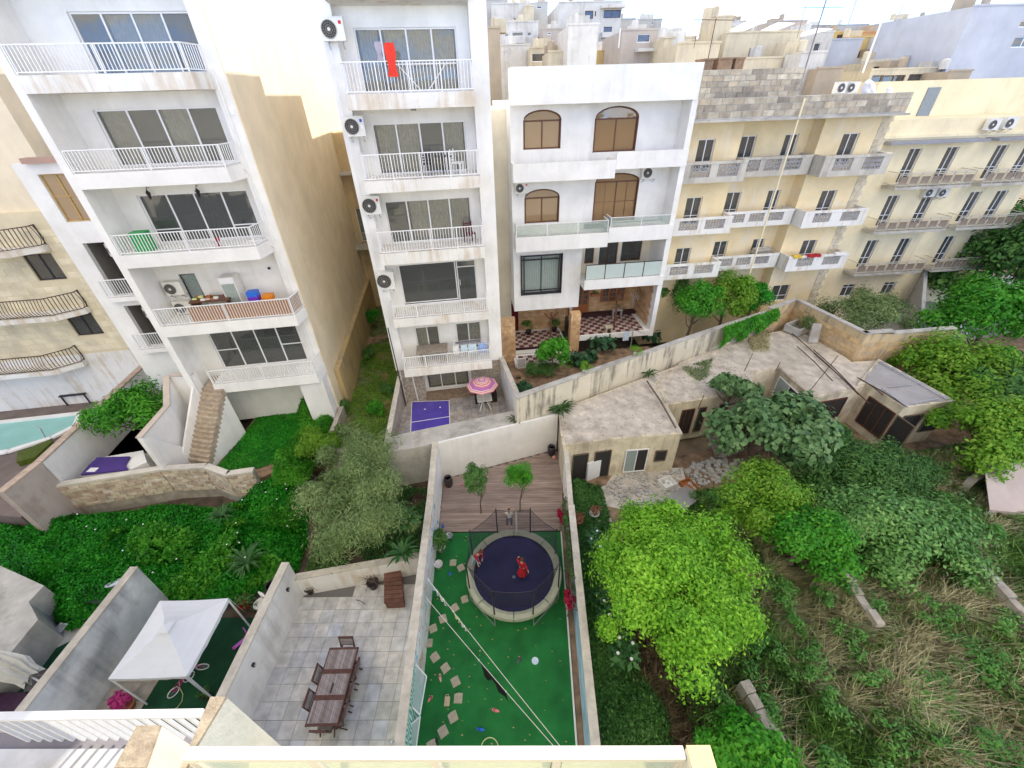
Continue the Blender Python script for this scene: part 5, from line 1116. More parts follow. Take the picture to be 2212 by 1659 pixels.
low = thing('alley_wall', 'low rubble wall along the foot of the cream blank wall in the alley', 'wall')
MB().prism([(-10.15, 15.9), F1.W(6.0, 1.0)[:2], F1.W(6.25, 1.0)[:2], (-9.9, 15.8)], -.2, 1.5).build('wall_face', rub, low)
MB().prism([(-10.4, 15.35), (-6.7, 14.75), (-6.7, 14.95), (-10.35, 15.6)], -.2, 1.25).build('wall_face', rub, low)
m = MB()
for z in (.75,):
    for i in range(6): pass
MB().prism([F1.W(6.01, 2)[:2], F1.W(6.01, 17)[:2], F1.W(6.3, 17)[:2], F1.W(6.3, 2)[:2]], .7, 3.4).build('wall_base', stucco('ochre_base', (.50, .38, .20), dirt=(.3, .25, .2), amt=.7, drip=.9), low)
yd = [tuple(P0.to_2d()+Vector((.7, 0))), tuple(F1.W(1.2, 2.2)[:2]), tuple(F1.W(5.9, 2.2)[:2]), (-10.3, 15.6), tuple(G(540, 1020, 1.6)[:2]), tuple(G(487, 1030, 1.6)[:2]), tuple(G(455, 1012, 1.6)[:2])]
struct('lawn_ground', MB().prism(yd, -.2, 1.0), soil)
struct('spa_yard', MB().prism([tuple(G(125, 1040, 1.2)[:2]), tuple(G(350, 1005, 1.2)[:2]), tuple(G(365, 860, 1.2)[:2]), F1.W(-.3, 2.2)[:2], F1.W(-4.4, 2.2)[:2], (-22.3, 21), (-21.9, 12.2)], -.2, 1.2), stucco('yard_paving', (.50, .46, .38), amt=.4))
fw_ = thing('front_stone_wall', 'rubble stone wall with pale coping below the purple spa cover', 'wall')
FW = [G(118, 1050, 2.05), G(345, 1014, 2.05), G(440, 1009, 2.05), G(487, 1026, 2.05), G(545, 1018, 2.05)]
fb = piece('pale_rubble', [(.52, .42, .30), (.66, .58, .44), (.45, .34, .26), (.70, .64, .52)], .95, .8, 3)
for a, c in zip(FW[:-1], FW[1:]):
    d = (c-a).to_2d().normalized(); n = Vector((-d.y, d.x))*.22; MB().prism([a.to_2d(), c.to_2d(), c.to_2d()+n, a.to_2d()+n], -.1, 1.95).build('wall_face', rub, fw_)
    m = n*.2; MB().prism([a.to_2d()-m, c.to_2d()-m, c.to_2d()+n+m, a.to_2d()+n+m], 1.952, 2.06).build('coping', stucco('pale_coping', (.66, .62, .54), amt=.4), fw_)
    blocks(fw_, fb, .02, (c-a).length-.02, .55, 1.94, .42, .2, 0, 'stone', org=(a.x, a.y, 0), rot=math.atan2(d.y, d.x), limit=110, proud=.04)
dw_ = thing('party_wall', 'long white wall with stone coping running up to the far left house', 'wall')
A, B = G(305, 790, 3.3), G(76, 1001, 3.3); C_ = G(-6, 1066, 3.3)
for a, c, mt in ((A, B, white), (B, C_, stucco('reddish_concrete', (.46, .40, .35), dirt=(.28, .17, .14), amt=.8, drip=.3, mottled=.2))):
    d = (c-a).to_2d().normalized(); n = Vector((d.y, -d.x))*-.28
    MB().prism([a.to_2d(), c.to_2d(), c.to_2d()-n*-1, a.to_2d()+n], -.1, 3.3).build('wall_face', mt, dw_)
    m = n*.12; MB().prism([a.to_2d()-m, c.to_2d()-m, c.to_2d()+n+m, a.to_2d()+n+m], 3.302, 3.38).build('coping', stucco('brown_coping', (.48, .38, .30), dirt=(.3, .22, .17), amt=.5, mottled=.3, scale=4), dw_)
e = B.to_2d(); f_ = G(125, 1045, 2.0).to_2d()
MB().prism([e, f_, f_+Vector((.1, .25)), e+Vector((.1, .25))], -.1, [3.28, 2.2, 2.2, 3.28]).build('buttress', stucco('reddish_concrete', (.4, .4, .4)), dw_)
# neighbour's pool terrace (far left)
npt = thing('turquoise_pool', 'empty-looking turquoise tiled pool behind the white party wall', 'pool')
pz = 1.3; pl = [cy(-80, 1040), cy(0, 1035), cy(600, 968), cy(560, 1060), cy(380, 1150), cy(60, 1250), cy(-80, 1270)]; pq = P2(pl, pz)
MB().prism(pq, .2, 1.29).build('pool_basin', plain('turquoise_tile', (.28, .55, .50), .3, var=.08, scale=1), npt)
m = MB(); q = [V3(*p, pz) for p in pq]
for a, c in zip(q[:-1], q[1:]): m.bar(a, c, .3, .1)
m.build('pool_coping', white, npt); m = MB(); m.tube([G(*cy(335, 1145), 1.3), G(*cy(300, 1080), 1.9), G(*cy(265, 1062), 1.95)], .03, 6); m.build('pool_ladder', gmetal, npt)
struct('neighbour_terrace', MB().prism([(-46, 14), (-22.2, 11.4), (-22.9, 21.5), (-46, 24)], -.2, 1.2), plain('brown_paving', (.17, .135, .12), .8, var=.2, scale=1.5))
tag(MB().prism(P2([cy(130, 1255), cy(380, 1155), cy(385, 1175), cy(260, 1290), cy(120, 1330)], 1.5), .2, 1.5).build('algae_pond', plain('algae_green', (.07, .10, .01), .4, var=.3)), 'algae green pond beside the turquoise pool', 'pond')
# dark garden sofa, table, barbecue, stool
t = thing('garden_sofa', 'black wicker garden sofa on the neighbour terrace', 'sofa', G(*cy(210, 905), 1.2), F0.a)
MB().box(-1.3, 1.3, -.4, .45, 0, .4).build('seat', dark, t); MB().box(-1.3, 1.3, .25, .45, .401, .8).build('backrest', bmetal, t); MB().box(-1.3, -1.1, -.4, .249, .401, .6).build('armrest', bmetal, t); MB().box(1.1, 1.3, -.4, .249, .401, .6).build('armrest', bmetal, t); MB().box(-1.05, 1.05, -.35, .2, .402, .5).build('cushion', dark, t)
t = thing('garden_table', 'small dark garden table beside the wicker sofa', 'table', G(*cy(610, 880), 1.2), F0.a)
MB().box(-.7, .7, -.35, .35, .66, .72).build('tabletop', bmetal, t)
for sx in (-1, 1):
    for sy in (-1, 1): MB().box(sx*.62-.03, sx*.62+.03, sy*.28-.03, sy*.28+.03, 0, .66).build('leg', bmetal, t)
# spa with purple cover
sp_ = thing('hot_tub', 'white hot tub half under a purple cover behind the rubble wall', 'hot tub')
zt = 2.05; o = [G(*cy(700, 1300), zt), G(*cy(1057, 1240), zt), G(*cy(1085, 1325), zt), G(*cy(960, 1385), zt), G(*cy(600, 1425), zt)]
MB().prism([p.to_2d() for p in o], 1.1, zt-.02).build('tub_shell', white, sp_)
pc_ = [G(*cy(720, 1298), zt+.05), G(*cy(965, 1290), zt+.05), G(*cy(930, 1350), zt+.05), G(*cy(950, 1385), zt+.05), G(*cy(600, 1425), zt+.05), G(*cy(660, 1355), zt+.05)]
MB().prism([p.to_2d() for p in pc_], zt, zt+.09).build('tub_cover', plain('purple_cover', (.06, .03, .19), .6, var=.15, scale=1), sp_)
q = G(*cy(685, 1385), zt+.1); MB().box(-.2, .2, -.13, .13, 0, .006).build('label_patch', wmetal, sp_, loc=(q.x, q.y, zt+.092))
# ================================================================== VEGETATION
def px(loc, z): q = G(*loc, z); return (q.x, q.y)
def tpx(name, label, cat, c, zc, z0, R, n, leaf, asp, mat, **k):
    'tree whose crown centre is seen at pixel c at height zc; trunk foot at height z0'
    q = G(*c, zc); return tree(name, label, cat, (q.x, q.y, z0), R, zc-z0, n, leaf, asp, mat, **k)
tpx('lime_tree', 'large bright lime-green tree in the middle of the wild plot', 'tree', (1462, 1268), 2.8, 0, (2.75, 2.95, 1.7), 62000, .115, .55, L_lime, seed=19, lumps=110, lump=.26, trunk=.14, stems=3)
tpx('citrus_tree', 'rounded mid-green tree with yellowish top, upper right of the lime tree', 'tree', (1640, 1095), 2.3, 0, (1.55, 1.5, 1.4), 14000, .13, .5, L_yel, seed=12, lumps=24, lump=.42)
tpx('citrus_tree', 'glossy bright green tree right of the lime tree, nearest the rubble wall', 'tree', (1735, 1185), 2.0, 0, (1.6, 1.3, 1.2), 13000, .15, .5, L_grn, seed=13, lumps=22, lump=.45)
tpx('citrus_tree', 'bright green tree at the bottom edge beside the rubble wall', 'tree', (1605, 1640), 1.7, 0, (1.15, .85, .9), 9000, .15, .5, L_grn, seed=14, lumps=18, lump=.45)
tpx('fig_tree', 'big-leaved dark grey-green fig tree before the low shed', 'tree', (1648, 935), 2.4, 0, (3.0, 2.2, 1.7), 6500, .30, .75, L_fig, seed=15, lumps=34, lump=.34, stems=3)
tpx('fig_tree', 'small grey-green fig clump reaching over the low shed roof', 'tree', (1585, 850), 3.0, 1.0, (1.2, .9, .8), 1300, .30, .75, L_fig, seed=16, lumps=10)
tpx('bush_tree', 'yellow-green bushy tree right of the grey roofed shed, lower one', 'tree', (2130, 950), 1.9, 0, (2.5, 2.1, 1.6), 14000, .20, .5, L_yel, seed=17, lumps=30)
tpx('bush_tree', 'yellow-green bushy tree behind the end of the shed row', 'tree', (2060, 815), 2.2, 0, (3.0, 3.0, 1.8), 13000, .22, .5, L_yel, seed=18, lumps=30)
tpx('bush_tree', 'dark spreading tree right of the orange enclosure wall', 'tree', (2130, 705), 3.2, 0, (3.6, 3.4, 2.6), 15000, .26, .5, L_grn, seed=19, lumps=34)
tpx('bush_tree', 'dark green bushy tree at the right picture edge below the dark spreading tree', 'tree', (2180, 850), 2.2, 0, (2.8, 2.6, 1.6), 9000, .24, .5, L_drk, seed=20, lumps=24)
tpx('tall_tree', 'dark tree at the right edge beside the pale limestone block', 'tree', (2200, 600), 4.0, 0, (4.6, 4.6, 3.6), 14000, .34, .5, L_drk, seed=21, lumps=34)
tpx('tall_tree', 'dark distant tree above the others at the right picture edge', 'tree', (2235, 545), 5.0, 0, (5, 5, 3.6), 9000, .4, .5, L_drk, seed=22, lumps=30)
tpx('shrub_tree', 'wide mid-green shrub in the centre of the weeds', 'tree', (1925, 1145), 1.5, 0, (3.2, 2.0, 1.1), 14000, .17, .5, L_weed, seed=23, lumps=40)
tpx('shrub_tree', 'dark feathery shrub right of the fig tree', 'shrub', (1830, 1010), 1.3, 0, (3.0, 2.6, .95), 13000, .20, .25, L_drk, seed=24, lumps=34)
tpx('shrub_tree', 'dark feathery shrub in front of the grey roofed shed', 'shrub', (1915, 1025), 1.1, 0, (2.6, 1.5, .8), 9000, .20, .25, L_drk, seed=25, lumps=26)
tpx('shrub_tree', 'dark green shrub touching the front of the dark-windowed shed', 'shrub', (1795, 945), 1.0, 0, (.9, .8, .7), 4000, .20, .25, L_drk, seed=43, lumps=14)
# garden of the yellow block
tpx('vine_tree', 'leafy light green tree against the yellow block, left one', 'tree', (1500, 665), 4.1, 1.2, (1.6, 1.3, 1.6), 8000, .17, .5, L_grn, seed=26, lumps=20)
tpx('vine_tree', 'leafy yellow-green tree against the yellow block, middle one', 'tree', (1570, 650), 4.2, 1.2, (1.8, 1.3, 1.7), 9000, .17, .5, L_yel, seed=27, lumps=20)
tpx('vine_tree', 'dark green tree in the shade beside the white wing wall', 'tree', (1450, 640), 3.9, 1.0, (1.2, 1.2, 1.9), 6000, .18, .5, L_drk, seed=28, lumps=16)
tpx('vine_tree', 'dark green creeper mound right of the yellow-green tree', 'tree', (1630, 655), 3.8, 1.2, (1.3, 1.1, 1.4), 6000, .17, .5, L_ivy, seed=29, lumps=16)
tpx('olive_tree', 'grey-green olive tree inside the orange enclosure wall', 'tree', (1850, 690), 3.6, .5, (3.0, 2.0, 1.5), 13000, .20, .22, L_olv, seed=30, lumps=34)
# creeper hanging over the stained wall
cr_ = thing('creeper', 'green creeper spilling over the streaked wall onto the shed roof', 'creeper')
a, c = Vector((12.2, 22.2)), Vector((16.6, 24.6)); 
rgx = np.random.default_rng(5); nn = 9000; s = rgx.uniform(0, 1, nn); h = rgx.uniform(0, 1, nn)**.7; lobes = .25+.6*np.abs(np.sin(s*9+1))*(.6+.8*fbm(s*5, s*0, 1.7, 3)); z = 4.25-(1-h)*1.75*lobes
d = (c-a).normalized(); no_ = np.array([d.y, -d.x]); P = np.stack([a.x+(c.x-a.x)*s+no_[0]*(.1+.35*np.sin(h*3)*rgx.uniform(.5, 1, nn)), a.y+(c.y-a.y)*s+no_[1]*(.1+.35*np.sin(h*3)*rgx.uniform(.5, 1, nn)), z], 1)
inst('foliage', leafmesh('creeper', P, np.stack([no_[0]+0*s, no_[1]+0*s, .5+0*s], 1)+rgx.normal(size=(nn, 3))*.5, .16, .5, L_grn, .5), cr_)
# deck trees
for (b0_, cc, zc, mt, sd_, lb, R) in (((1038, 1109), (1038, 1030), 2.0, L_drk, 31, 'slim young tree with pale trunk on the deck, left one', (.62, .5, 1.25)), ((1122, 1105), (1130, 1032), 2.0, L_grn, 32, 'slim young tree on the deck with brighter leaves, right one', (.58, .45, 1.3))):
    q = G(*b0_, .03); tree('young_tree', lb, 'tree', q, R, zc, 4200, .095, .4, mt, seed=sd_, lumps=22, lump=.36, trunk=.035, stems=1, droop=.3)
# olive/bamboo mass behind patio
tpx('willow_tree', 'feathery grey-green tree overhanging the tiled patio', 'tree', (775, 1090), 2.2, 0, (2.5, 2.3, 1.5), 30000, .19, .16, L_olv, seed=33, lumps=46, lump=.34, droop=.5, stems=3)
tpx('willow_tree', 'feathery grey-green bush beside the grassy alley wall', 'shrub', (790, 985), 2.4, 0, (1.9, 1.2, 1.2), 11000, .17, .16, L_olv, seed=34, lumps=24, droop=.4, stems=2)
tpx('willow_tree', 'yellow-tipped feathery bush between ivy and tall feathery tree', 'shrub', (690, 965), 1.8, 0, (1.0, 1.2, 1.0), 5000, .16, .2, L_yel, seed=35, lumps=14, stems=2)
thicket('weed_patch', 'mixed weeds between the feathery tree and the mural wall', 'weeds', [(-9.0, 9.3), (-3.85, 10.2), (-3.9, 13.6), (-6.4, 13.9), (-9.3, 15.0)], 0, .5, 16000, .12, .35, L_drk, None, 46, up=.7, mask=lambda x, y: fbm(x, y, .9, 5) > .4)
# yard tree
tpx('loquat_tree', 'rounded dark glossy tree beside the white party wall', 'tree', (298, 905), 3.1, 1.2, (1.9, 1.5, 1.5), 5500, .24, .35, L_grn, seed=36, lumps=22, lump=.42)
# ivy masses at left
ivy = [(0, 1085), (60, 1120), (140, 1090), (200, 1100), (330, 1070), (470, 1075), (545, 1045), (600, 1010), (650, 1010), (650, 1150), (625, 1215), (545, 1255), (430, 1300), (330, 1265), (260, 1290), (120, 1340), (60, 1290), (0, 1215), (-60, 1190), (-60, 1085)]
iv = P2([(x, y) for x, y in ivy], .9)
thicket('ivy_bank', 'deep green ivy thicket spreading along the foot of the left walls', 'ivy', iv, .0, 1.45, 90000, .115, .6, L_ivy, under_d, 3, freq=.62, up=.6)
lw = [tuple(p) for p in yd]
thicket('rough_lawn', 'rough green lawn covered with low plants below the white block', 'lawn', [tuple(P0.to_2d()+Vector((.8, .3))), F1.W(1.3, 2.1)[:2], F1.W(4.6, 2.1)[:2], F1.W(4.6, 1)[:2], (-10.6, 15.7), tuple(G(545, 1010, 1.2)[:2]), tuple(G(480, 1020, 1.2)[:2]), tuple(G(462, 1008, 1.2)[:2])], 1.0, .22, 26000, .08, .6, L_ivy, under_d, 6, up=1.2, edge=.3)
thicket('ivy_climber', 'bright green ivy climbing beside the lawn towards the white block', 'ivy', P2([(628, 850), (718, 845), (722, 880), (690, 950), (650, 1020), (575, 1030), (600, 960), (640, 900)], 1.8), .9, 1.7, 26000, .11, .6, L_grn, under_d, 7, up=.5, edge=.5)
struct_al = [tuple(Vector(p)) for p in gs]
thicket('alley_grass', 'sunny green grass and weeds in the alley between the white blocks', 'grass', struct_al, .74, .28, 26000, .10, .35, L_yel, under_b, 8, up=.8, edge=.3, mask=lambda x, y: (fbm(x, y, .8, 4) > .38) & (y < 27))
for k, (p, R, mt) in enumerate((((742, 885), .5, L_drk), ((815, 890), .55, L_grn), ((800, 770), .5, L_drk), ((805, 705), .9, L_ivy), ((745, 940), .5, L_olv), ((838, 845), .4, L_drk))):
    q = G(*p, .9); lbl = ['small dark shrub by the low alley wall', 'small bright green shrub low in the alley grass', 'pale-leaved weed clump half way up the alley', 'dark rounded shrub at the far end of the alley', 'grey-green shrub at the near end of the alley', 'dark weed clump at the foot of the slim white block'][k]
    tree('shrub', lbl, 'shrub', (q.x, q.y, .7), (R, R, R*.8), R*.9, 1600, .12, .4, mt, seed=50+k, lumps=9, lump=.5, trunk=.03)
iv2 = P2([(180, 1120), (420, 1100), (560, 1070), (640, 1020), (640, 1140), (600, 1230), (420, 1290), (300, 1255), (230, 1210)], .9)
thicket('ivy_bank', 'broader-leaved bright creeper mixed through the middle of the ivy thicket', 'ivy', iv2, .35, 1.35, 17000, .17, .5, L_grn, None, 44, freq=.9, up=.6, mask=lambda x, y: fbm(x, y, .8, 12) > .52)
fx, fy = samp(iv2, 22, 77); m = MB()
for x, y in zip(fx, fy): m.lathe([(.01, 0), (.035, .03), (.01, .05)], 5, (x, y, 1.15+.5*fbm(np.array([x]), np.array([y]), .62, 3)[0]))
tag(m.build('ivy_flowers', wmetal), 'tiny white flowers dotted over the ivy thicket', 'flowers', kind='stuff')
# wild plot: weeds, leaves and straw
WP = [(2.1, 1.3), (27, 1.3), (28, 17), (19, 15.4), (14.5, 14.5), (8.6, 15.5), (8.3, 13.4), (2.3, 13.5)]
def strawmask(x, y): return (fbm(x, y, .42, 9) > .50) & (x > 6.2)
def brown(x, y): return (((x-6.0)/2.2)**2+((y-4.6)/2.2)**2 < 1)
thicket('weed_bed', 'dark leafy ground cover along the blue garden wall', 'ground cover', P2([(1250, 1130), (1320, 1110), (1330, 1250), (1370, 1400), (1450, 1540), (1470, 1659), (1310, 1659), (1285, 1450), (1262, 1250)], .3), -.02, .65, 34000, .12, .45, L_drk, under_d, 21, up=.8, edge=.35)
thicket('weed_field', 'tangled green weeds filling the wild plot on the right', 'weeds', [(5.2, 1.3), (27, 1.3), (28, 17), (19, 15.4), (14.5, 14.3), (8.4, 13.3), (6.0, 12.3), (4.6, 8.8)], -.02, .85, 190000, .13, .28, L_weed, under_b, 22, freq=.55, up=.5, edge=.5, mask=lambda x, y: ~brown(x, y) & (RNG.uniform(0, 1, len(x)) < np.where(strawmask(x, y), .6, 1)))
def wh(x, y): return (fbm(x, y, .55, 22)*1.5-.25).clip(.1, 1.2)*.45
blades('straw_grass', 'dry straw-coloured grass tufts among the weeds', [(5.2, 1.5), (27, 1.5), (28, 16), (19, 15), (10, 11), (6, 9)], wh, 42000, .62, .013, S_straw, 31, .7, strawmask)
blades('green_grass', 'long green grass blades across the wild plot', [(4.8, 1.5), (27, 1.5), (28, 16), (14, 13.8), (8.4, 12.8), (5.2, 10)], wh, 70000, .5, .014, S_green, 32, .8)
blades('dry_grass', 'dry brown grass under and in front of the lime tree', [(3.6, 1.5), (8.8, 1.5), (8.6, 8), (4.0, 9)], lambda x, y: 0*x, 26000, .40, .014, leafmat('brown_blades', [(.10, .07, .04), (.24, .18, .10), (.36, .30, .17)], .2), 33, .9)
def tufts(poly, k, n, r, seed, mask=None):
    cx, cy = samp(poly, k, seed); rg = np.random.default_rng(seed)
    if mask is not None: q = mask(cx, cy); cx, cy = cx[q], cy[q]
    i = rg.integers(len(cx), size=n); rr = r*rg.uniform(.5, 1.6, len(cx))[i]; return cx[i]+rg.normal(size=n)*rr*.5, cy[i]+rg.normal(size=n)*rr*.5
PW = [(6.0, 1.6), (26, 1.6), (27, 16), (19, 14.6), (9.5, 11), (6.2, 9)]
blades('straw_tufts', 'pale straw seed heads fanning out in tufts across the weeds', PW, (lambda x, y: wh(x, y)+.12), 0, .62, .013, leafmat('pale_straw', [(.38, .36, .18), (.60, .55, .32), (.85, .78, .52)], .3), 41, 1.0, pts=tufts(PW, 260, 32000, .42, 61, lambda x, y: fbm(x, y, .42, 9) > .46), wind=(.5, -.1))
blades('green_tufts', 'fresh green tufts of long grass across the weeds', PW, wh, 0, .6, .018, leafmat('fresh_green', [(.10, .26, .04), (.22, .44, .08), (.40, .60, .18)], .35), 42, .9, pts=tufts([(5, 1.6), (26, 1.6), (27, 16), (13, 13), (8.6, 12.6), (5.2, 10)], 220, 30000, .42, 62))
PP = []; NN = []; wx, wy = samp([(5.4, 1.8), (26, 1.8), (27, 16), (19, 14.6), (14, 13.4), (9, 12.6), (5.6, 10)], 170, 63)
for i in range(170):
    p_, n_ = blob_points(420, (random.uniform(.3, .8), random.uniform(.3, .8), random.uniform(.3, .7)), 7, .5, seed=500+i); p_ += np.array([wx[i], wy[i], .6]); PP.append(p_); NN.append(n_)
tag(inst('weed_clumps', leafmesh('weed_clumps', np.concatenate(PP), np.concatenate(NN), .12, .4, leafmat('weed_clump_leaves', [(.05, .18, .03), (.12, .33, .06), (.30, .52, .14)], .3, clump=.35))), 'bushy weed clumps standing out of the wild plot', 'weeds', kind='stuff')
thicket('weed_patch', 'green weeds growing between garden wall and shed front', 'weeds', P2([(1228, 1030), (1300, 1040), (1320, 1115), (1240, 1120)], .5), -.02, .8, 9000, .13, .45, L_drk, under_d, 24, up=.8, edge=.3)
thicket('roof_weeds', 'dry weeds growing on the shed roof at the foot of the streaked wall', 'weeds', P2([(1470, 795), (1540, 775), (1525, 830), (1500, 820)], 2.6), 2.55, .5, 2200, .13, .2, L_olv, None, 25, up=.6, edge=.5, mask=lambda x, y: fbm(x, y, 1.6, 5) > .45)
thicket('roof_weeds', 'brown dry bush on the shed roof below the creeper', 'weeds', P2([(1615, 735), (1665, 710), (1660, 760), (1625, 762)], 2.6), 2.55, .6, 2600, .14, .2, S_straw, under_b, 26, up=.6, edge=.2)
# arum clumps beside the wall
for k, (p, lb) in enumerate((((1290, 1185), 'white-flowered arum clump nearest the deck'), ((1318, 1330), 'arum clump with broad pale leaves, middle of the row'), ((1345, 1420), 'arum clump with white flowers, nearest the camera'))):
    q = G(*p, .4); t = thing('arum_lily', lb, 'plant', (q.x, q.y, .0), 0, 'arum lilies'); sprig(t, 130, (.45, .6, .3), .7, .30, leafmat('arum_leaves', [(.03, .12, .03), (.09, .24, .07)], .2), 70+k, .45)
    m = MB()
    for i in range(4): a = 2*PI*i/4+k; m.lathe([(.01, 0), (.02, .05), (.055, .11)], 8, (math.cos(a)*.3, math.sin(a)*.35, 1.0))
    m.build('flower', wmetal, t)
# bougainvillea along the planting strip
for p, z, R, n, mt, lb in (((1214, 1118), 1.0, (.25, .3, .25), 500, L_red, 'magenta bougainvillea at the corner of the deck'), ((1229, 1298), 1.2, (.16, .30, .25), 500, L_red, 'magenta bougainvillea against the blue wall')):
    q = G(*p, z); t = thing('bougainvillea', lb, 'shrub', (q.x, q.y, 0)); sprig(t, n, R, z, .09, mt, 80+n, .8); MB().tube([(0, 0, 0), (.05, .03, z)], .015, 5).build('stem', bark, t)
t = thing('climber', 'dark leafless climber trained along the blue wall behind the trampoline', 'climber'); m = MB(); rr = random.Random(4)
for i in range(90):
    y = 7.2+i*.055; x = XR(y)-.1; m.tube([(x, y, rr.uniform(.1, 1.0)), (x-rr.uniform(.0, .12), y+rr.uniform(-.3, .3), rr.uniform(.8, 1.7)), (x+rr.uniform(-.12, .15), y+rr.uniform(-.5, .5), rr.uniform(1.4, 1.95))], .012, 4)
m.build('stem', bark, t); sprig(t, 1500, (.12, 2.4, .6), 1.2, .09, L_drk, 91, .5, lumps=30, lump=.18).location = (XR(9.6)-.08, 9.6, 0)
# veranda garden plants
tpx('fruit_tree', 'leafy fruit tree in front of the left veranda', 'tree', (1196, 765), 2.7, 1.1, (1.05, .9, 1.1), 1800, .24, .5, L_grn, seed=37, lumps=14, lump=.45, trunk=.05)
for k, (p, s, lb) in enumerate((((1300, 748), 1.0, 'large round-leaved plant in the middle of the veranda garden'), ((1260, 768), .75, 'round-leaved plant beside the stone veranda pier'), ((1126, 832), .6, 'round-leaved plant in the corner behind the streaked wall'), ((1405, 722), .7, 'tangled leafy plant below the clothes airer'))):
    q = G(*p, 1.8); t = thing('broadleaf_plant', lb, 'plant', (q.x, q.y, 1.15 if k else 1.5)); sprig(t, int(150*s), (s, s*.8, .5*s), .55*s, .42, leafmat('round_leaves', [(.02, .07, .03), (.05, .15, .06)], .15), 100+k, .85); MB().tube([(0, 0, 0), (0, 0, .4)], .03).build('stem', bark, t)
tpx('hedge', 'dark feathery herb hedge behind the streaked wall', 'hedge', (1175, 800), 1.6, 1.1, (1.4, .6, .45), 6000, .10, .3, L_drk, seed=39, lumps=24, tr=False)
def agave(label, q, R, n, mat, cat='plant', name='aloe', L=.0, up=.7):
    t = thing(name, label, cat, q); r_ = random.Random(int(q.x*100)); m = MB()
    for i in range(n):
        a = 2*PI*i/n+r_.uniform(-.2, .2); e = r_.uniform(.2, 1.2)*up; d = V3(math.cos(a), math.sin(a), 0); w = V3(-d.y, d.x, 0)*.045*R*1.6; l = R*r_.uniform(.7, 1.15)
        p1 = d*l*.55+V3(0, 0, l*.5*e); p2 = d*l+V3(0, 0, l*(.55*e-.1)); m.add([w*.7, p1+w, p2, p1-w, -w*.7, p1-V3(0, 0, .02)], [(0, 1, 5), (1, 2, 5), (2, 3, 5), (3, 4, 5), (4, 0, 5)])
    m.build('leaves', mat, t); return t
ag = plain('agave_green', (.035, .09, .02), .5, var=.4)
agave('spiky aloe growing on the corner of the white back wall and shed roof', G(1210, 882, 2.6), .85, 30, ag); agave('small spiky aloe on the coping of the white back wall', G(1114, 908, 2.4), .5, 18, plain('aloe_brown', (.10, .12, .05), .6)); agave('spiky plant on the shed roof beside the streaked wall', G(1400, 808, 2.7), .6, 20, ag)
fan = plain('palm_green', (.03, .10, .02), .5, var=.3)
for p, z, R, lb in (((535, 1215), 1.0, .8, 'fan palm above the pink bicycle corner of the gazebo garden'), ((870, 1195), 1.6, .75, 'fan palm between feathery tree and mural wall'), ((875, 1130), 2.2, .7, 'fan palm leaning over the mural wall coping'), ((480, 1115), 1.4, .6, 'small palm rosette in the ivy')):
    agave(lb, G(*p, z), R, 34, fan, 'palm', 'fan_palm', up=1.0)
for p, lb in (((1250, 792), 'fluffy light green plant in a pot on the streaked wall, left one'), ((1353, 752), 'fluffy light green plant in a pot on the streaked wall, right one')):
    q = G(*p, 4.15); a = SWP[0]; d = (SWP[1]-SWP[0]).normalized(); s = (q.to_2d()-a).dot(d); q2 = a+d*s+Vector((-d.y, d.x))*.12; t = pot('potted_plant', lb, V3(q2.x, q2.y, 4.07), .12, .12, whpot); sprig(t, 900, (.32, .32, .25), .32, .11, L_yel, int(p[0]), .12, lumps=10, lump=.5)
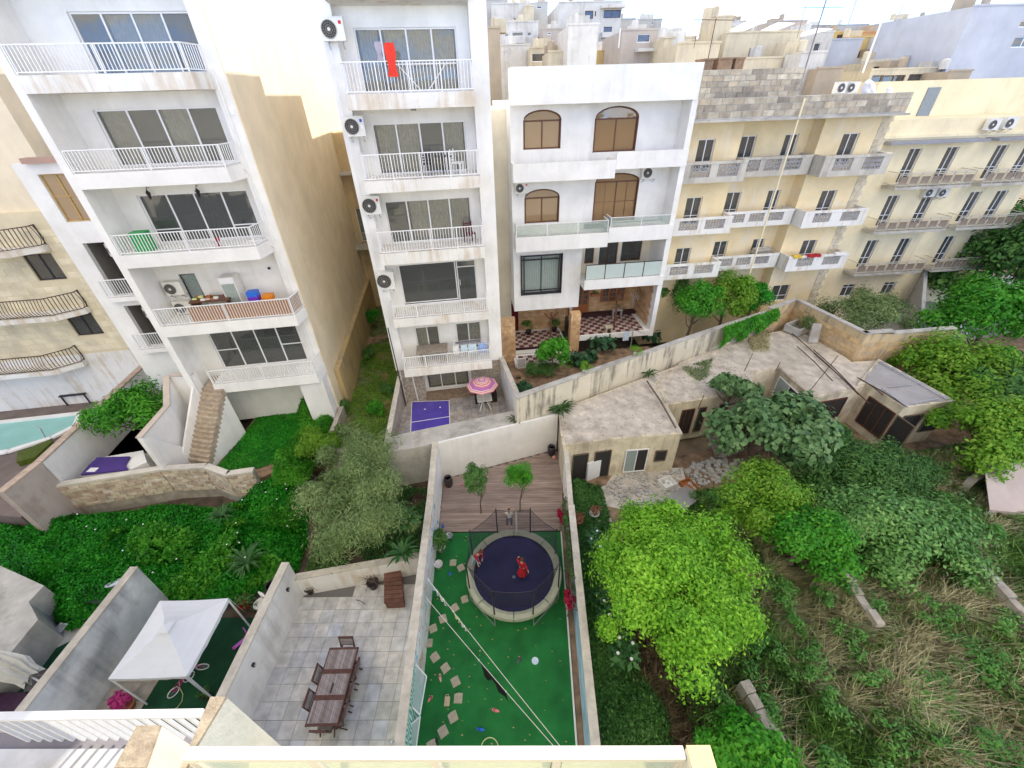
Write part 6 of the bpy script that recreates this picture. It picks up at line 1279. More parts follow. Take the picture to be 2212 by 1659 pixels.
# ================================================================== BACKGROUND TOWN
town = [stucco('town_white', (.62, .61, .57), amt=.5, drip=.8), stucco('town_cream', (.62, .55, .40), amt=.5, drip=.8), stucco('town_grey', (.45, .45, .43), amt=.5), stucco('town_ochre', (.62, .46, .19), amt=.3), stucco('town_orange', (.56, .32, .15), amt=.3), stucco('town_stone', (.42, .35, .26), amt=.7), stucco('town_pink', (.50, .44, .38), amt=.3), stucco('town_blue', (.50, .53, .59), amt=.15)]
cA = lambda a, b: ((1800+a*.3617)/1.736, b*.3617/1.736); cB = lambda a, b: ((2500+a*.3165)/1.736, b*.3165/1.736); cC = lambda a, b: ((3140+a*.3165)/1.736, b*.3165/1.736)
def house(label, f, x0, x1, yt, D, mat, wins=(), ang=4, depth=9, name='distant_house', frame=None, zb=0, extras=()):
    'house whose front spans x0..x1 and tops out at yt in the crop, standing D metres away; windows as crop boxes'
    p0 = f(x0, yt); p1 = f(x1, yt); r = ray(*p0); o = Vector((r.x, r.y))/r.y*D; F = Fr(o.x, o.y, ang); t = thing(name, label, 'building', F.o, F.a)
    u1, z1 = F.pl(*p1); z0 = F.pl(*p0)[1]; zt = (z0+z1)/2; hs = []
    for a, b_, c, d in wins:
        ua, za = F.pl(*f(a, b_)); ub, zc = F.pl(*f(c, d)); 
        if ua > .05 and ub < u1-.05 and za < zt-.05 and ub > ua: hs.append((ua, ub, zc, za))
    if not hs and u1 > 3.2 and not any(k in label for k in ('blank', 'box', 'gable', 'chimney', 'tower', 'low', 'wall', 'lean-to', 'panels')):
        rw = random.Random(int(D*13+x0)); uu = .7
        while uu < u1-1.3:
            if rw.random() < .6: hs.append((uu, uu+rw.choice((.8, 1.0)), zt-2.5, zt-1.2))
            uu += rw.uniform(1.9, 2.8)
    # keep the opening grid simple: overlapping rows are fine because holes never overlap
    body(t, town[mat], 0, u1, 0, depth, zb, zt, hs, deep=.5, rev=.15)
    for h in hs: window(t, *h, 0, max(1, round((h[1]-h[0])/1.1)), fm=bronze if frame else wmetal, gm=glassd, fw=.07)
    MB().box(-.06, u1+.06, -.06, .12, zt+.003, zt+.12).build('parapet_coping', town[mat], t)
    rr = random.Random(int(D*7+x0))
    for k in range(2):
        u = u1*rr.uniform(.2, .7); w_ = rr.uniform(.8, 1.6); (MB().box(u, u+w_, 3, 3+w_, zt+.004, zt+rr.uniform(.5, 1.0)) if k else MB().lathe([(.3, 0), (.3, .6), (.15, .7), (.01, .71)], 10, (u, 2, zt+.2))).build('water_tank', town[[5, 0, 1][int(D) % 3]], t)
    for fn in extras: fn(t, F, zt)
    return t
def slab_(f, x0, x1, y0, y1, v=-1.0):
    def g(t, F, zt):
        ua, za = F.pl(*f(x0, y0), v); ub, zb = F.pl(*f(x1, y1), v); MB().box(ua, ub, v, -.002, min(za, zb), max(za, zb)).build('balcony', town[0], t)
    return g
house('dark grey and white stepped house far behind the slim block', cA, 60, 290, 0, 78, 2, [(300, -20, 360, 15)], depth=12)
house('tall off-white house with blank walls above the glazed veranda', cA, 120, 590, 40, 74, 0, [(345, 180, 380, 230), (405, 205, 445, 232)], depth=10)
house('cream tower with a narrow shaft on the hillside', cA, 458, 560, 66, 70, 1, [], depth=4)
house('white house with crenellated parapet on the hillside', cA, 225, 605, 232, 62, 0, [(330, 330, 450, 375), (488, 330, 535, 375), (255, 345, 300, 410)], depth=8, extras=[slab_(cA, 320, 470, 378, 445)])
house('mottled grey-green house behind the hillside terrace', cA, 575, 705, 25, 80, 2, [(590, 60, 640, 90)], depth=8)
house('dark stone house at the edge of the slim white block', cA, 72, 205, 295, 44, 5, [], depth=5)
house('beige house with palm terrace and blue-tinted glass door', cA, 660, 860, 305, 58, 6, [(700, 330, 740, 360)], depth=6)
house('low cream house with wide teal glass door', cA, 515, 735, 500, 50, 1, [(535, 550, 700, 640)], depth=5)
house('shaded grey-white house with slit windows', cA, 210, 515, 470, 52, 0, [(270, 520, 285, 580), (300, 505, 315, 590), (240, 530, 255, 590)], depth=6)
house('large white apartment house with balconies on the skyline', cA, 820, 1480, 22, 66, 0, [(1090, 112, 1172, 195), (1192, 115, 1202, 170), (1285, 105, 1455, 185), (1285, 278, 1365, 332), (1272, 425, 1340, 490)], depth=10, frame=1, extras=[slab_(cA, 1270, 1400, 332, 385), slab_(cA, 1270, 1510, 48, 75)])
house('smooth pale grey stair box just behind the white parapet', cA, 918, 1232, 260, 40, 0, [], depth=5)
house('cream low wall house beside the pale grey stair box', cA, 712, 868, 540, 42, 1, [(825, 610, 835, 650)], depth=4)
house('pale blue-grey house under the skyline right of the white apartment house', cA, 1405, 1610, 200, 72, 2, [(1555, 185, 1585, 212)], depth=8)
house('grey-blue slab house with upstand posts on the skyline', cA, 1600, 1890, 205, 76, 2, [(1780, 230, 1800, 260)], depth=8)
house('yellow house with pale balustrade', cA, 1222, 1408, 535, 52, 3, [], depth=5)
house('pinkish house with glazed upper floor and wooden shutters', cA, 1480, 1838, 315, 46, 6, [(1635, 350, 1762, 440), (1655, 450, 1818, 495), (1752, 545, 1812, 610)], depth=7, extras=[slab_(cA, 1640, 1825, 500, 530)])
house('ochre rendered gable left of the cream stair tower', cB, -20, 300, 450, 43, 1, [], depth=6)
house('cream house with low parapet behind the weathered tanks', cB, 130, 640, 515, 40, 1, [(-5, -5, -4, -4)], depth=5)
house('tall cream stair tower on the roofline', cB, 600, 790, 200, 44, 1, [], depth=3)
house('grey-green rooftop storey with two small dark windows', cB, 720, 1600, 385, 43, 1, [(985, 572, 1080, 668), (1355, 562, 1445, 655)], depth=8, frame=1)
house('low grey-green wall storey in front of the two-window house', cB, 935, 1620, 690, 40, 1, [], depth=2.5)
house('small blue-white block with windows beyond the stair tower', cB, 765, 945, 250, 90, 0, [(770, 310, 850, 365)], depth=8)
house('pale pink skyline house behind the solar panels', cB, 1225, 1670, 252, 66, 6, [], depth=8)
house('white house with dark rainwater pipe', cB, 1640, 1990, 385, 52, 0, [(1760, 505, 1805, 610)], depth=7)
house('narrow off-white chimney block right of the iron mast', cB, 1610, 1890, 625, 38, 0, [], depth=2)
house('long pale skyline house under the aerials', cB, 1660, 2400, 300, 85, 2, [(2170, 230, 2212, 262)], depth=8)
house('yellow house with two small windows near the skyline', cB, 1985, 2330, 385, 60, 3, [(2025, 410, 2075, 475)], depth=6, frame=1)
house('pale blue house with low terrace', cB, 1900, 2330, 470, 54, 7, [], depth=5)
house('stone lean-to with reddish blocks beside the chimney block', cB, 1800, 2110, 812, 37, 5, [], depth=3)
house('bright yellow house with small balcony', cC, 165, 590, 440, 56, 3, [(262, 608, 345, 680), (372, 604, 445, 752)], depth=6, frame=1, extras=[slab_(cC, 215, 480, 690, 765)])
house('orange rendered house behind the bright yellow one', cC, 330, 715, 378, 66, 4, [(365, 340, 450, 372)], depth=6)
house('grey skyline house with roof panels', cC, 690, 1100, 235, 74, 2, [(780, 235, 860, 270)], depth=8)
house('white stepped house right of the grey skyline house', cC, 1050, 1350, 215, 78, 0, [(1110, 300, 1260, 350)], depth=8)
house('small white rooftop rooms behind the stone terrace', cC, 880, 1150, 480, 60, 0, [(985, 515, 1030, 550)], depth=5)
house('brown stone roof terrace wall', cC, 650, 960, 545, 52, 5, [(740, 580, 805, 602)], depth=4)
house('house with row of dark brown shutters', cC, 800, 1270, 665, 46, 0, [(808, 685, 860, 752), (870, 685, 925, 752), (935, 685, 1005, 752), (1012, 685, 1060, 752), (1068, 685, 1110, 752), (1118, 685, 1165, 752), (1185, 668, 1255, 812)], depth=5, frame=1)
house('cream terrace house with small dark openings', cC, 430, 800, 735, 47, 1, [(435, 790, 495, 840), (535, 795, 605, 838), (680, 745, 785, 830)], depth=4, frame=1)
house('long cream parapet storey with dark glass corner', cC, 410, 1340, 820, 42, 1, [(420, 895, 520, 990), (545, 895, 650, 990), (690, 890, 775, 990), (860, 880, 1010, 980), (1040, 880, 1280, 1030)], depth=4, frame=1)
house('pinkish blank party wall house on the right', cC, 1180, 1800, 330, 52, 6, [], depth=9)
house('tall pale blue tower house at the right picture edge', cC, 1640, 2800, 60, 42, 7, [(2120, 430, 2300, 560), (2190, 240, 2400, 320), (2190, 850, 2400, 950)], depth=9)
house('grey concrete box at the foot of the pale blue tower', cC, 1340, 1600, 845, 40, 5, [], depth=3)
house('long low house under the distant roofs, centre', cA, 1830, 2500, 420, 60, 1, [], depth=8)
house('pale filler house low behind the rooftops, far right', cC, 1300, 2900, 700, 60, 2, [], depth=8)
# aerials and masts
def mast(label, f, a, c, D, r=.03, cross=None, mat=gmetal):
    r0 = ray(*f(*a)); p0 = r0/r0.y*D+V3(0, 0, HC); r1 = ray(*f(*c)); p1 = V3(p0.x, p0.y, 0); t_ = Vector((r1.x, r1.y)).length; p1.z = HC+r1.z/t_*Vector((p0.x, p0.y)).length
    t = thing('aerial_mast', label, 'aerial', (p0.x, p0.y, p0.z)); MB().tube([(0, 0, -.0), (0, 0, p1.z-p0.z)], r, 5).build('pole', mat, t)
    if cross: z = (p1.z-p0.z)*cross; MB().bar((-1.6, 0, z), (1.3, 0, z-.1), .04).bar((-1.2, 0, z), (-1.2, 0, z-1.6), .03).build('antenna', mat, t)
mast('tall iron mast with crossbar above the narrow off-white chimney block', cB, (1560, 1080), (1820, 0), 36.5, .05, .93, plain('dark_mast', (.22, .20, .20), .7)); mast('thin brown aerial in front of the cream stair tower', cB, (490, 705), (570, 215), 39, .03, .98, iron)
mast('tall leaning-looking aerial on the skyline, second from right', cC, (125, 300), (210, -10), 60, .08); mast('aerial with crossbar near the grey skyline house', cC, (665, 350), (780, 50), 60, .06, .7); mast('white pole in front of the bright yellow house', cC, (300, 860), (530, 215), 38, .06, None, wmetal); mast('street lamp pole with white globe behind the parapet', cA, (1437, 500), (1455, 290), 45, .05, None, wmetal)
for k, (x0, y0, x1, y1, D, lb) in enumerate(((790, 415, 1110, 275, 44, 'white sloping solar panel, left of the pair on the skyline roofs'), (1215, 385, 1520, 270, 44, 'white sloping solar panel, right of the pair on the skyline roofs'), (50, 432, 240, 335, 50, 'white sloping solar panel left of the cream stair tower'), (1610, 425, 1970, 340, 48, 'white sloping panel above the white house with the dark pipe'))):
    r0 = ray(*cB(x0, y0)); p = r0/r0.y*D+V3(0, 0, HC); r1 = ray(*cB(x1, y1)); q = r1/r1.y*(D+.5)+V3(0, 0, HC); t = thing('solar_panel', lb, 'solar panel', p, 0, 'solar panels on the roofs'); d = q-p
    MB().add([V3(0, 0, 0), d, d+V3(-.9, .9, .15), V3(-.9, .9, .0), V3(0, 0, -.06), d-V3(0, 0, .06), d+V3(-.9, .9, .09), V3(-.9, .9, -.06)], [(0, 1, 2, 3), (7, 6, 5, 4), (0, 4, 5, 1), (1, 5, 6, 2), (2, 6, 7, 3), (3, 7, 4, 0)]).build('panel', wmetal, t); MB().bar(V3(d.x*.8, .1, d.z*.78), V3(d.x*.8, .1, -.2), .04).build('strut', gmetal, t)
# water tanks on the roof behind the white parapet
tk = piece('old_tank', [(.22, .15, .10), (.30, .20, .13)])
for k, (x0, x1, yt, yb) in enumerate(((430, 560, 712, 815), (600, 790, 700, 815), (800, 925, 697, 815))):
    F = Fr(*F4.W(-6, 3.2)[:2], 7); a = F.pl(*cB(x0, yb)); c = F.pl(*cB(x1, yt)); t = thing('water_tank', ['left', 'middle', 'right'][k]+'most of three brown concrete water tanks behind the white parapet', 'water tank', F.o, F.a); MB().box(a[0], c[0], 0, 1, 14.6, c[1]).build('tank', tk, t); MB().box(a[0]-.05, c[0]+.05, -.05, 1.05, c[1]+.002, c[1]+.08).build('lid', tk, t)
# satellite dishes and roof units on the yellow block
for k, (x, y, r, lb) in enumerate(((1310, 505, .55, 'large white satellite dish on the yellow block roof'), (1430, 515, .3, 'small white satellite dish on the yellow block roof'))):
    F = Fr(*F4.W(0, 1.0)[:2], 7); u, z = F.pl(*c3(x, y)); t = thing('satellite_dish', lb, 'satellite dish', F.W(u, 0, z-.2), F.a); MB().lathe([(.02, 0), (r*.6, .05), (r, .14)], 14).build('dish', wmetal, t, smooth=True).rotation_euler = (1.2, 0, .2); MB().tube([(0, .05, -z+15.2), (0, .05, 0)], .03).build('mount', gmetal, t)
F = Fr(*F4.W(0, 1.4)[:2], 7)
for k, x in enumerate((1140, 1195)): u, z = F.pl(*c3(x, 525)); ac(F, u, 0, z-.1, ['left', 'right'][k]+' one of two roof air conditioners on the yellow block', .75, .5, brand=False, grp='roof air conditioners on the yellow block')
# ================================================================== OBJECTS IN THE GARDENS
# ---- trampoline
TZ_ = .85; tc_ = G(1110, 1232, TZ_); RT_ = 1.84
t = thing('trampoline', 'large round trampoline with safety net and pale padded rim on the turf', 'trampoline', (tc_.x, tc_.y, 0))
navy = plain('jumping_mat_navy', (.012, .012, .045), .7, var=.25, scale=1.2)
MB().add([(1.58*math.cos(a), 1.58*math.sin(a), TZ_-.03) for a in np.linspace(0, 2*PI, 48, endpoint=False)], [tuple(range(48))]).build('jumping_mat', navy, t)
pad = plain('pale_green_pad', (.36, .37, .27), .7, var=.08); K = 8
for k in range(K):
    m = MB(); n = 6
    for i in range(n):
        a0 = 2*PI*(k+i/n)/K+.008*(i == 0); a1 = 2*PI*(k+(i+1)/n)/K-.008*(i == n-1); P = lambda r, a, z: (r*math.cos(a), r*math.sin(a), z)
        m.add([P(1.56, a0, TZ_-.02), P(1.56, a1, TZ_-.02), P(1.69, a1, TZ_+.045), P(1.69, a0, TZ_+.045), P(RT_, a1, TZ_+.01), P(RT_, a0, TZ_+.01), P(RT_+.02, a1, TZ_-.14), P(RT_+.02, a0, TZ_-.14)], [(0, 3, 2, 1), (3, 5, 4, 2), (5, 7, 6, 4)])
    m.build('pad_section', pad, t, smooth=False)
MB().tube([(1.80*math.cos(a), 1.80*math.sin(a), TZ_-.06) for a in np.linspace(0, 2*PI, 40, endpoint=False)], .025, 6, True).build('frame_ring', gmetal, t)
PH = 2.45; ang = [2*PI*(k+.5)/8 for k in range(8)]
for a in ang:
    c, s = math.cos(a), math.sin(a); p = MB(); p.tube([(1.80*c, 1.80*s, TZ_-.1), (1.80*c, 1.80*s, PH)], .026, 8).build('net_pole', bmetal, t)
for k in range(4):
    a0, a1 = ang[2*k], ang[2*k+1]; r = 1.83; m = MB(); m.tube([(r*math.cos(a0), r*math.sin(a0), TZ_-.1), (r*math.cos(a0), r*math.sin(a0), .12), (r*math.cos(a0)*.99, r*math.sin(a0)*.99, .03), (r*math.cos(a1)*.99, r*math.sin(a1)*.99, .03), (r*math.cos(a1), r*math.sin(a1), .12), (r*math.cos(a1), r*math.sin(a1), TZ_-.1)], .022, 6); m.build('leg', gmetal, t)
net = veil('black_net', (.02, .02, .035), .42)
for k in range(8):
    a0, a1 = ang[k], ang[(k+1) % 8]; m = MB(); n = 6; g = []
    for i in range(n+1):
        q = i/n; x = (1-q)*math.cos(a0)+q*math.cos(a1); y = (1-q)*math.sin(a0)+q*math.sin(a1); sag = .10*math.sin(PI*q); kk = 1-.05*math.sin(PI*q)
        g.append(((x*1.53, y*1.53, TZ_), (x*1.66*kk, y*1.66*kk, 1.6), (x*1.78, y*1.78, PH-.05-sag)))
    m.add([p for c in g for p in c], [(3*i+j, 3*i+3+j, 3*i+4+j, 3*i+1+j) for i in range(n) for j in range(2)]); m.build('net_panel', net, t); b = MB(); b.tube([c[2] for c in g], .012, 4); b.build('net_edge', bmetal, t)
e_ = MB().bar((.12, 1.62, TZ_+.04), (.12, 1.75, PH-.3), .07, .02).build('net_entrance', wmetal, t)
m = MB().lathe([(.07, 0), (.06, .004)], 5); m.build('mat_logo', plain('logo_grey', (.10, .11, .16)), t, loc=(0, -.25, TZ_-.028))
# ---- children
redc = plain('red_cloth', (.33, .012, .02), .8, var=.3, scale=8); ltb = plain('pale_blue_cloth', (.50, .62, .70), .8, var=.2, scale=10); whc = plain('white_cloth', (.72, .70, .68), .8, var=.1); grc = plain('grey_cloth', (.16, .14, .17), .8, var=.3, scale=8); brn = plain('brown_hair', (.06, .03, .018), .6, var=.3); rdb = plain('dark_red_hair', (.12, .035, .02), .6, var=.3)
def J(**k):
    b = dict(pel=(0, 0, .52), spn=(0, .0, .60), che=(0, 0, .71), nck=(0, 0, .80), hdb=(0, -.01, .86), hdt=(0, -.01, .94), shL=(.10, 0, .76), elL=(.15, .0, .62), wrL=(.16, -.04, .50), haL=(.16, -.05, .46), shR=(-.10, 0, .76), elR=(-.15, 0, .62), wrR=(-.16, -.04, .50), haR=(-.16, -.05, .46),
             hpL=(.055, 0, .49), knL=(.065, -.01, .27), anL=(.065, .01, .045), toL=(.07, -.08, .02), hpR=(-.055, 0, .49), knR=(-.065, -.01, .27), anR=(-.065, .01, .045), toR=(-.07, -.08, .02)); b.update(k); return b
q = G(1128, 1243, TZ_)
person('child in long red dress standing on the trampoline with one arm raised', (q.x, q.y, TZ_-.01), -.3, 1.12, J(elR=(-.17, .03, .86), wrR=(-.13, .04, .98), haR=(-.12, .04, 1.02), elL=(.17, -.05, .64), wrL=(.24, -.10, .57), haL=(.26, -.12, .54)), 'long', 'skirt', 1, redc, redc, rdb, True)
q = G(1029, 1223, TZ_)
person('child in red top and pale blue trousers leaning forward at the left of the trampoline', (q.x, q.y, TZ_-.01), .5, 1.15, J(pel=(0, .02, .48), spn=(.03, .0, .56), che=(.09, -.03, .65), nck=(.14, -.06, .72), hdb=(.17, -.09, .77), hdt=(.20, -.11, .84), shL=(.19, -.0, .67), elL=(.24, -.06, .54), wrL=(.20, -.12, .44), haL=(.19, -.13, .40), shR=(.02, -.08, .69), elR=(.02, -.16, .56), wrR=(.06, -.20, .47), haR=(.07, -.22, .43), knL=(.06, -.05, .26), knR=(-.09, .04, .26), anR=(-.12, .08, .05), toR=(-.13, .0, .02), look=(.3, -1, -.3)), 'long', 'trousers', 1, redc, ltb, rdb, True)
q = G(1101, 1140, TZ_)
person('child in white top climbing through the net opening at the far rim', (q.x, q.y+.02, TZ_+.03), .15, 1.25, J(elR=(-.20, -.02, .80), wrR=(-.27, -.02, .72), haR=(-.30, -.02, .69), elL=(.17, -.04, .82), wrL=(.15, -.02, .93), haL=(.14, -.01, .97), knR=(-.09, -.10, .32), anR=(-.08, .0, .14), toR=(-.09, -.07, .09)), 'short', 'trousers', 1, whc, grc, brn, False)
# ---- stepping stones, toys and bits on the turf
stn = [stucco('stepping_stone', (.50, .44, .33), dirt=(.3, .24, .16), amt=.5, scale=5, mottled=.25, bump=.6)]
SS = [((1000, 330), 0, 'tilted stepping stone near the white flower pot'), ((1052, 363), .5, 'stepping stone closest to the trampoline on the left'), ((1076, 567), .3, 'stepping stone under the pad edge of the trampoline'), ((1012, 622), .6, 'broken stepping stone under the washing'), ((935, 693), .4, 'stepping stone at the foot of the mural, below the washing'), ((871, 757), .4, 'stepping stone by the blue part of the mural'), ((843, 852), .05, 'cracked stepping stone against the mural wall'), ((883, 942), .7, 'clean square stepping stone beside the net frame top'), ((952, 1013), .65, 'square stepping stone right of the net frame'), ((1017, 1100), .5, 'cracked stepping stone right of the flip-flop bottle'), ((1034, 1208), .0, 'pale square stepping stone beside the paper bag'), ((1000, 1330), .5, 'broken stepping stone below the paper bag'), ((936, 1425), .6, 'stepping stone with a brown twig on it'), ((862, 1518), .4, 'stepping stone at the bottom edge beside the net frame')]
for k, (p, a, lb) in enumerate(SS):
    q = G(*c7(*p), 0); t = thing('stepping_stone', lb, 'stone slab', (q.x, q.y, .0), a, 'stepping stones along the mural'); r_ = random.Random(k); s = .135
    pts = [(-s+r_.uniform(-.01, .01), -s), (s, -s+r_.uniform(-.02, .01)), (s+r_.uniform(-.01, .01), s), (r_.uniform(-.02, .02), s+.01), (-s, s-r_.uniform(0, .03))]
    MB().prism(pts, .0, [.03, .035, .03, .04, .03]).build('slab', stn, t)
    if k in (3, 6, 9, 11, 12): MB().prism([(-.02, -.03), (.09, .0), (.10, .11), (.0, .09)], .041, [.045, .07, .08, .05]).build('chip', stn, t)
def shoe(label, p, a, mat, L=.26, name='flip_flop', cat='shoe'):
    q = G(*c7(*p), 0); t = thing(name, label, cat, (q.x, q.y, .0), a)
    m = MB(); pts = [(math.cos(x)*.045*(1.15 if math.sin(x) > 0 else .85), math.sin(x)*L/2) for x in np.linspace(0, 2*PI, 14, endpoint=False)]; m.prism(pts, .004, .03); m.build('sole', mat, t); m = MB(); m.tube([(-.045, 0, .02), (-.02, .05, .06), (.0, .08, .035), (.02, .05, .06), (.045, 0, .02)], .008, 5); m.build('strap', dark, t)
pk_ = plain('pink_plastic', (.70, .22, .20), .5); bl_ = plain('blue_plastic', (.03, .15, .60), .4)
shoe('salmon pink sandal lying alone on the open turf', (1277, 1287), 1.3, pk_); shoe('blue slipper lying on the turf near the hoop', (1180, 1410), 1.4, bl_); shoe('dark grey shoe on the turf left of the white disc', (1428, 962), -.6, plain('grey_rubber', (.10, .10, .11))); shoe('small blue shoe on the turf near the deck edge', (982, 400), .2, bl_, .2); shoe('pink and white sandal between mural and trampoline path', (918, 1075), .3, plain('salmon', (.75, .38, .32)), .26); shoe('pink and dark shoe at the foot of the net frame', (852, 1212), -.6, pk_, .22)
q = G(*c7(1532, 967), 0); tag(MB().lathe([(.06, 0), (.115, .02), (.12, .03), (.10, .028), (.05, .01)], 20, (q.x, q.y, .005)).build('frisbee', plain('pale_disc', (.62, .72, .82), .4)), 'pale blue-white frisbee disc lying on the turf', 'frisbee')
q = G(*c7(1238, 1535), 0); tag(MB().tube([(q.x+.26*math.cos(a), q.y+.26*math.sin(a)*1.0, .02) for a in np.linspace(0, 2*PI, 30, endpoint=False)], .014, 6, True).build('hoop', plain('hoop_cream', (.65, .72, .35), .5)), 'pale yellow-green hoop lying at the bottom edge of the turf', 'hoop')
q = G(*c7(962, 1228), 0); t = thing('paper_bag', 'beige paper bag lying on the turf beside the square stone', 'bag', (q.x, q.y, 0), .1); MB().prism([(-.09, -.13), (.08, -.14), (.10, .10), (-.07, .12)], .004, [.05, .06, .09, .08]).build('bag_body', plain('kraft', (.55, .44, .28), .9, var=.2, scale=9), t); MB().tube([(-.04, .11, .07), (-.04, .17, .05), (.05, .17, .05), (.05, .10, .07)], .012, 5).build('handle', plain('kraft', (.5, .4, .3)), t)
q = G(*c7(895, 1495), 0); shoe('black slipper on the stepping stone at the bottom edge', (895, 1490), .4, dark, .24)
# litter on the turf: leaves
r_ = random.Random(8); m = MB()
for k in range(90):
    y = r_.uniform(3.2, 11); x = r_.uniform(XL(y)+.2, XR(y)-.4); s = r_.uniform(.015, .04); m.add([(x-s, y, .012), (x, y-s*.6, .02), (x+s, y, .014), (x, y+s*.6, .025)], [(0, 1, 2, 3)])
tag(m.build('fallen_leaves', plain('fallen_leaf', (.45, .36, .15), .9)), 'tiny fallen leaves scattered over the turf', 'leaves', kind='stuff')
# pots in the turf garden and on deck
t = pot('white_pot', 'white flower pot with dark soil at the mural wall', G(*c7(910, 360), 0), .17, .26, whpot)
t = pot('potted_bush', 'pot with bushy plant at the corner of mural wall and deck', G(*c7(925, 250), 0), .2, .3, whpot); sprig(t, 1600, (.35, .45, .45), .7, .10, L_drk, 201, .5, lumps=12)
t = pot('square_planter', 'small empty grey planter at the deck corner', G(*c7(975, 170), 0), .16, .18, gmetal)
for p, lb in (((970, 1035), 'tall dark barrel pot at the left end of the deck'), ((1191, 968), 'tall dark barrel pot in the far right corner of the deck')):
    q = G(p[0], p[1]+14, .04); t = thing('barrel_pot', lb, 'plant pot', q); MB().lathe([(.15, 0), (.20, .15), (.215, .35), (.20, .55), (.17, .62), (.15, .61), (.14, .5)], 18).build('pot', dkpot, t, smooth=True); MB().lathe([(.14, .5), (.01, .5)], 12).build('soil', soil, t)
q = G(1197, 986, .1); tag(MB().lathe([(.001, -.1), (.06, -.08), (.1, 0), (.06, .08), (.001, .1)], 14, (q.x-.02, q.y-.1, .14)).build('ball', plain('peach_ball', (.75, .35, .22), .5)), 'peach coloured ball beside the right barrel pot', 'ball')
q = G(997, 1048, .05); tag(MB().prism([(q.x-.08, q.y-.05), (q.x+.09, q.y-.02), (q.x+.03, q.y+.09)], .04, [.06, .09, .08]).build('pink_cloth', plain('pink_rag', (.6, .12, .2), .9)), 'crumpled pink cloth on the left of the deck', 'cloth')
q = G(957, 1140, .0); t = thing('water_bottle', 'blue and white water bottle standing at the deck edge', 'bottle', (q.x, q.y, 0)); MB().lathe([(.05, 0), (.055, .15), (.03, .22), (.03, .25)], 12).build('bottle_body', bl_, t)
for p, z, lb in (((1248, 1123), .35, 'terracotta pot with reddish dry plant outside the garden wall'), ((1284, 1108), .35, 'white trough planter outside the garden wall')):
    q = G(*p, z); t = pot('garden_pot', lb, V3(q.x, q.y, 0), .22, .35, terra if p[0] < 1260 else whpot); sprig(t, 300, (.25, .25, .15), .45, .10, leafmat('dry_red', [(.2, .08, .04), (.4, .18, .08)], .1), 205, .3)
tag(MB().prism([G(1270, 1130, .3)[:2], G(1320, 1118, .3)[:2], G(1322, 1126, .3)[:2], G(1270, 1138, .3)[:2]], -.05, .3).build('low_kerb', rub), 'short white kerb beside the pots outside the garden wall', 'kerb')
# ---- clothes lines with washing
rope = plain('rope', (.62, .60, .55), .8)
lines = [(G(*c7(835, 430), 1.95), G(*c7(1730, 1562), 1.95)), (G(*c7(825, 555), 1.9), G(*c7(1692, 1562), 1.9))]
for k, (a, c) in enumerate(lines):
    m = MB(); m.tube([a+(c-a)*i/12-V3(0, 0, .10*math.sin(PI*i/12)) for i in range(13)], .009, 5); tag(m.build('clothes_line', rope), ['clothes line carrying the white and yellow washing', 'clothes line carrying the black garment'][k], 'rope')
def hang(label, ln, s0, s1, L, mat, name='garment', shape='rect', cat='clothing'):
    a, c = lines[ln]; n = 8; m = MB(); mm = 5; V = []
    for i in range(n+1):
        s = s0+(s1-s0)*i/n; p = a+(c-a)*s-V3(0, 0, .10*math.sin(PI*s))
        for j in range(mm+1):
            q = j/mm; l = L*(1 if shape == 'rect' else (.55+.45*abs(math.sin(i/n*PI*2.5))) if shape == 'jag' else (1-.6*abs(i/n-.5)))
            V.append(p+V3(.03*math.sin(i*1.3+q*3)*q+.05*q, .03*math.cos(i*1.7)*q, -l*q-.01))
    m.add(V, [(i*(mm+1)+j, (i+1)*(mm+1)+j, (i+1)*(mm+1)+j+1, i*(mm+1)+j+1) for i in range(n) for j in range(mm)])
    t = thing(name, label, cat); m.build('cloth', mat, t, smooth=True); p = MB()
    for s in (s0+.003, s1-.003): q = a+(c-a)*s-V3(0, 0, .10*math.sin(PI*s)); p.box(q.x-.012, q.x+.012, q.y-.012, q.y+.012, q.z-.05, q.z+.03)
    p.build('clothes_peg', wmetal, t)
yl = plain('pale_yellow_cloth', (.66, .72, .30), .8)
hang('black garment hanging stretched on the lower clothes line', 1, .458, .663, .95, plain('black_cloth', (.006, .006, .008), .9), shape='jag'); hang('pale blue-white sheet at the wall end of the clothes line', 0, .01, .091, .5, ltb, 'bed_sheet', cat='sheet'); hang('white T-shirt pegged next to the sheet', 0, .095, .156, .5, whc); hang('yellow-green T-shirt on the clothes line', 0, .231, .281, .4, yl); hang('white T-shirt right of the yellow-green one', 0, .285, .335, .4, whc)
# ---- white-framed net goal leaning on the mural wall
gn = veil('white_netting', (.62, .72, .70), .42)
for k, (L_, lb) in enumerate([([((710, 930), 1.95), ((828, 1065), .9), ((785, 1315), .9), ((665, 1190), 1.85)], 'white framed netting panel leaning on the mural wall, upper one'), ([((787, 1325), .85), ((757, 1552), .4), ((685, 1552), 1.1), ((600, 1490), 1.8)], 'white framed netting panel leaning on the mural wall, lower one')]):
    Q = [G(*c7(*p), z) for p, z in L_]; t = thing('netting_frame', lb, 'net frame'); m = MB()
    for a, c in zip(Q, Q[1:]+Q[:1]): m.tube([a, c], .022, 6)
    m.build('frame', wmetal, t); MB().add(Q, [(0, 1, 2, 3)]).build('net', gn, t)
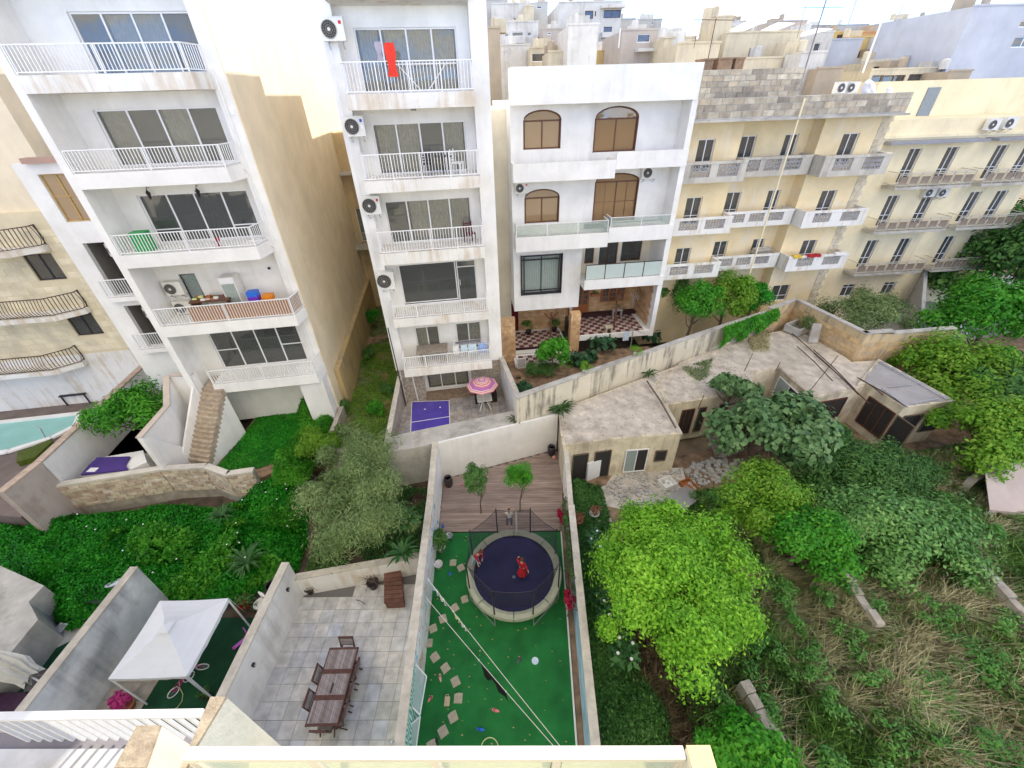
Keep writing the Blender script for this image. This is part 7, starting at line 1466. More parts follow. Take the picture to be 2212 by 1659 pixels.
# ---- patio: slatted extending table and chairs
slat = piece('weathered_slat', [(.20, .16, .15), (.28, .235, .225), (.36, .32, .31), (.24, .20, .19)], .8, .5, 9); tkw = plain('dark_teak', (.10, .045, .035), .7, var=.3, scale=10)
T_ = [G(715, 1398, .75), G(772, 1399, .75), G(725, 1570, .75), G(662, 1568, .75)]; c_ = sum(T_, V3(0, 0, 0))/4; L = ((T_[0]+T_[1])/2-(T_[2]+T_[3])/2); ang_ = math.atan2(L.y, L.x); Ln = L.length; Wd = .95
t = thing('garden_table', 'long weathered slatted wooden table on the tiled patio', 'table', (c_.x, c_.y, 0), ang_)
me = MB().box(-.5, .5, -.028, .028, -.012, .012).mesh('slat', slat)
for s in range(3):
    x0 = -Ln/2+s*Ln/3; x1 = x0+Ln/3
    for j in range(14):
        y = -Wd/2+.05+j*(Wd-.1)/13; inst('slat', me, t, ((x0+x1)/2, y, .75), None, (Ln/3-.14, 1, 1))
    for x in (x0+.035, x1-.035): MB().box(x-.035, x+.033, -Wd/2, Wd/2, .735, .766).build('end_rail', tkw, t)
for y in (-Wd/2-.02, Wd/2-.02): MB().box(-Ln/2, Ln/2, y, y+.04, .70, .758).build('side_rail', tkw, t)
for sx in (-1, 1):
    for sy in (-1, 1): MB().box(sx*Ln*.36-.035, sx*Ln*.36+.035, sy*.36-.035, sy*.36+.035, 0, .73).build('leg', tkw, t)
MB().box(-.25, .02, -.02, .02, .767, .80).build('umbrella_slot', dark, t)
def chair(label, p, a):
    q = V3(*p); t = thing('folding_chair', label, 'chair', q, a, 'wooden folding chairs round the patio table')
    for j in range(6): inst('seat_slat', CH[0], t, (-.17+j*.068, 0, .43))
    for j in range(5): inst('back_slat', CH[1], t, (.24+.015*j, 0, .52+.075*j))
    for sy in (-1, 1): MB().bar((-.20, sy*.2, 0), (.24, sy*.2, .46), .03).build('leg', tkw, t); MB().bar((.22, sy*.22, 0), (-.16, sy*.22, .44), .03).build('leg', tkw, t); MB().bar((.20, sy*.235, .42), (.32, sy*.235, .90), .03).build('back_frame', tkw, t)
    MB().box(.28, .33, -.25, .25, .88, .93).build('back_rail', tkw, t)
CH = [MB().box(-.028, .028, -.22, .22, -.01, .01).mesh('seat_slat', slat), MB().box(-.008, .008, -.23, .23, -.03, .03).mesh('back_slat', slat)]
U = Vector((math.cos(ang_), math.sin(ang_))); S_ = Vector((-U.y, U.x)); cc = c_.to_2d()
for s, side, lb in ((.30, 1, 'wooden chair at the far end of the left side of the patio table'), (-.40, 1, 'wooden chair at the near end of the left side of the patio table'), (.45, -1, 'wooden chair tucked under the right side of the patio table, farthest'), (-.15, -1, 'wooden chair tucked under the right side of the patio table, middle'), (-.75, -1, 'wooden chair tucked under the right side of the patio table, nearest')):
    p = cc+U*s*1.0+S_*side*(Wd/2-.12); chair(lb, (p.x, p.y, 0), math.atan2(S_.y, S_.x) if side > 0 else math.atan2(-S_.y, -S_.x))
p = cc+U*(Ln/2-.05); chair('wooden chair at the far head of the patio table', (p.x, p.y, 0), ang_); p = cc-U*(Ln/2-.15); chair('wooden chair at the near head of the patio table', (p.x, p.y, 0), ang_+PI)
# patio pots, ramp, stick
for p, r, lb in (((670, 1272), .2, 'large dark pot with a dead branching plant in the far left patio corner'), ((692, 1265), .12, 'small empty dark pot beside the dead plant'), ((806, 1262), .22, 'dark pot with drooping twigs beside the wooden ramp')):
    q = G(*p, .2); t = pot('patio_pot', lb, V3(q.x, q.y, .0), r, r*1.5, dkpot)
    if r > .15:
        m = MB(); r_ = random.Random(int(p[0]))
        for i in range(16): a = r_.uniform(0, 6.3); l = r_.uniform(.3, .6); m.tube([(0, 0, r*1.4), (math.cos(a)*l*.5, math.sin(a)*l*.5, r*1.4+.25), (math.cos(a)*l, math.sin(a)*l, r*1.4+r_.uniform(.0, .3))], .012, 4, r2=.004)
        m.build('twigs', bark, t)
t = thing('wooden_ramp', 'brown slatted wooden bench box in the far right patio corner', 'bench'); Q = [G(*c7(553, 330), .5), G(*c7(655, 315), .5), G(*c7(680, 585), .5), G(*c7(553, 592), .5)]
br = piece('brown_plank', [(.14, .065, .045), (.20, .10, .07)], .8, .3); n = 10
for i in range(n):
    a, b_ = Q[0].lerp(Q[3], (i+.06)/n), Q[1].lerp(Q[2], (i+.06)/n); c, d = Q[1].lerp(Q[2], (i+.94)/n), Q[0].lerp(Q[3], (i+.94)/n); MB().prism([p.to_2d() for p in (a, b_, c, d)], .44, .5).build('plank', br, t)
MB().prism([(Q[i]+(c2_-Q[i])*.06).to_2d() for i, c2_ in enumerate([sum(Q, V3(0, 0, 0))/4]*4)], 0, .44).build('box', br, t)
q0, q1 = G(*c7(370, 568), .03), G(*c7(430, 597), .03); tag(MB().tube([q0, (q0+q1)/2+V3(0, .03, 0), q1], .012, 5).build('stick', bark), 'thin dark stick lying on the patio tiles', 'stick')
for p, lb in (((536, 1432), 'small dark wall lamp on the long dirty patio wall'), ((612, 1269), 'small dark wall lamp near the far end of the dirty patio wall')):
    q = G(*p, 1.5); t = thing('wall_lamp', lb, 'lamp', (-8.66, q.y, 1.35)); MB().box(.0, .09, -.05, .05, -.06, .06).build('lamp_body', bmetal, t); MB().box(.091, .10, -.04, .04, -.05, .05).build('lamp_glass', gmetal, t)
# ---- gazebo
fab = plain('white_canvas', (.66, .68, .70), .8, var=.03, scale=2)
C4 = [G(345, 1298, 2.1), G(493, 1292, 2.1), G(402, 1461, 2.1), G(233, 1467, 2.1)]; AP = G(356, 1352, 2.75)
t = thing('gazebo', 'white canvas gazebo with peaked roof over the dark turf', 'gazebo')
m = MB(); N_ = 10
for i in range(4):
    a, c = C4[i], C4[(i+1) % 4]; rows = []
    for j in range(N_+1):
        q = j/N_; e = a.lerp(c, q)-V3(0, 0, .05*math.sin(PI*q)); row = [e-V3(0, 0, .14+.02*math.sin(j*2.4)), e]
        for k in range(1, 6): r = k/5; row.append(e.lerp(AP, r)-V3(0, 0, .10*math.sin(PI*r)*.9))
        rows.append(row)
    m.add([v for r in rows for v in r], [(j*7+k, (j+1)*7+k, (j+1)*7+k+1, j*7+k+1) for j in range(N_) for k in range(6)])
m.build('canopy', fab, t)
cap = [AP.lerp(c, .16)+V3(0, 0, .03) for c in C4]; MB().add(cap+[AP+V3(0, 0, .06)], [(0, 1, 4), (1, 2, 4), (2, 3, 4), (3, 0, 4)]).build('vent_cap', fab, t)
for i, c in enumerate(C4):
    f = c.lerp(sum(C4, V3(0, 0, 0))/4, .02); MB().tube([(f.x, f.y, 0), (f.x, f.y, 2.0)], .03, 8).build('pole', wmetal, t)
    o = (c-sum(C4, V3(0, 0, 0))/4).normalized(); m = MB(); s = Vector((-o.y, o.x, 0))*.05; e = c+o*(.12)+V3(0, 0, -1.25); m.add([c+s, c-s, e], [(0, 1, 2), (2, 1, 0)])
    if i in (1, 2): m.build('corner_flap', fab, t)
# things round the gazebo
q = G(*c6(1690, 600), .35); t = thing('plastic_chair', 'white moulded plastic seat by the dark flower bed', 'chair', (q.x, q.y, 0), -.5)
MB().lathe([(.17, .36), (.22, .40), (.24, .45), (.21, .44), (.15, .40), (.01, .39)], 16).build('seat', whpot, t, smooth=True); MB().prism([(.14*math.cos(a)*1.5, .2+.05*math.sin(a)) for a in np.linspace(0, 2*PI, 10, endpoint=False)], .42, .78).build('backrest', whpot, t)
for sx in (-1, 1):
    for sy in (-1, 1): MB().tube([(sx*.14, sy*.13, .37), (sx*.18, sy*.17, 0)], .02, 5).build('leg', whpot, t)
q = G(*c6(1770, 490), .5); t = thing('dark_planter', 'black barrel planter beside the end of the dirty patio wall', 'planter', (q.x, q.y, 0)); MB().lathe([(.22, 0), (.26, .35), (.24, .7), (.21, .69), (.2, .6)], 14).build('pot', dkpot, t); MB().lathe([(.2, .6), (.01, .6)], 10).build('soil', soil, t)
struct('flower_bed', MB().prism([(-13.0, 7.6), (-8.9, 7.6), (-8.9, 8.9), (-13.2, 8.9)], -.1, .03), plain('dark_soil', (.09, .06, .04)))
q = G(*c6(1590, 600), .3); t = thing('red_flowers', 'red flowering plants in the bed behind the gazebo', 'plant', (q.x, q.y, 0)); sprig(t, 160, (.25, .25, .2), .4, .09, leafmat('red_petals', [(.4, .01, .02), (.6, .02, .04)], .2), 301, .7); sprig(t, 500, (.5, .3, .3), .3, .12, L_drk, 302, .4)
def bicycle(label, q, a, mat, s=.55, name='childs_bicycle'):
    t = thing(name, label, 'bicycle', q, a)
    for x in (-.5*s, .5*s): m = MB(); r = .33*s; m.tube([(x+r*math.cos(b), 0, r+r*math.sin(b)) for b in np.linspace(0, 2*PI, 18, endpoint=False)], .022*s*1.6, 5, True); w_ = m.build('wheel', wmetal, t); m = MB(); [m.tube([(x, 0, r), (x+r*math.cos(b), 0, r+r*math.sin(b))], .004, 3) for b in np.linspace(0, 2*PI, 10, endpoint=False)]; m.build('spokes', gmetal, w_)
    r = .33*s; A, B_, C, D = V3(-.5*s, 0, r), V3(-.12*s, 0, r*.9), V3(-.2*s, 0, r+.36*s), V3(.36*s, 0, r+.34*s); m = MB()
    for p, q_ in ((A, B_), (A, C), (B_, C), (C, D), (B_, D), (D, V3(.5*s, 0, r))): m.tube([p, q_], .022*s*1.5, 5)
    m.build('frame', mat, t); MB().box(-.30*s, -.1*s, -.05*s, .05*s, r+.38*s, r+.43*s).build('saddle', dark, t); MB().tube([(.34*s, -.22*s, r+.5*s), (.37*s, 0, r+.42*s), (.34*s, .22*s, r+.5*s)], .02*s, 5).build('handlebar', mat, t)
mg = plain('magenta_plastic', (.55, .02, .22), .4); vi = plain('violet_plastic', (.50, .10, .55), .4)
bicycle("child's bicycle with magenta frame beside the gazebo corner pole", G(*c6(1270, 1035), .0), .3, mg); bicycle("child's magenta bicycle lying nearest the yellow hose", G(*c6(1190, 1130), .0), 1.1, mg, .5)
t = thing('toy_scooter', 'pink and violet toy scooter on the dark turf', 'scooter', G(*c6(1570, 850), 0), .9); MB().box(-.28, .2, -.06, .06, .08, .11).build('deck_board', vi, t); MB().tube([(.2, 0, .1), (.28, 0, .5)], .018).build('steering_post', mg, t); MB().tube([(.28, -.14, .5), (.28, .14, .5)], .018).build('handlebar', vi, t)
for x, y in ((-.24, 0), (.2, .1), (.2, -.1)): MB().tube([(x, y-.02, .06), (x, y+.02, .06)], .06, 10).build('wheel', mg, t)
q = [G(*c6(a, b), .03) for a, b in ((1160, 1095), (1165, 1140), (1185, 1180), (1180, 1225), (1150, 1265), (1095, 1305))]; tag(MB().tube(q, .012, 5).build('garden_hose', plain('yellow_hose', (.55, .60, .30), .5)), 'pale yellow garden hose trailing over the dark turf', 'hose')
t = pot('flower_pot', 'terracotta pot with bright pink flowers by the beige paving', G(*c6(845, 1270), 0), .22, .26, terra); sprig(t, 500, (.3, .25, .12), .42, .10, L_pink, 303, .7).location = (-.18, .12, 0)
t = pot('flower_pot', 'small dark pot at the near right corner of the gazebo turf', G(*c6(1350, 1200), 0), .14, .2, dkpot); sprig(t, 150, (.18, .18, .12), .28, .1, L_drk, 304, .4)
# ---- far-left yard: closed parasol, dark table, bench, sunlounger, board
t = thing('closed_parasol', 'folded cream parasol leaning at the left edge over a dark table', 'parasol'); A, B_ = G(*c6(-160, 880), 2.3), G(*c6(205, 1070), 1.35); d = (B_-A); m = MB(); ax = d.normalized(); s1_ = ax.cross(V3(0, 0, 1)).normalized(); s2_ = ax.cross(s1_); K = 24; rows = []
for i in range(7):
    q = i/6; r = .03+.26*min(1, q*1.6)*(1-.25*(q > .7)); rows.append([A+d*q+(s1_*math.cos(2*PI*j/K)+s2_*math.sin(2*PI*j/K))*r*(1+.28*(-1)**j)+ax*(.12*(j % 4 == 0)*q) for j in range(K)])
m.add([v for r in rows for v in r], [(i*K+j, i*K+(j+1) % K, (i+1)*K+(j+1) % K, (i+1)*K+j) for i in range(6) for j in range(K)]); m.build('canopy', plain('cream_canvas', (.60, .59, .52), .8), t); MB().tube([A-ax*.2, B_+ax*.45], .025).build('pole', wmetal, t)
t = thing('dark_table', 'dark square patio table under the folded parasol', 'table'); Q = [G(*c6(230, 1020), .7), G(*c6(405, 1010), .7), G(*c6(300, 1160), .7), G(*c6(155, 1165), .7)]; MB().prism([p.to_2d() for p in Q], .66, .72).build('tabletop', plain('slate_grey', (.07, .06, .07), .6, var=.3), t)
for p in Q: p = p.lerp(sum(Q, V3(0, 0, 0))/4, .08); MB().box(p.x-.03, p.x+.03, p.y-.03, p.y+.03, 0, .66).build('leg', bmetal, t)
t = thing('dark_sofa', 'long dark purple bench below the dark square table', 'bench'); Q = [G(*c6(-20, 1170), .5), G(*c6(300, 1165), .5), G(*c6(230, 1310), .5), G(*c6(-60, 1310), .5)]; MB().prism([p.to_2d() for p in Q], 0, .42).build('base', bmetal, t); MB().prism([p.lerp(sum(Q, V3(0, 0, 0))/4, .04).to_2d() for p in Q], .422, .52).build('cushion', plain('aubergine', (.05, .02, .045), .8, var=.2), t)
t = thing('slatted_rack', 'white slatted rack standing on the dark turf near the ivy', 'rack'); Q = [G(*c6(390, 720), .3), G(*c6(438, 728), .3), G(*c6(362, 816), .05), G(*c6(312, 806), .05)]; m = MB()
for i in range(9): m.bar(Q[0].lerp(Q[1], i/8), Q[3].lerp(Q[2], i/8), .012)
m.bar(Q[0], Q[1], .03); m.bar(Q[3], Q[2], .03); m.build('rack_bars', wmetal, t)
t = thing('sun_lounger', 'white framed striped lounger half hidden by the mould-stained wall', 'lounger'); Q = [G(*c6(398, 985), .5), G(*c6(540, 885), .5), G(*c6(560, 935), .35), G(*c6(415, 1040), .35)]; m = MB()
for i in range(10): m.bar(Q[0].lerp(Q[3], i/9), Q[1].lerp(Q[2], i/9), .014)
m.build('webbing', plain('violet_web', (.25, .2, .35)), t); m = MB()
for a, c in zip(Q, Q[1:]+Q[:1]): m.bar(a, c, .04)
m.build('frame', wmetal, t)
q = G(*c6(757, 458), 1.0); t = thing('surf_board', 'white oval board lying in the ivy above the stained wall', 'board', q, .5); MB().prism([(.38*math.cos(a), .12*math.sin(a)) for a in np.linspace(0, 2*PI, 18, endpoint=False)], 0, .05).build('board', plain('pale_lilac', (.62, .66, .78), .4), t)
t = thing('dark_tarpaulin', 'dark green tarpaulin sagging beneath the ivy', 'tarpaulin'); bb = bmesh_sheet(P2([c6(520, 470), c6(720, 430), c6(700, 560), c6(720, 610), c6(560, 620), c6(500, 560)], .7), lambda x, y: .55+.35*fbm(x, y, 1.2, 3), .15); bb.build('sheet', plain('tarp_green', (.004, .02, .012), .5), t)
t = thing('dark_cover', 'dark purple cover heaped on the bed beside the turf', 'cover'); bb = bmesh_sheet(P2([c6(385, 700), c6(640, 630), c6(740, 625), c6(700, 690), c6(560, 735), c6(440, 725)], .2), lambda x, y: .1+.3*fbm(x, y, 1.5, 5), .12); bb.build('sheet', plain('purple_tarp', (.03, .018, .04), .7, var=.4), t)
q0, q1 = G(*c6(185, 628), .6), G(*c6(420, 532), .6); tag(MB().tube([q0, q1], .02, 5).bar(G(*c6(305, 565), .6), G(*c6(318, 615), .5), .06).build('washing_pole', wmetal), 'white pole with short crosspiece lying by the pale roof', 'pole')
# ---- pool terrace furniture
q = G(1048, 880, TZ); tq = (q.x, q.y)
t = thing('plastic_table', 'white plastic table with splayed legs under the parasol', 'table', (tq[0], tq[1], TZ), F2.a); MB().box(-.42, .42, -.36, .36, .68, .72).build('tabletop', whpot, t)
for sx in (-1, 1):
    for sy in (-1, 1): MB().bar((sx*.08, sy*.08, .66), (sx*.34, sy*.34, 0), .06).build('leg', whpot, t)
q = G(1041, 822, TZ+2.1); t = thing('parasol', 'open round parasol striped in orange, cream and purple beside the plunge pool', 'parasol', (q.x, q.y, TZ))
m = MB(); cols_ = [plain('parasol_orange', (.58, .22, .15), .8), plain('parasol_cream', (.70, .60, .50), .8), plain('parasol_purple', (.42, .14, .38), .8), plain('parasol_pink', (.60, .20, .24), .8)]; K = 8
bands = [0, .04, .10, .14, .26, .30, .36, .40, .50, .54, .60, .80, .84, .90, .94, 1.0]; ci = [1, 0, 1, 2, 1, 0, 1, 3, 1, 0, 2, 1, 3, 1, 3]; R_ = .9
for i in range(15):
    m.mi = ci[i]
    for j in range(K):
        a0, a1 = 2*PI*j/K, 2*PI*(j+1)/K; f = lambda r, a: (R_*r*math.cos(a), R_*r*math.sin(a), 2.2-.42*r**1.4)
        m.add([f(bands[i], a0), f(bands[i+1], a0), f(bands[i+1], a1), f(bands[i], a1)], [(0, 1, 2, 3)])
m.build('canopy', cols_, t); MB().tube([(0, 0, 0), (0, 0, 2.2)], .02, 6).build('pole', wmetal, t); MB().lathe([(.2, 0), (.2, .08)], 12).build('base', conc, t)
t = thing('garden_bench', 'dark rattan seat behind the white plastic table', 'seat', (tq[0]-.0, tq[1]+.75, TZ), F2.a); MB().box(-.65, .65, -.35, .35, .0, .42).build('seat', dark, t); MB().box(-.65, .65, .25, .35, .421, .8).build('backrest', bmetal, t); MB().box(-.65, -.55, -.35, .249, .421, .6).build('armrest', bmetal, t); MB().box(.55, .65, -.35, .249, .421, .6).build('armrest', bmetal, t)
# ---- balcony things
def B(fr, u, v, z): return fr.W(u, v, z)
def towel(label, fr, u0, u1, z1, z0, v, mat, name='towel', cat='towel', n=6):
    t = thing(name, label, cat, fr.o, fr.a); m = MB(); V = []
    for i in range(n+1):
        for j in range(9): q = j/8; V.append((u0+(u1-u0)*i/n+.03*math.sin(j*.9)*(i/n-.5)*2, v+.03*math.sin(i*2.1+j*.8), z1+(z0-z1)*q))
    m.add(V, [(i*9+j, (i+1)*9+j, (i+1)*9+j+1, i*9+j+1) for i in range(n) for j in range(8)]); m.build('cloth', mat, t, smooth=True); return t
a = F2.pl(829, 92, .0); c = F2.pl(860, 162, .0)
towel('bright orange-red towel hanging over the top balcony railing', F2, a[0], c[0], a[1], c[1]-.05, -.01, plain('orange_red_cloth', (.75, .05, .03), .8)); a = F2.pl(809, 90, .15); c = F2.pl(828, 130, .15); towel('lilac grey shirt hanging beside the orange-red towel', F2, a[0], c[0], a[1], c[1], .15, plain('lilac_cloth', (.42, .38, .44), .8), 'shirt', 'clothing')
t = thing('drying_rack', 'white folding drying rack on the top balcony of the slim block', 'drying rack', F2.W(2.9, .75, 16.13), F2.a); m = MB()
for s in (-1, 1): m.bar((s*.9, -.2, .85), (s*.1, .2, 0), .03); m.bar((s*.1, -.2, .0), (s*.9, .2, .85), .03)
for y in np.linspace(-.25, .25, 6): m.bar((-1.3, y, .87), (1.3, y, .87), .012)
m.build('rack_bars', wmetal, t)
def bchair(label, fr, u, v, z, mat, a=0):
    t = thing('balcony_chair', label, 'chair', fr.W(u, v, z), fr.a+a, 'chairs on the balconies of the slim block'); MB().box(-.22, .22, -.22, .22, .42, .46).build('seat', mat, t)
    for sx in (-1, 1):
        for sy in (-1, 1): MB().box(sx*.2-.02, sx*.2+.02, sy*.2-.02, sy*.2+.02, 0, .42).build('leg', mat, t)
    for k in range(4): MB().box(-.22, .22, .2, .23, .52+k*.1, .57+k*.1).build('back_slat', mat, t)
    MB().box(-.22, -.19, .2, .24, .46, .95).build('back_frame', mat, t); MB().box(.19, .22, .2, .24, .46, .95).build('back_frame', mat, t)
bchair('dark slatted chair on the second balcony of the slim block', F2, 2.6, .75, 13.18, bmetal); bchair('white slatted chair at the right of the second balcony of the slim block', F2, 3.9, .7, 13.18, wmetal, 1.2); bchair('dark red folding chair at the right of the third balcony', F2, 4.2, .8, 10.17, plain('maroon_paint', (.1, .01, .02)), .4)
t = thing('balcony_table', 'small table on the second balcony of the slim block', 'table', F2.W(3.3, .8, 13.18), F2.a); MB().box(-.4, .4, -.3, .3, .68, .72).build('tabletop', bmetal, t); MB().box(-.03, .03, -.03, .03, 0, .68).build('leg', bmetal, t)
t = thing('balcony_table', 'weathered wooden table on the lowest balcony of the slim block', 'table', F2.W(1.7, .75, 3.88), F2.a); MB().box(-.95, .75, -.45, .5, .66, .72).build('tabletop', plain('grey_wood', (.30, .26, .21), .8, var=.2), t)
for s in (-.8, .6): MB().box(s, s+.07, -.3, .3, 0, .66).build('leg', plain('grey_wood', (.3, .26, .21)), t)
t = thing('drying_rack', 'drying rack with blue and white washing on the lowest balcony', 'drying rack', F2.W(3.7, .6, 3.88), F2.a); m = MB()
for y in np.linspace(-.3, .3, 6): m.bar((-.95, y, .95), (.95, y, .95), .012)
for s in (-1, 1): m.bar((s*.9, -.25, .95), (s*.4, .25, 0), .025); m.bar((s*.4, -.25, 0), (s*.9, .25, .95), .025)
m.build('rack_bars', wmetal, t)
for k, (x, w_, mt, h) in enumerate(((-.8, .3, whc, .5), (-.35, .35, ltb, .35), (.1, .45, ltb, .5), (.65, .45, plain('blue_check_cloth', (.25, .36, .62), .8, var=.4, scale=25), .55), (-.1, 1.4, plain('dark_stripe_cloth', (.05, .03, .08), .8, var=.5, scale=20), .08))):
    m = MB(); y = -.3 if k != 4 else .1; m.add([(x-w_/2, y-.02, .96-h), (x+w_/2, y-.03, .96-h), (x+w_/2, y, .97), (x-w_/2, y, .97), (x+w_/2, y+.15, .93), (x-w_/2, y+.15, .93)], [(0, 1, 2, 3), (3, 2, 4, 5)]); m.build('laundry', mt, t)
# B1 balcony things
t = thing('green_box', 'green plastic crate stack on the third balcony of the wide white block', 'box', F1.W(.75, .6, 11.0), F1.a); MB().box(-.3, .3, -.25, .25, 0, .45).build('lower_crate', plain('green_plastic', (.01, .32, .08), .5), t); MB().box(-.28, .28, -.23, .23, .452, .75).build('upper_crate', plain('green_plastic', (.01, .32, .08)), t)
t = thing('display_fridge', 'upright glass-door drinks fridge on the fourth balcony', 'fridge', F1.W(3.1, 1.1, 7.76), F1.a); MB().box(-.32, .32, -.3, .3, 0, 1.75).build('cabinet', plastic, t); MB().box(-.27, .27, -.325, -.301, .2, 1.45).build('glass_door', glassc, t); MB().box(-.3, .3, -.32, -.301, 1.5, 1.73).build('header', wmetal, t)
t = thing('cluttered_table', 'long table heaped with jars and boards on the fourth balcony', 'table', F1.W(2.2, .85, 7.76), F1.a); MB().box(-.9, .8, -.35, .35, .78, .84).build('tabletop', bronze, t); r_ = random.Random(2)
for sx in (-.8, .7): MB().box(sx-.03, sx+.03, -.3, .3, 0, .78).build('leg', bronze, t)
for k in range(16): x, y = r_.uniform(-.8, .7), r_.uniform(-.3, .3); tag(MB().box(x-.09, x+.09, y-.05, y+.05, .842, .842+r_.uniform(.03, .12)).build('jar', [woodf, terra, plastic, yl][k % 4], t), None, None)
t = thing('plastic_crates', 'blue and purple stacked plastic crates on the fourth balcony', 'crate', F1.W(4.05, .7, 7.76), F1.a); MB().box(-.22, .22, -.2, .2, .6, .85).build('lower_crate', plain('purple_plastic', (.18, .03, .5), .5), t); MB().box(-.22, .22, -.2, .2, .852, 1.08).build('upper_crate', bl_, t); MB().box(-.25, .25, -.22, .22, 0, .598).build('cabinet', plastic, t)
t = thing('plastic_crates', 'orange plastic crate on the fourth balcony', 'crate', F1.W(4.65, .7, 7.76), F1.a); MB().box(-.22, .22, -.2, .2, .6, .86).build('crate', plain('orange_plastic', (.75, .25, .02), .5), t); MB().box(-.25, .25, -.22, .22, 0, .598).build('cabinet', plastic, t)
t = thing('reed_screen', 'brown reed screen behind the fourth balcony railing', 'screen', F1.o, F1.a); m = MB(); 
for i in range(150): u = 1.35+i*.029; m.box(u, u+.024, .11, .125, 7.82, 8.52)
for i in range(30): v = .14+i*.027; m.box(5.72+.2*(v-.1), 5.735+.2*(v-.1), v, v+.022, 7.82, 8.52)
tag(m.build('reeds', plain('reed_brown', (.44, .24, .12), .8, var=.2, scale=20), t), None, None, kind='stuff')
for k, z in enumerate((7.8, 8.75)): ac(F1, .55, 1.49, z, ['lower', 'upper'][k]+' of two stacked air conditioners on the fourth balcony', .75, .6, brand=False, grp='stacked air conditioners on the fourth balcony')
for k, (p, lb) in enumerate((((317, 412), 'left black wrought-iron lantern under the second balcony'), ((424, 408), 'right black wrought-iron lantern under the second balcony'))):
    u, z = F1.pl(*p, 1.3); t = thing('lantern', lb, 'lantern', F1.W(u, 1.3, z-.15), F1.a, 'lanterns on the wide white block'); MB().lathe([(.03, -.18), (.09, .05), (.10, .06), (.02, .17), (.01, .2)], 4).build('lantern_cage', bmetal, t); MB().tube([(0, 0, .18), (0, .1, .28), (0, .2, .22)], .012, 5).build('bracket', bmetal, t)
u, z = F1.pl(452, 533, .3); tag(towel('small dark red cloth on the third balcony railing', F1, 3.75, 3.87, 11.45, 11.05, .12, redc, 'red_cloth', 'cloth'), None, None)
# B3 veranda things
def vq(f, p, v): u, z = F3.pl(*f(*p), v); return u, z
c8 = lambda a, b: (1036.8+.2083*a, 576+.2083*b)
t = thing('clothes_airer', 'wall airer with white washing at the right end of the veranda', 'airer', F3.W(-.9, 1.2, 4.7), F3.a); m = MB()
for y in (0, .12, .24, .36): m.bar((-.5+y, -.6, 0), (-.1+y, 1.2, 0), .02)
m.build('airer_bars', wmetal, t)
for k in range(4): MB().add([(-.5+k*.11, -.6+k*.3, 0), (-.35+k*.11, -.1+k*.3, 0), (-.33+k*.11, -.1+k*.3, -.75), (-.48+k*.11, -.6+k*.3, -.7)], [(0, 1, 2, 3)]).build('laundry', whc, t)
t = thing('clothes_airer', 'standing metal airer with pale blue cloth at the garden edge of the veranda', 'airer', F3.W(-1.6, -.5, 1.5), F3.a); m = MB(); m.tube([(0, 0, 0), (0, 0, 1.7)], .03)
for a in range(4): m.bar((0, 0, 1.6), (1.0*math.cos(a*PI/2+.4), 1.0*math.sin(a*PI/2+.4), 1.75), .02)
m.build('airer_bars', gmetal, t); MB().box(-.75, -.35, -.3, -.27, 1.0, 1.65).build('laundry', ltb, t)
t = thing('dog_box', 'small beige stool on the checkered veranda edge', 'stool', F3.W(-3.0, .3, 2.68), F3.a); MB().box(-.25, .25, -.2, .2, .32, .4).build('seat', stn, t); [MB().box(s-.04, s+.04, -.18, .18, 0, .319).build('leg', stn, t) for s in (-.18, .18)]
t = thing('wall_lantern', 'black wall lantern between the wooden door and window', 'lantern', F3.W(-3.25, 3.1, 4.9), F3.a); MB().lathe([(.03, -.15), (.09, .08), (.02, .18)], 6).build('lantern_cage', bmetal, t, loc=(0, -.15, 0)); MB().tube([(0, 0, .2), (0, -.15, .3), (0, -.15, .15)], .012).build('bracket', bmetal, t)
t = thing('window_box', 'terracotta planter fixed on the veranda wall', 'planter', F3.W(-3.25, 3.0, 4.1), F3.a); MB().box(-.3, .3, -.12, .1, 0, .18).build('planter', terra, t); sprig(t, 80, (.3, .12, .08), .22, .08, L_grn, 401, .4)
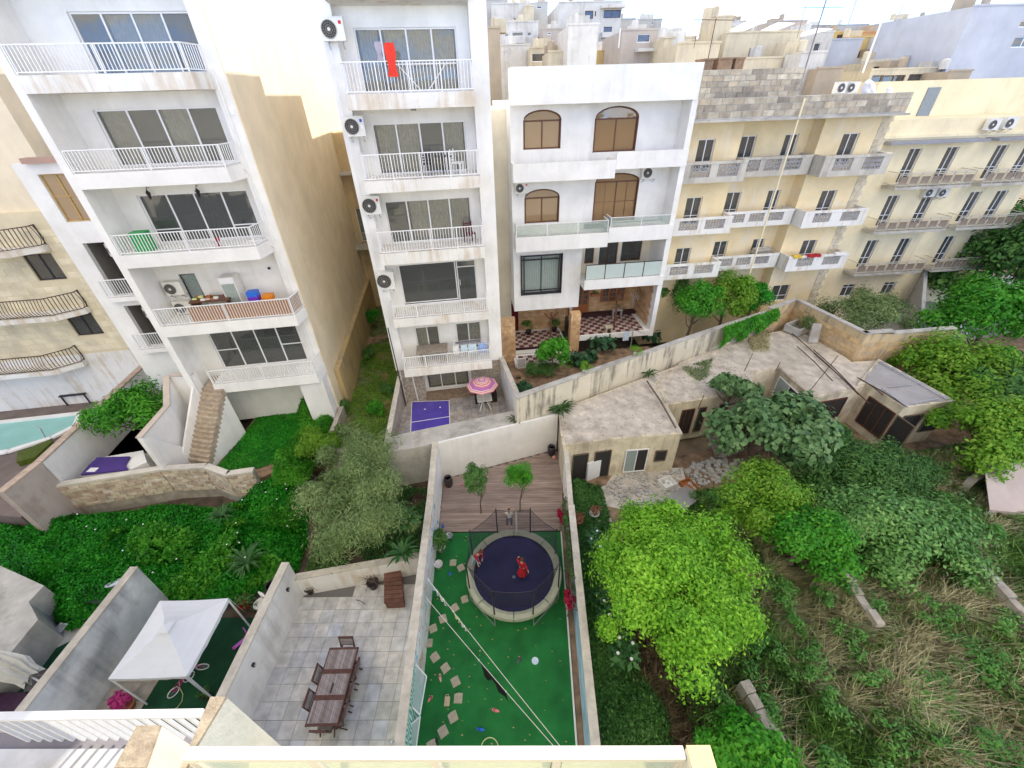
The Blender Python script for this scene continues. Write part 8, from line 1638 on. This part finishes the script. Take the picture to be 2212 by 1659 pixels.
t = thing('plant_table', 'pale side table with potted plants below the veranda window', 'table', F3.W(-1.75, 2.3, 2.68), F3.a); MB().box(-.35, .35, -.2, .2, .55, .6).build('tabletop', greyren, t); [MB().box(s-.02, s+.02, -.15, .15, 0, .55).build('leg', greyren, t) for s in (-.3, .3)]; sprig(t, 120, (.3, .15, .15), .8, .12, L_olv, 402, .3)
t = thing('wall_plate', 'white round plate hanging on the wooden veranda door', 'plate', F3.W(-4.98, 2.98, 3.25), F3.a); MB().lathe([(.12, 0), (.10, .02)], 14).build('plate', wmetal, t).rotation_euler = (PI/2, 0, 0)
for k, (u, v, lb) in enumerate(((-8.1, 2.5, 'dark bushy potted plant on the left veranda'), (-6.2, 2.6, 'spiky potted plant at the right of the left veranda'))):
    t = pot('veranda_pot', lb, F3.W(u, v, 1.73), .2, .3, dkpot); sprig(t, 300, (.4, .3, .35), .65, .16, L_drk, 410+k, .3)
t = thing('dog_flap_box', 'small white cabinet door below the left veranda', 'cabinet', F3.W(-9.1, -.92, 1.15), F3.a); MB().box(-.3, .3, -.05, .0, 0, .75).build('door', white, t); MB().box(-.25, .25, -.06, -.051, .05, .7).build('panel', greyren, t)
# washing / rolled mats on the yellow block's lowest balconies
for k, (u, w_, mt, lb) in enumerate(((1.35, .6, plain('ochre_cloth', (.6, .4, .05), .8, var=.4, scale=9), 'yellow blanket over the lowest pierced-screen balcony'), (2.3, 1.0, redc, 'red blanket over the lowest pierced-screen balcony'), (4.3, .8, whc, 'white sheet heaped at the right of the lowest pierced-screen balcony'))):
    t = thing('blanket', lb, 'blanket', F4.W(u, .05, 6.79), F4.a); m = MB()
    for i in range(6): x = i*w_/5; m.v.append((x, -.10, -.1)); m.m
    m = MB(); V = [(i*w_/6, y, z+.02*math.sin(i*2)) for i in range(7) for y, z in ((-.12, -.10), (-.1, .04), (.1, .08), (.14, -.05))]; m.add(V, [(i*4+j, i*4+4+j, i*4+5+j, i*4+1+j) for i in range(6) for j in range(3)]); m.build('cloth', mt, t)
t = thing('rolled_mats', 'heap of grey-brown rolled mats on the middle lowest balcony', 'mats', F4.W(.0, 1.3, 6.7), F4.a); [MB().tube([(-.6, y, z), (.5, y+.05, z+.03)], .11, 8).build('mat', [conc, rub][k % 2], t) for k, (y, z) in enumerate(((0, .1), (.2, .1), (.1, .28), (-.15, .25)))]
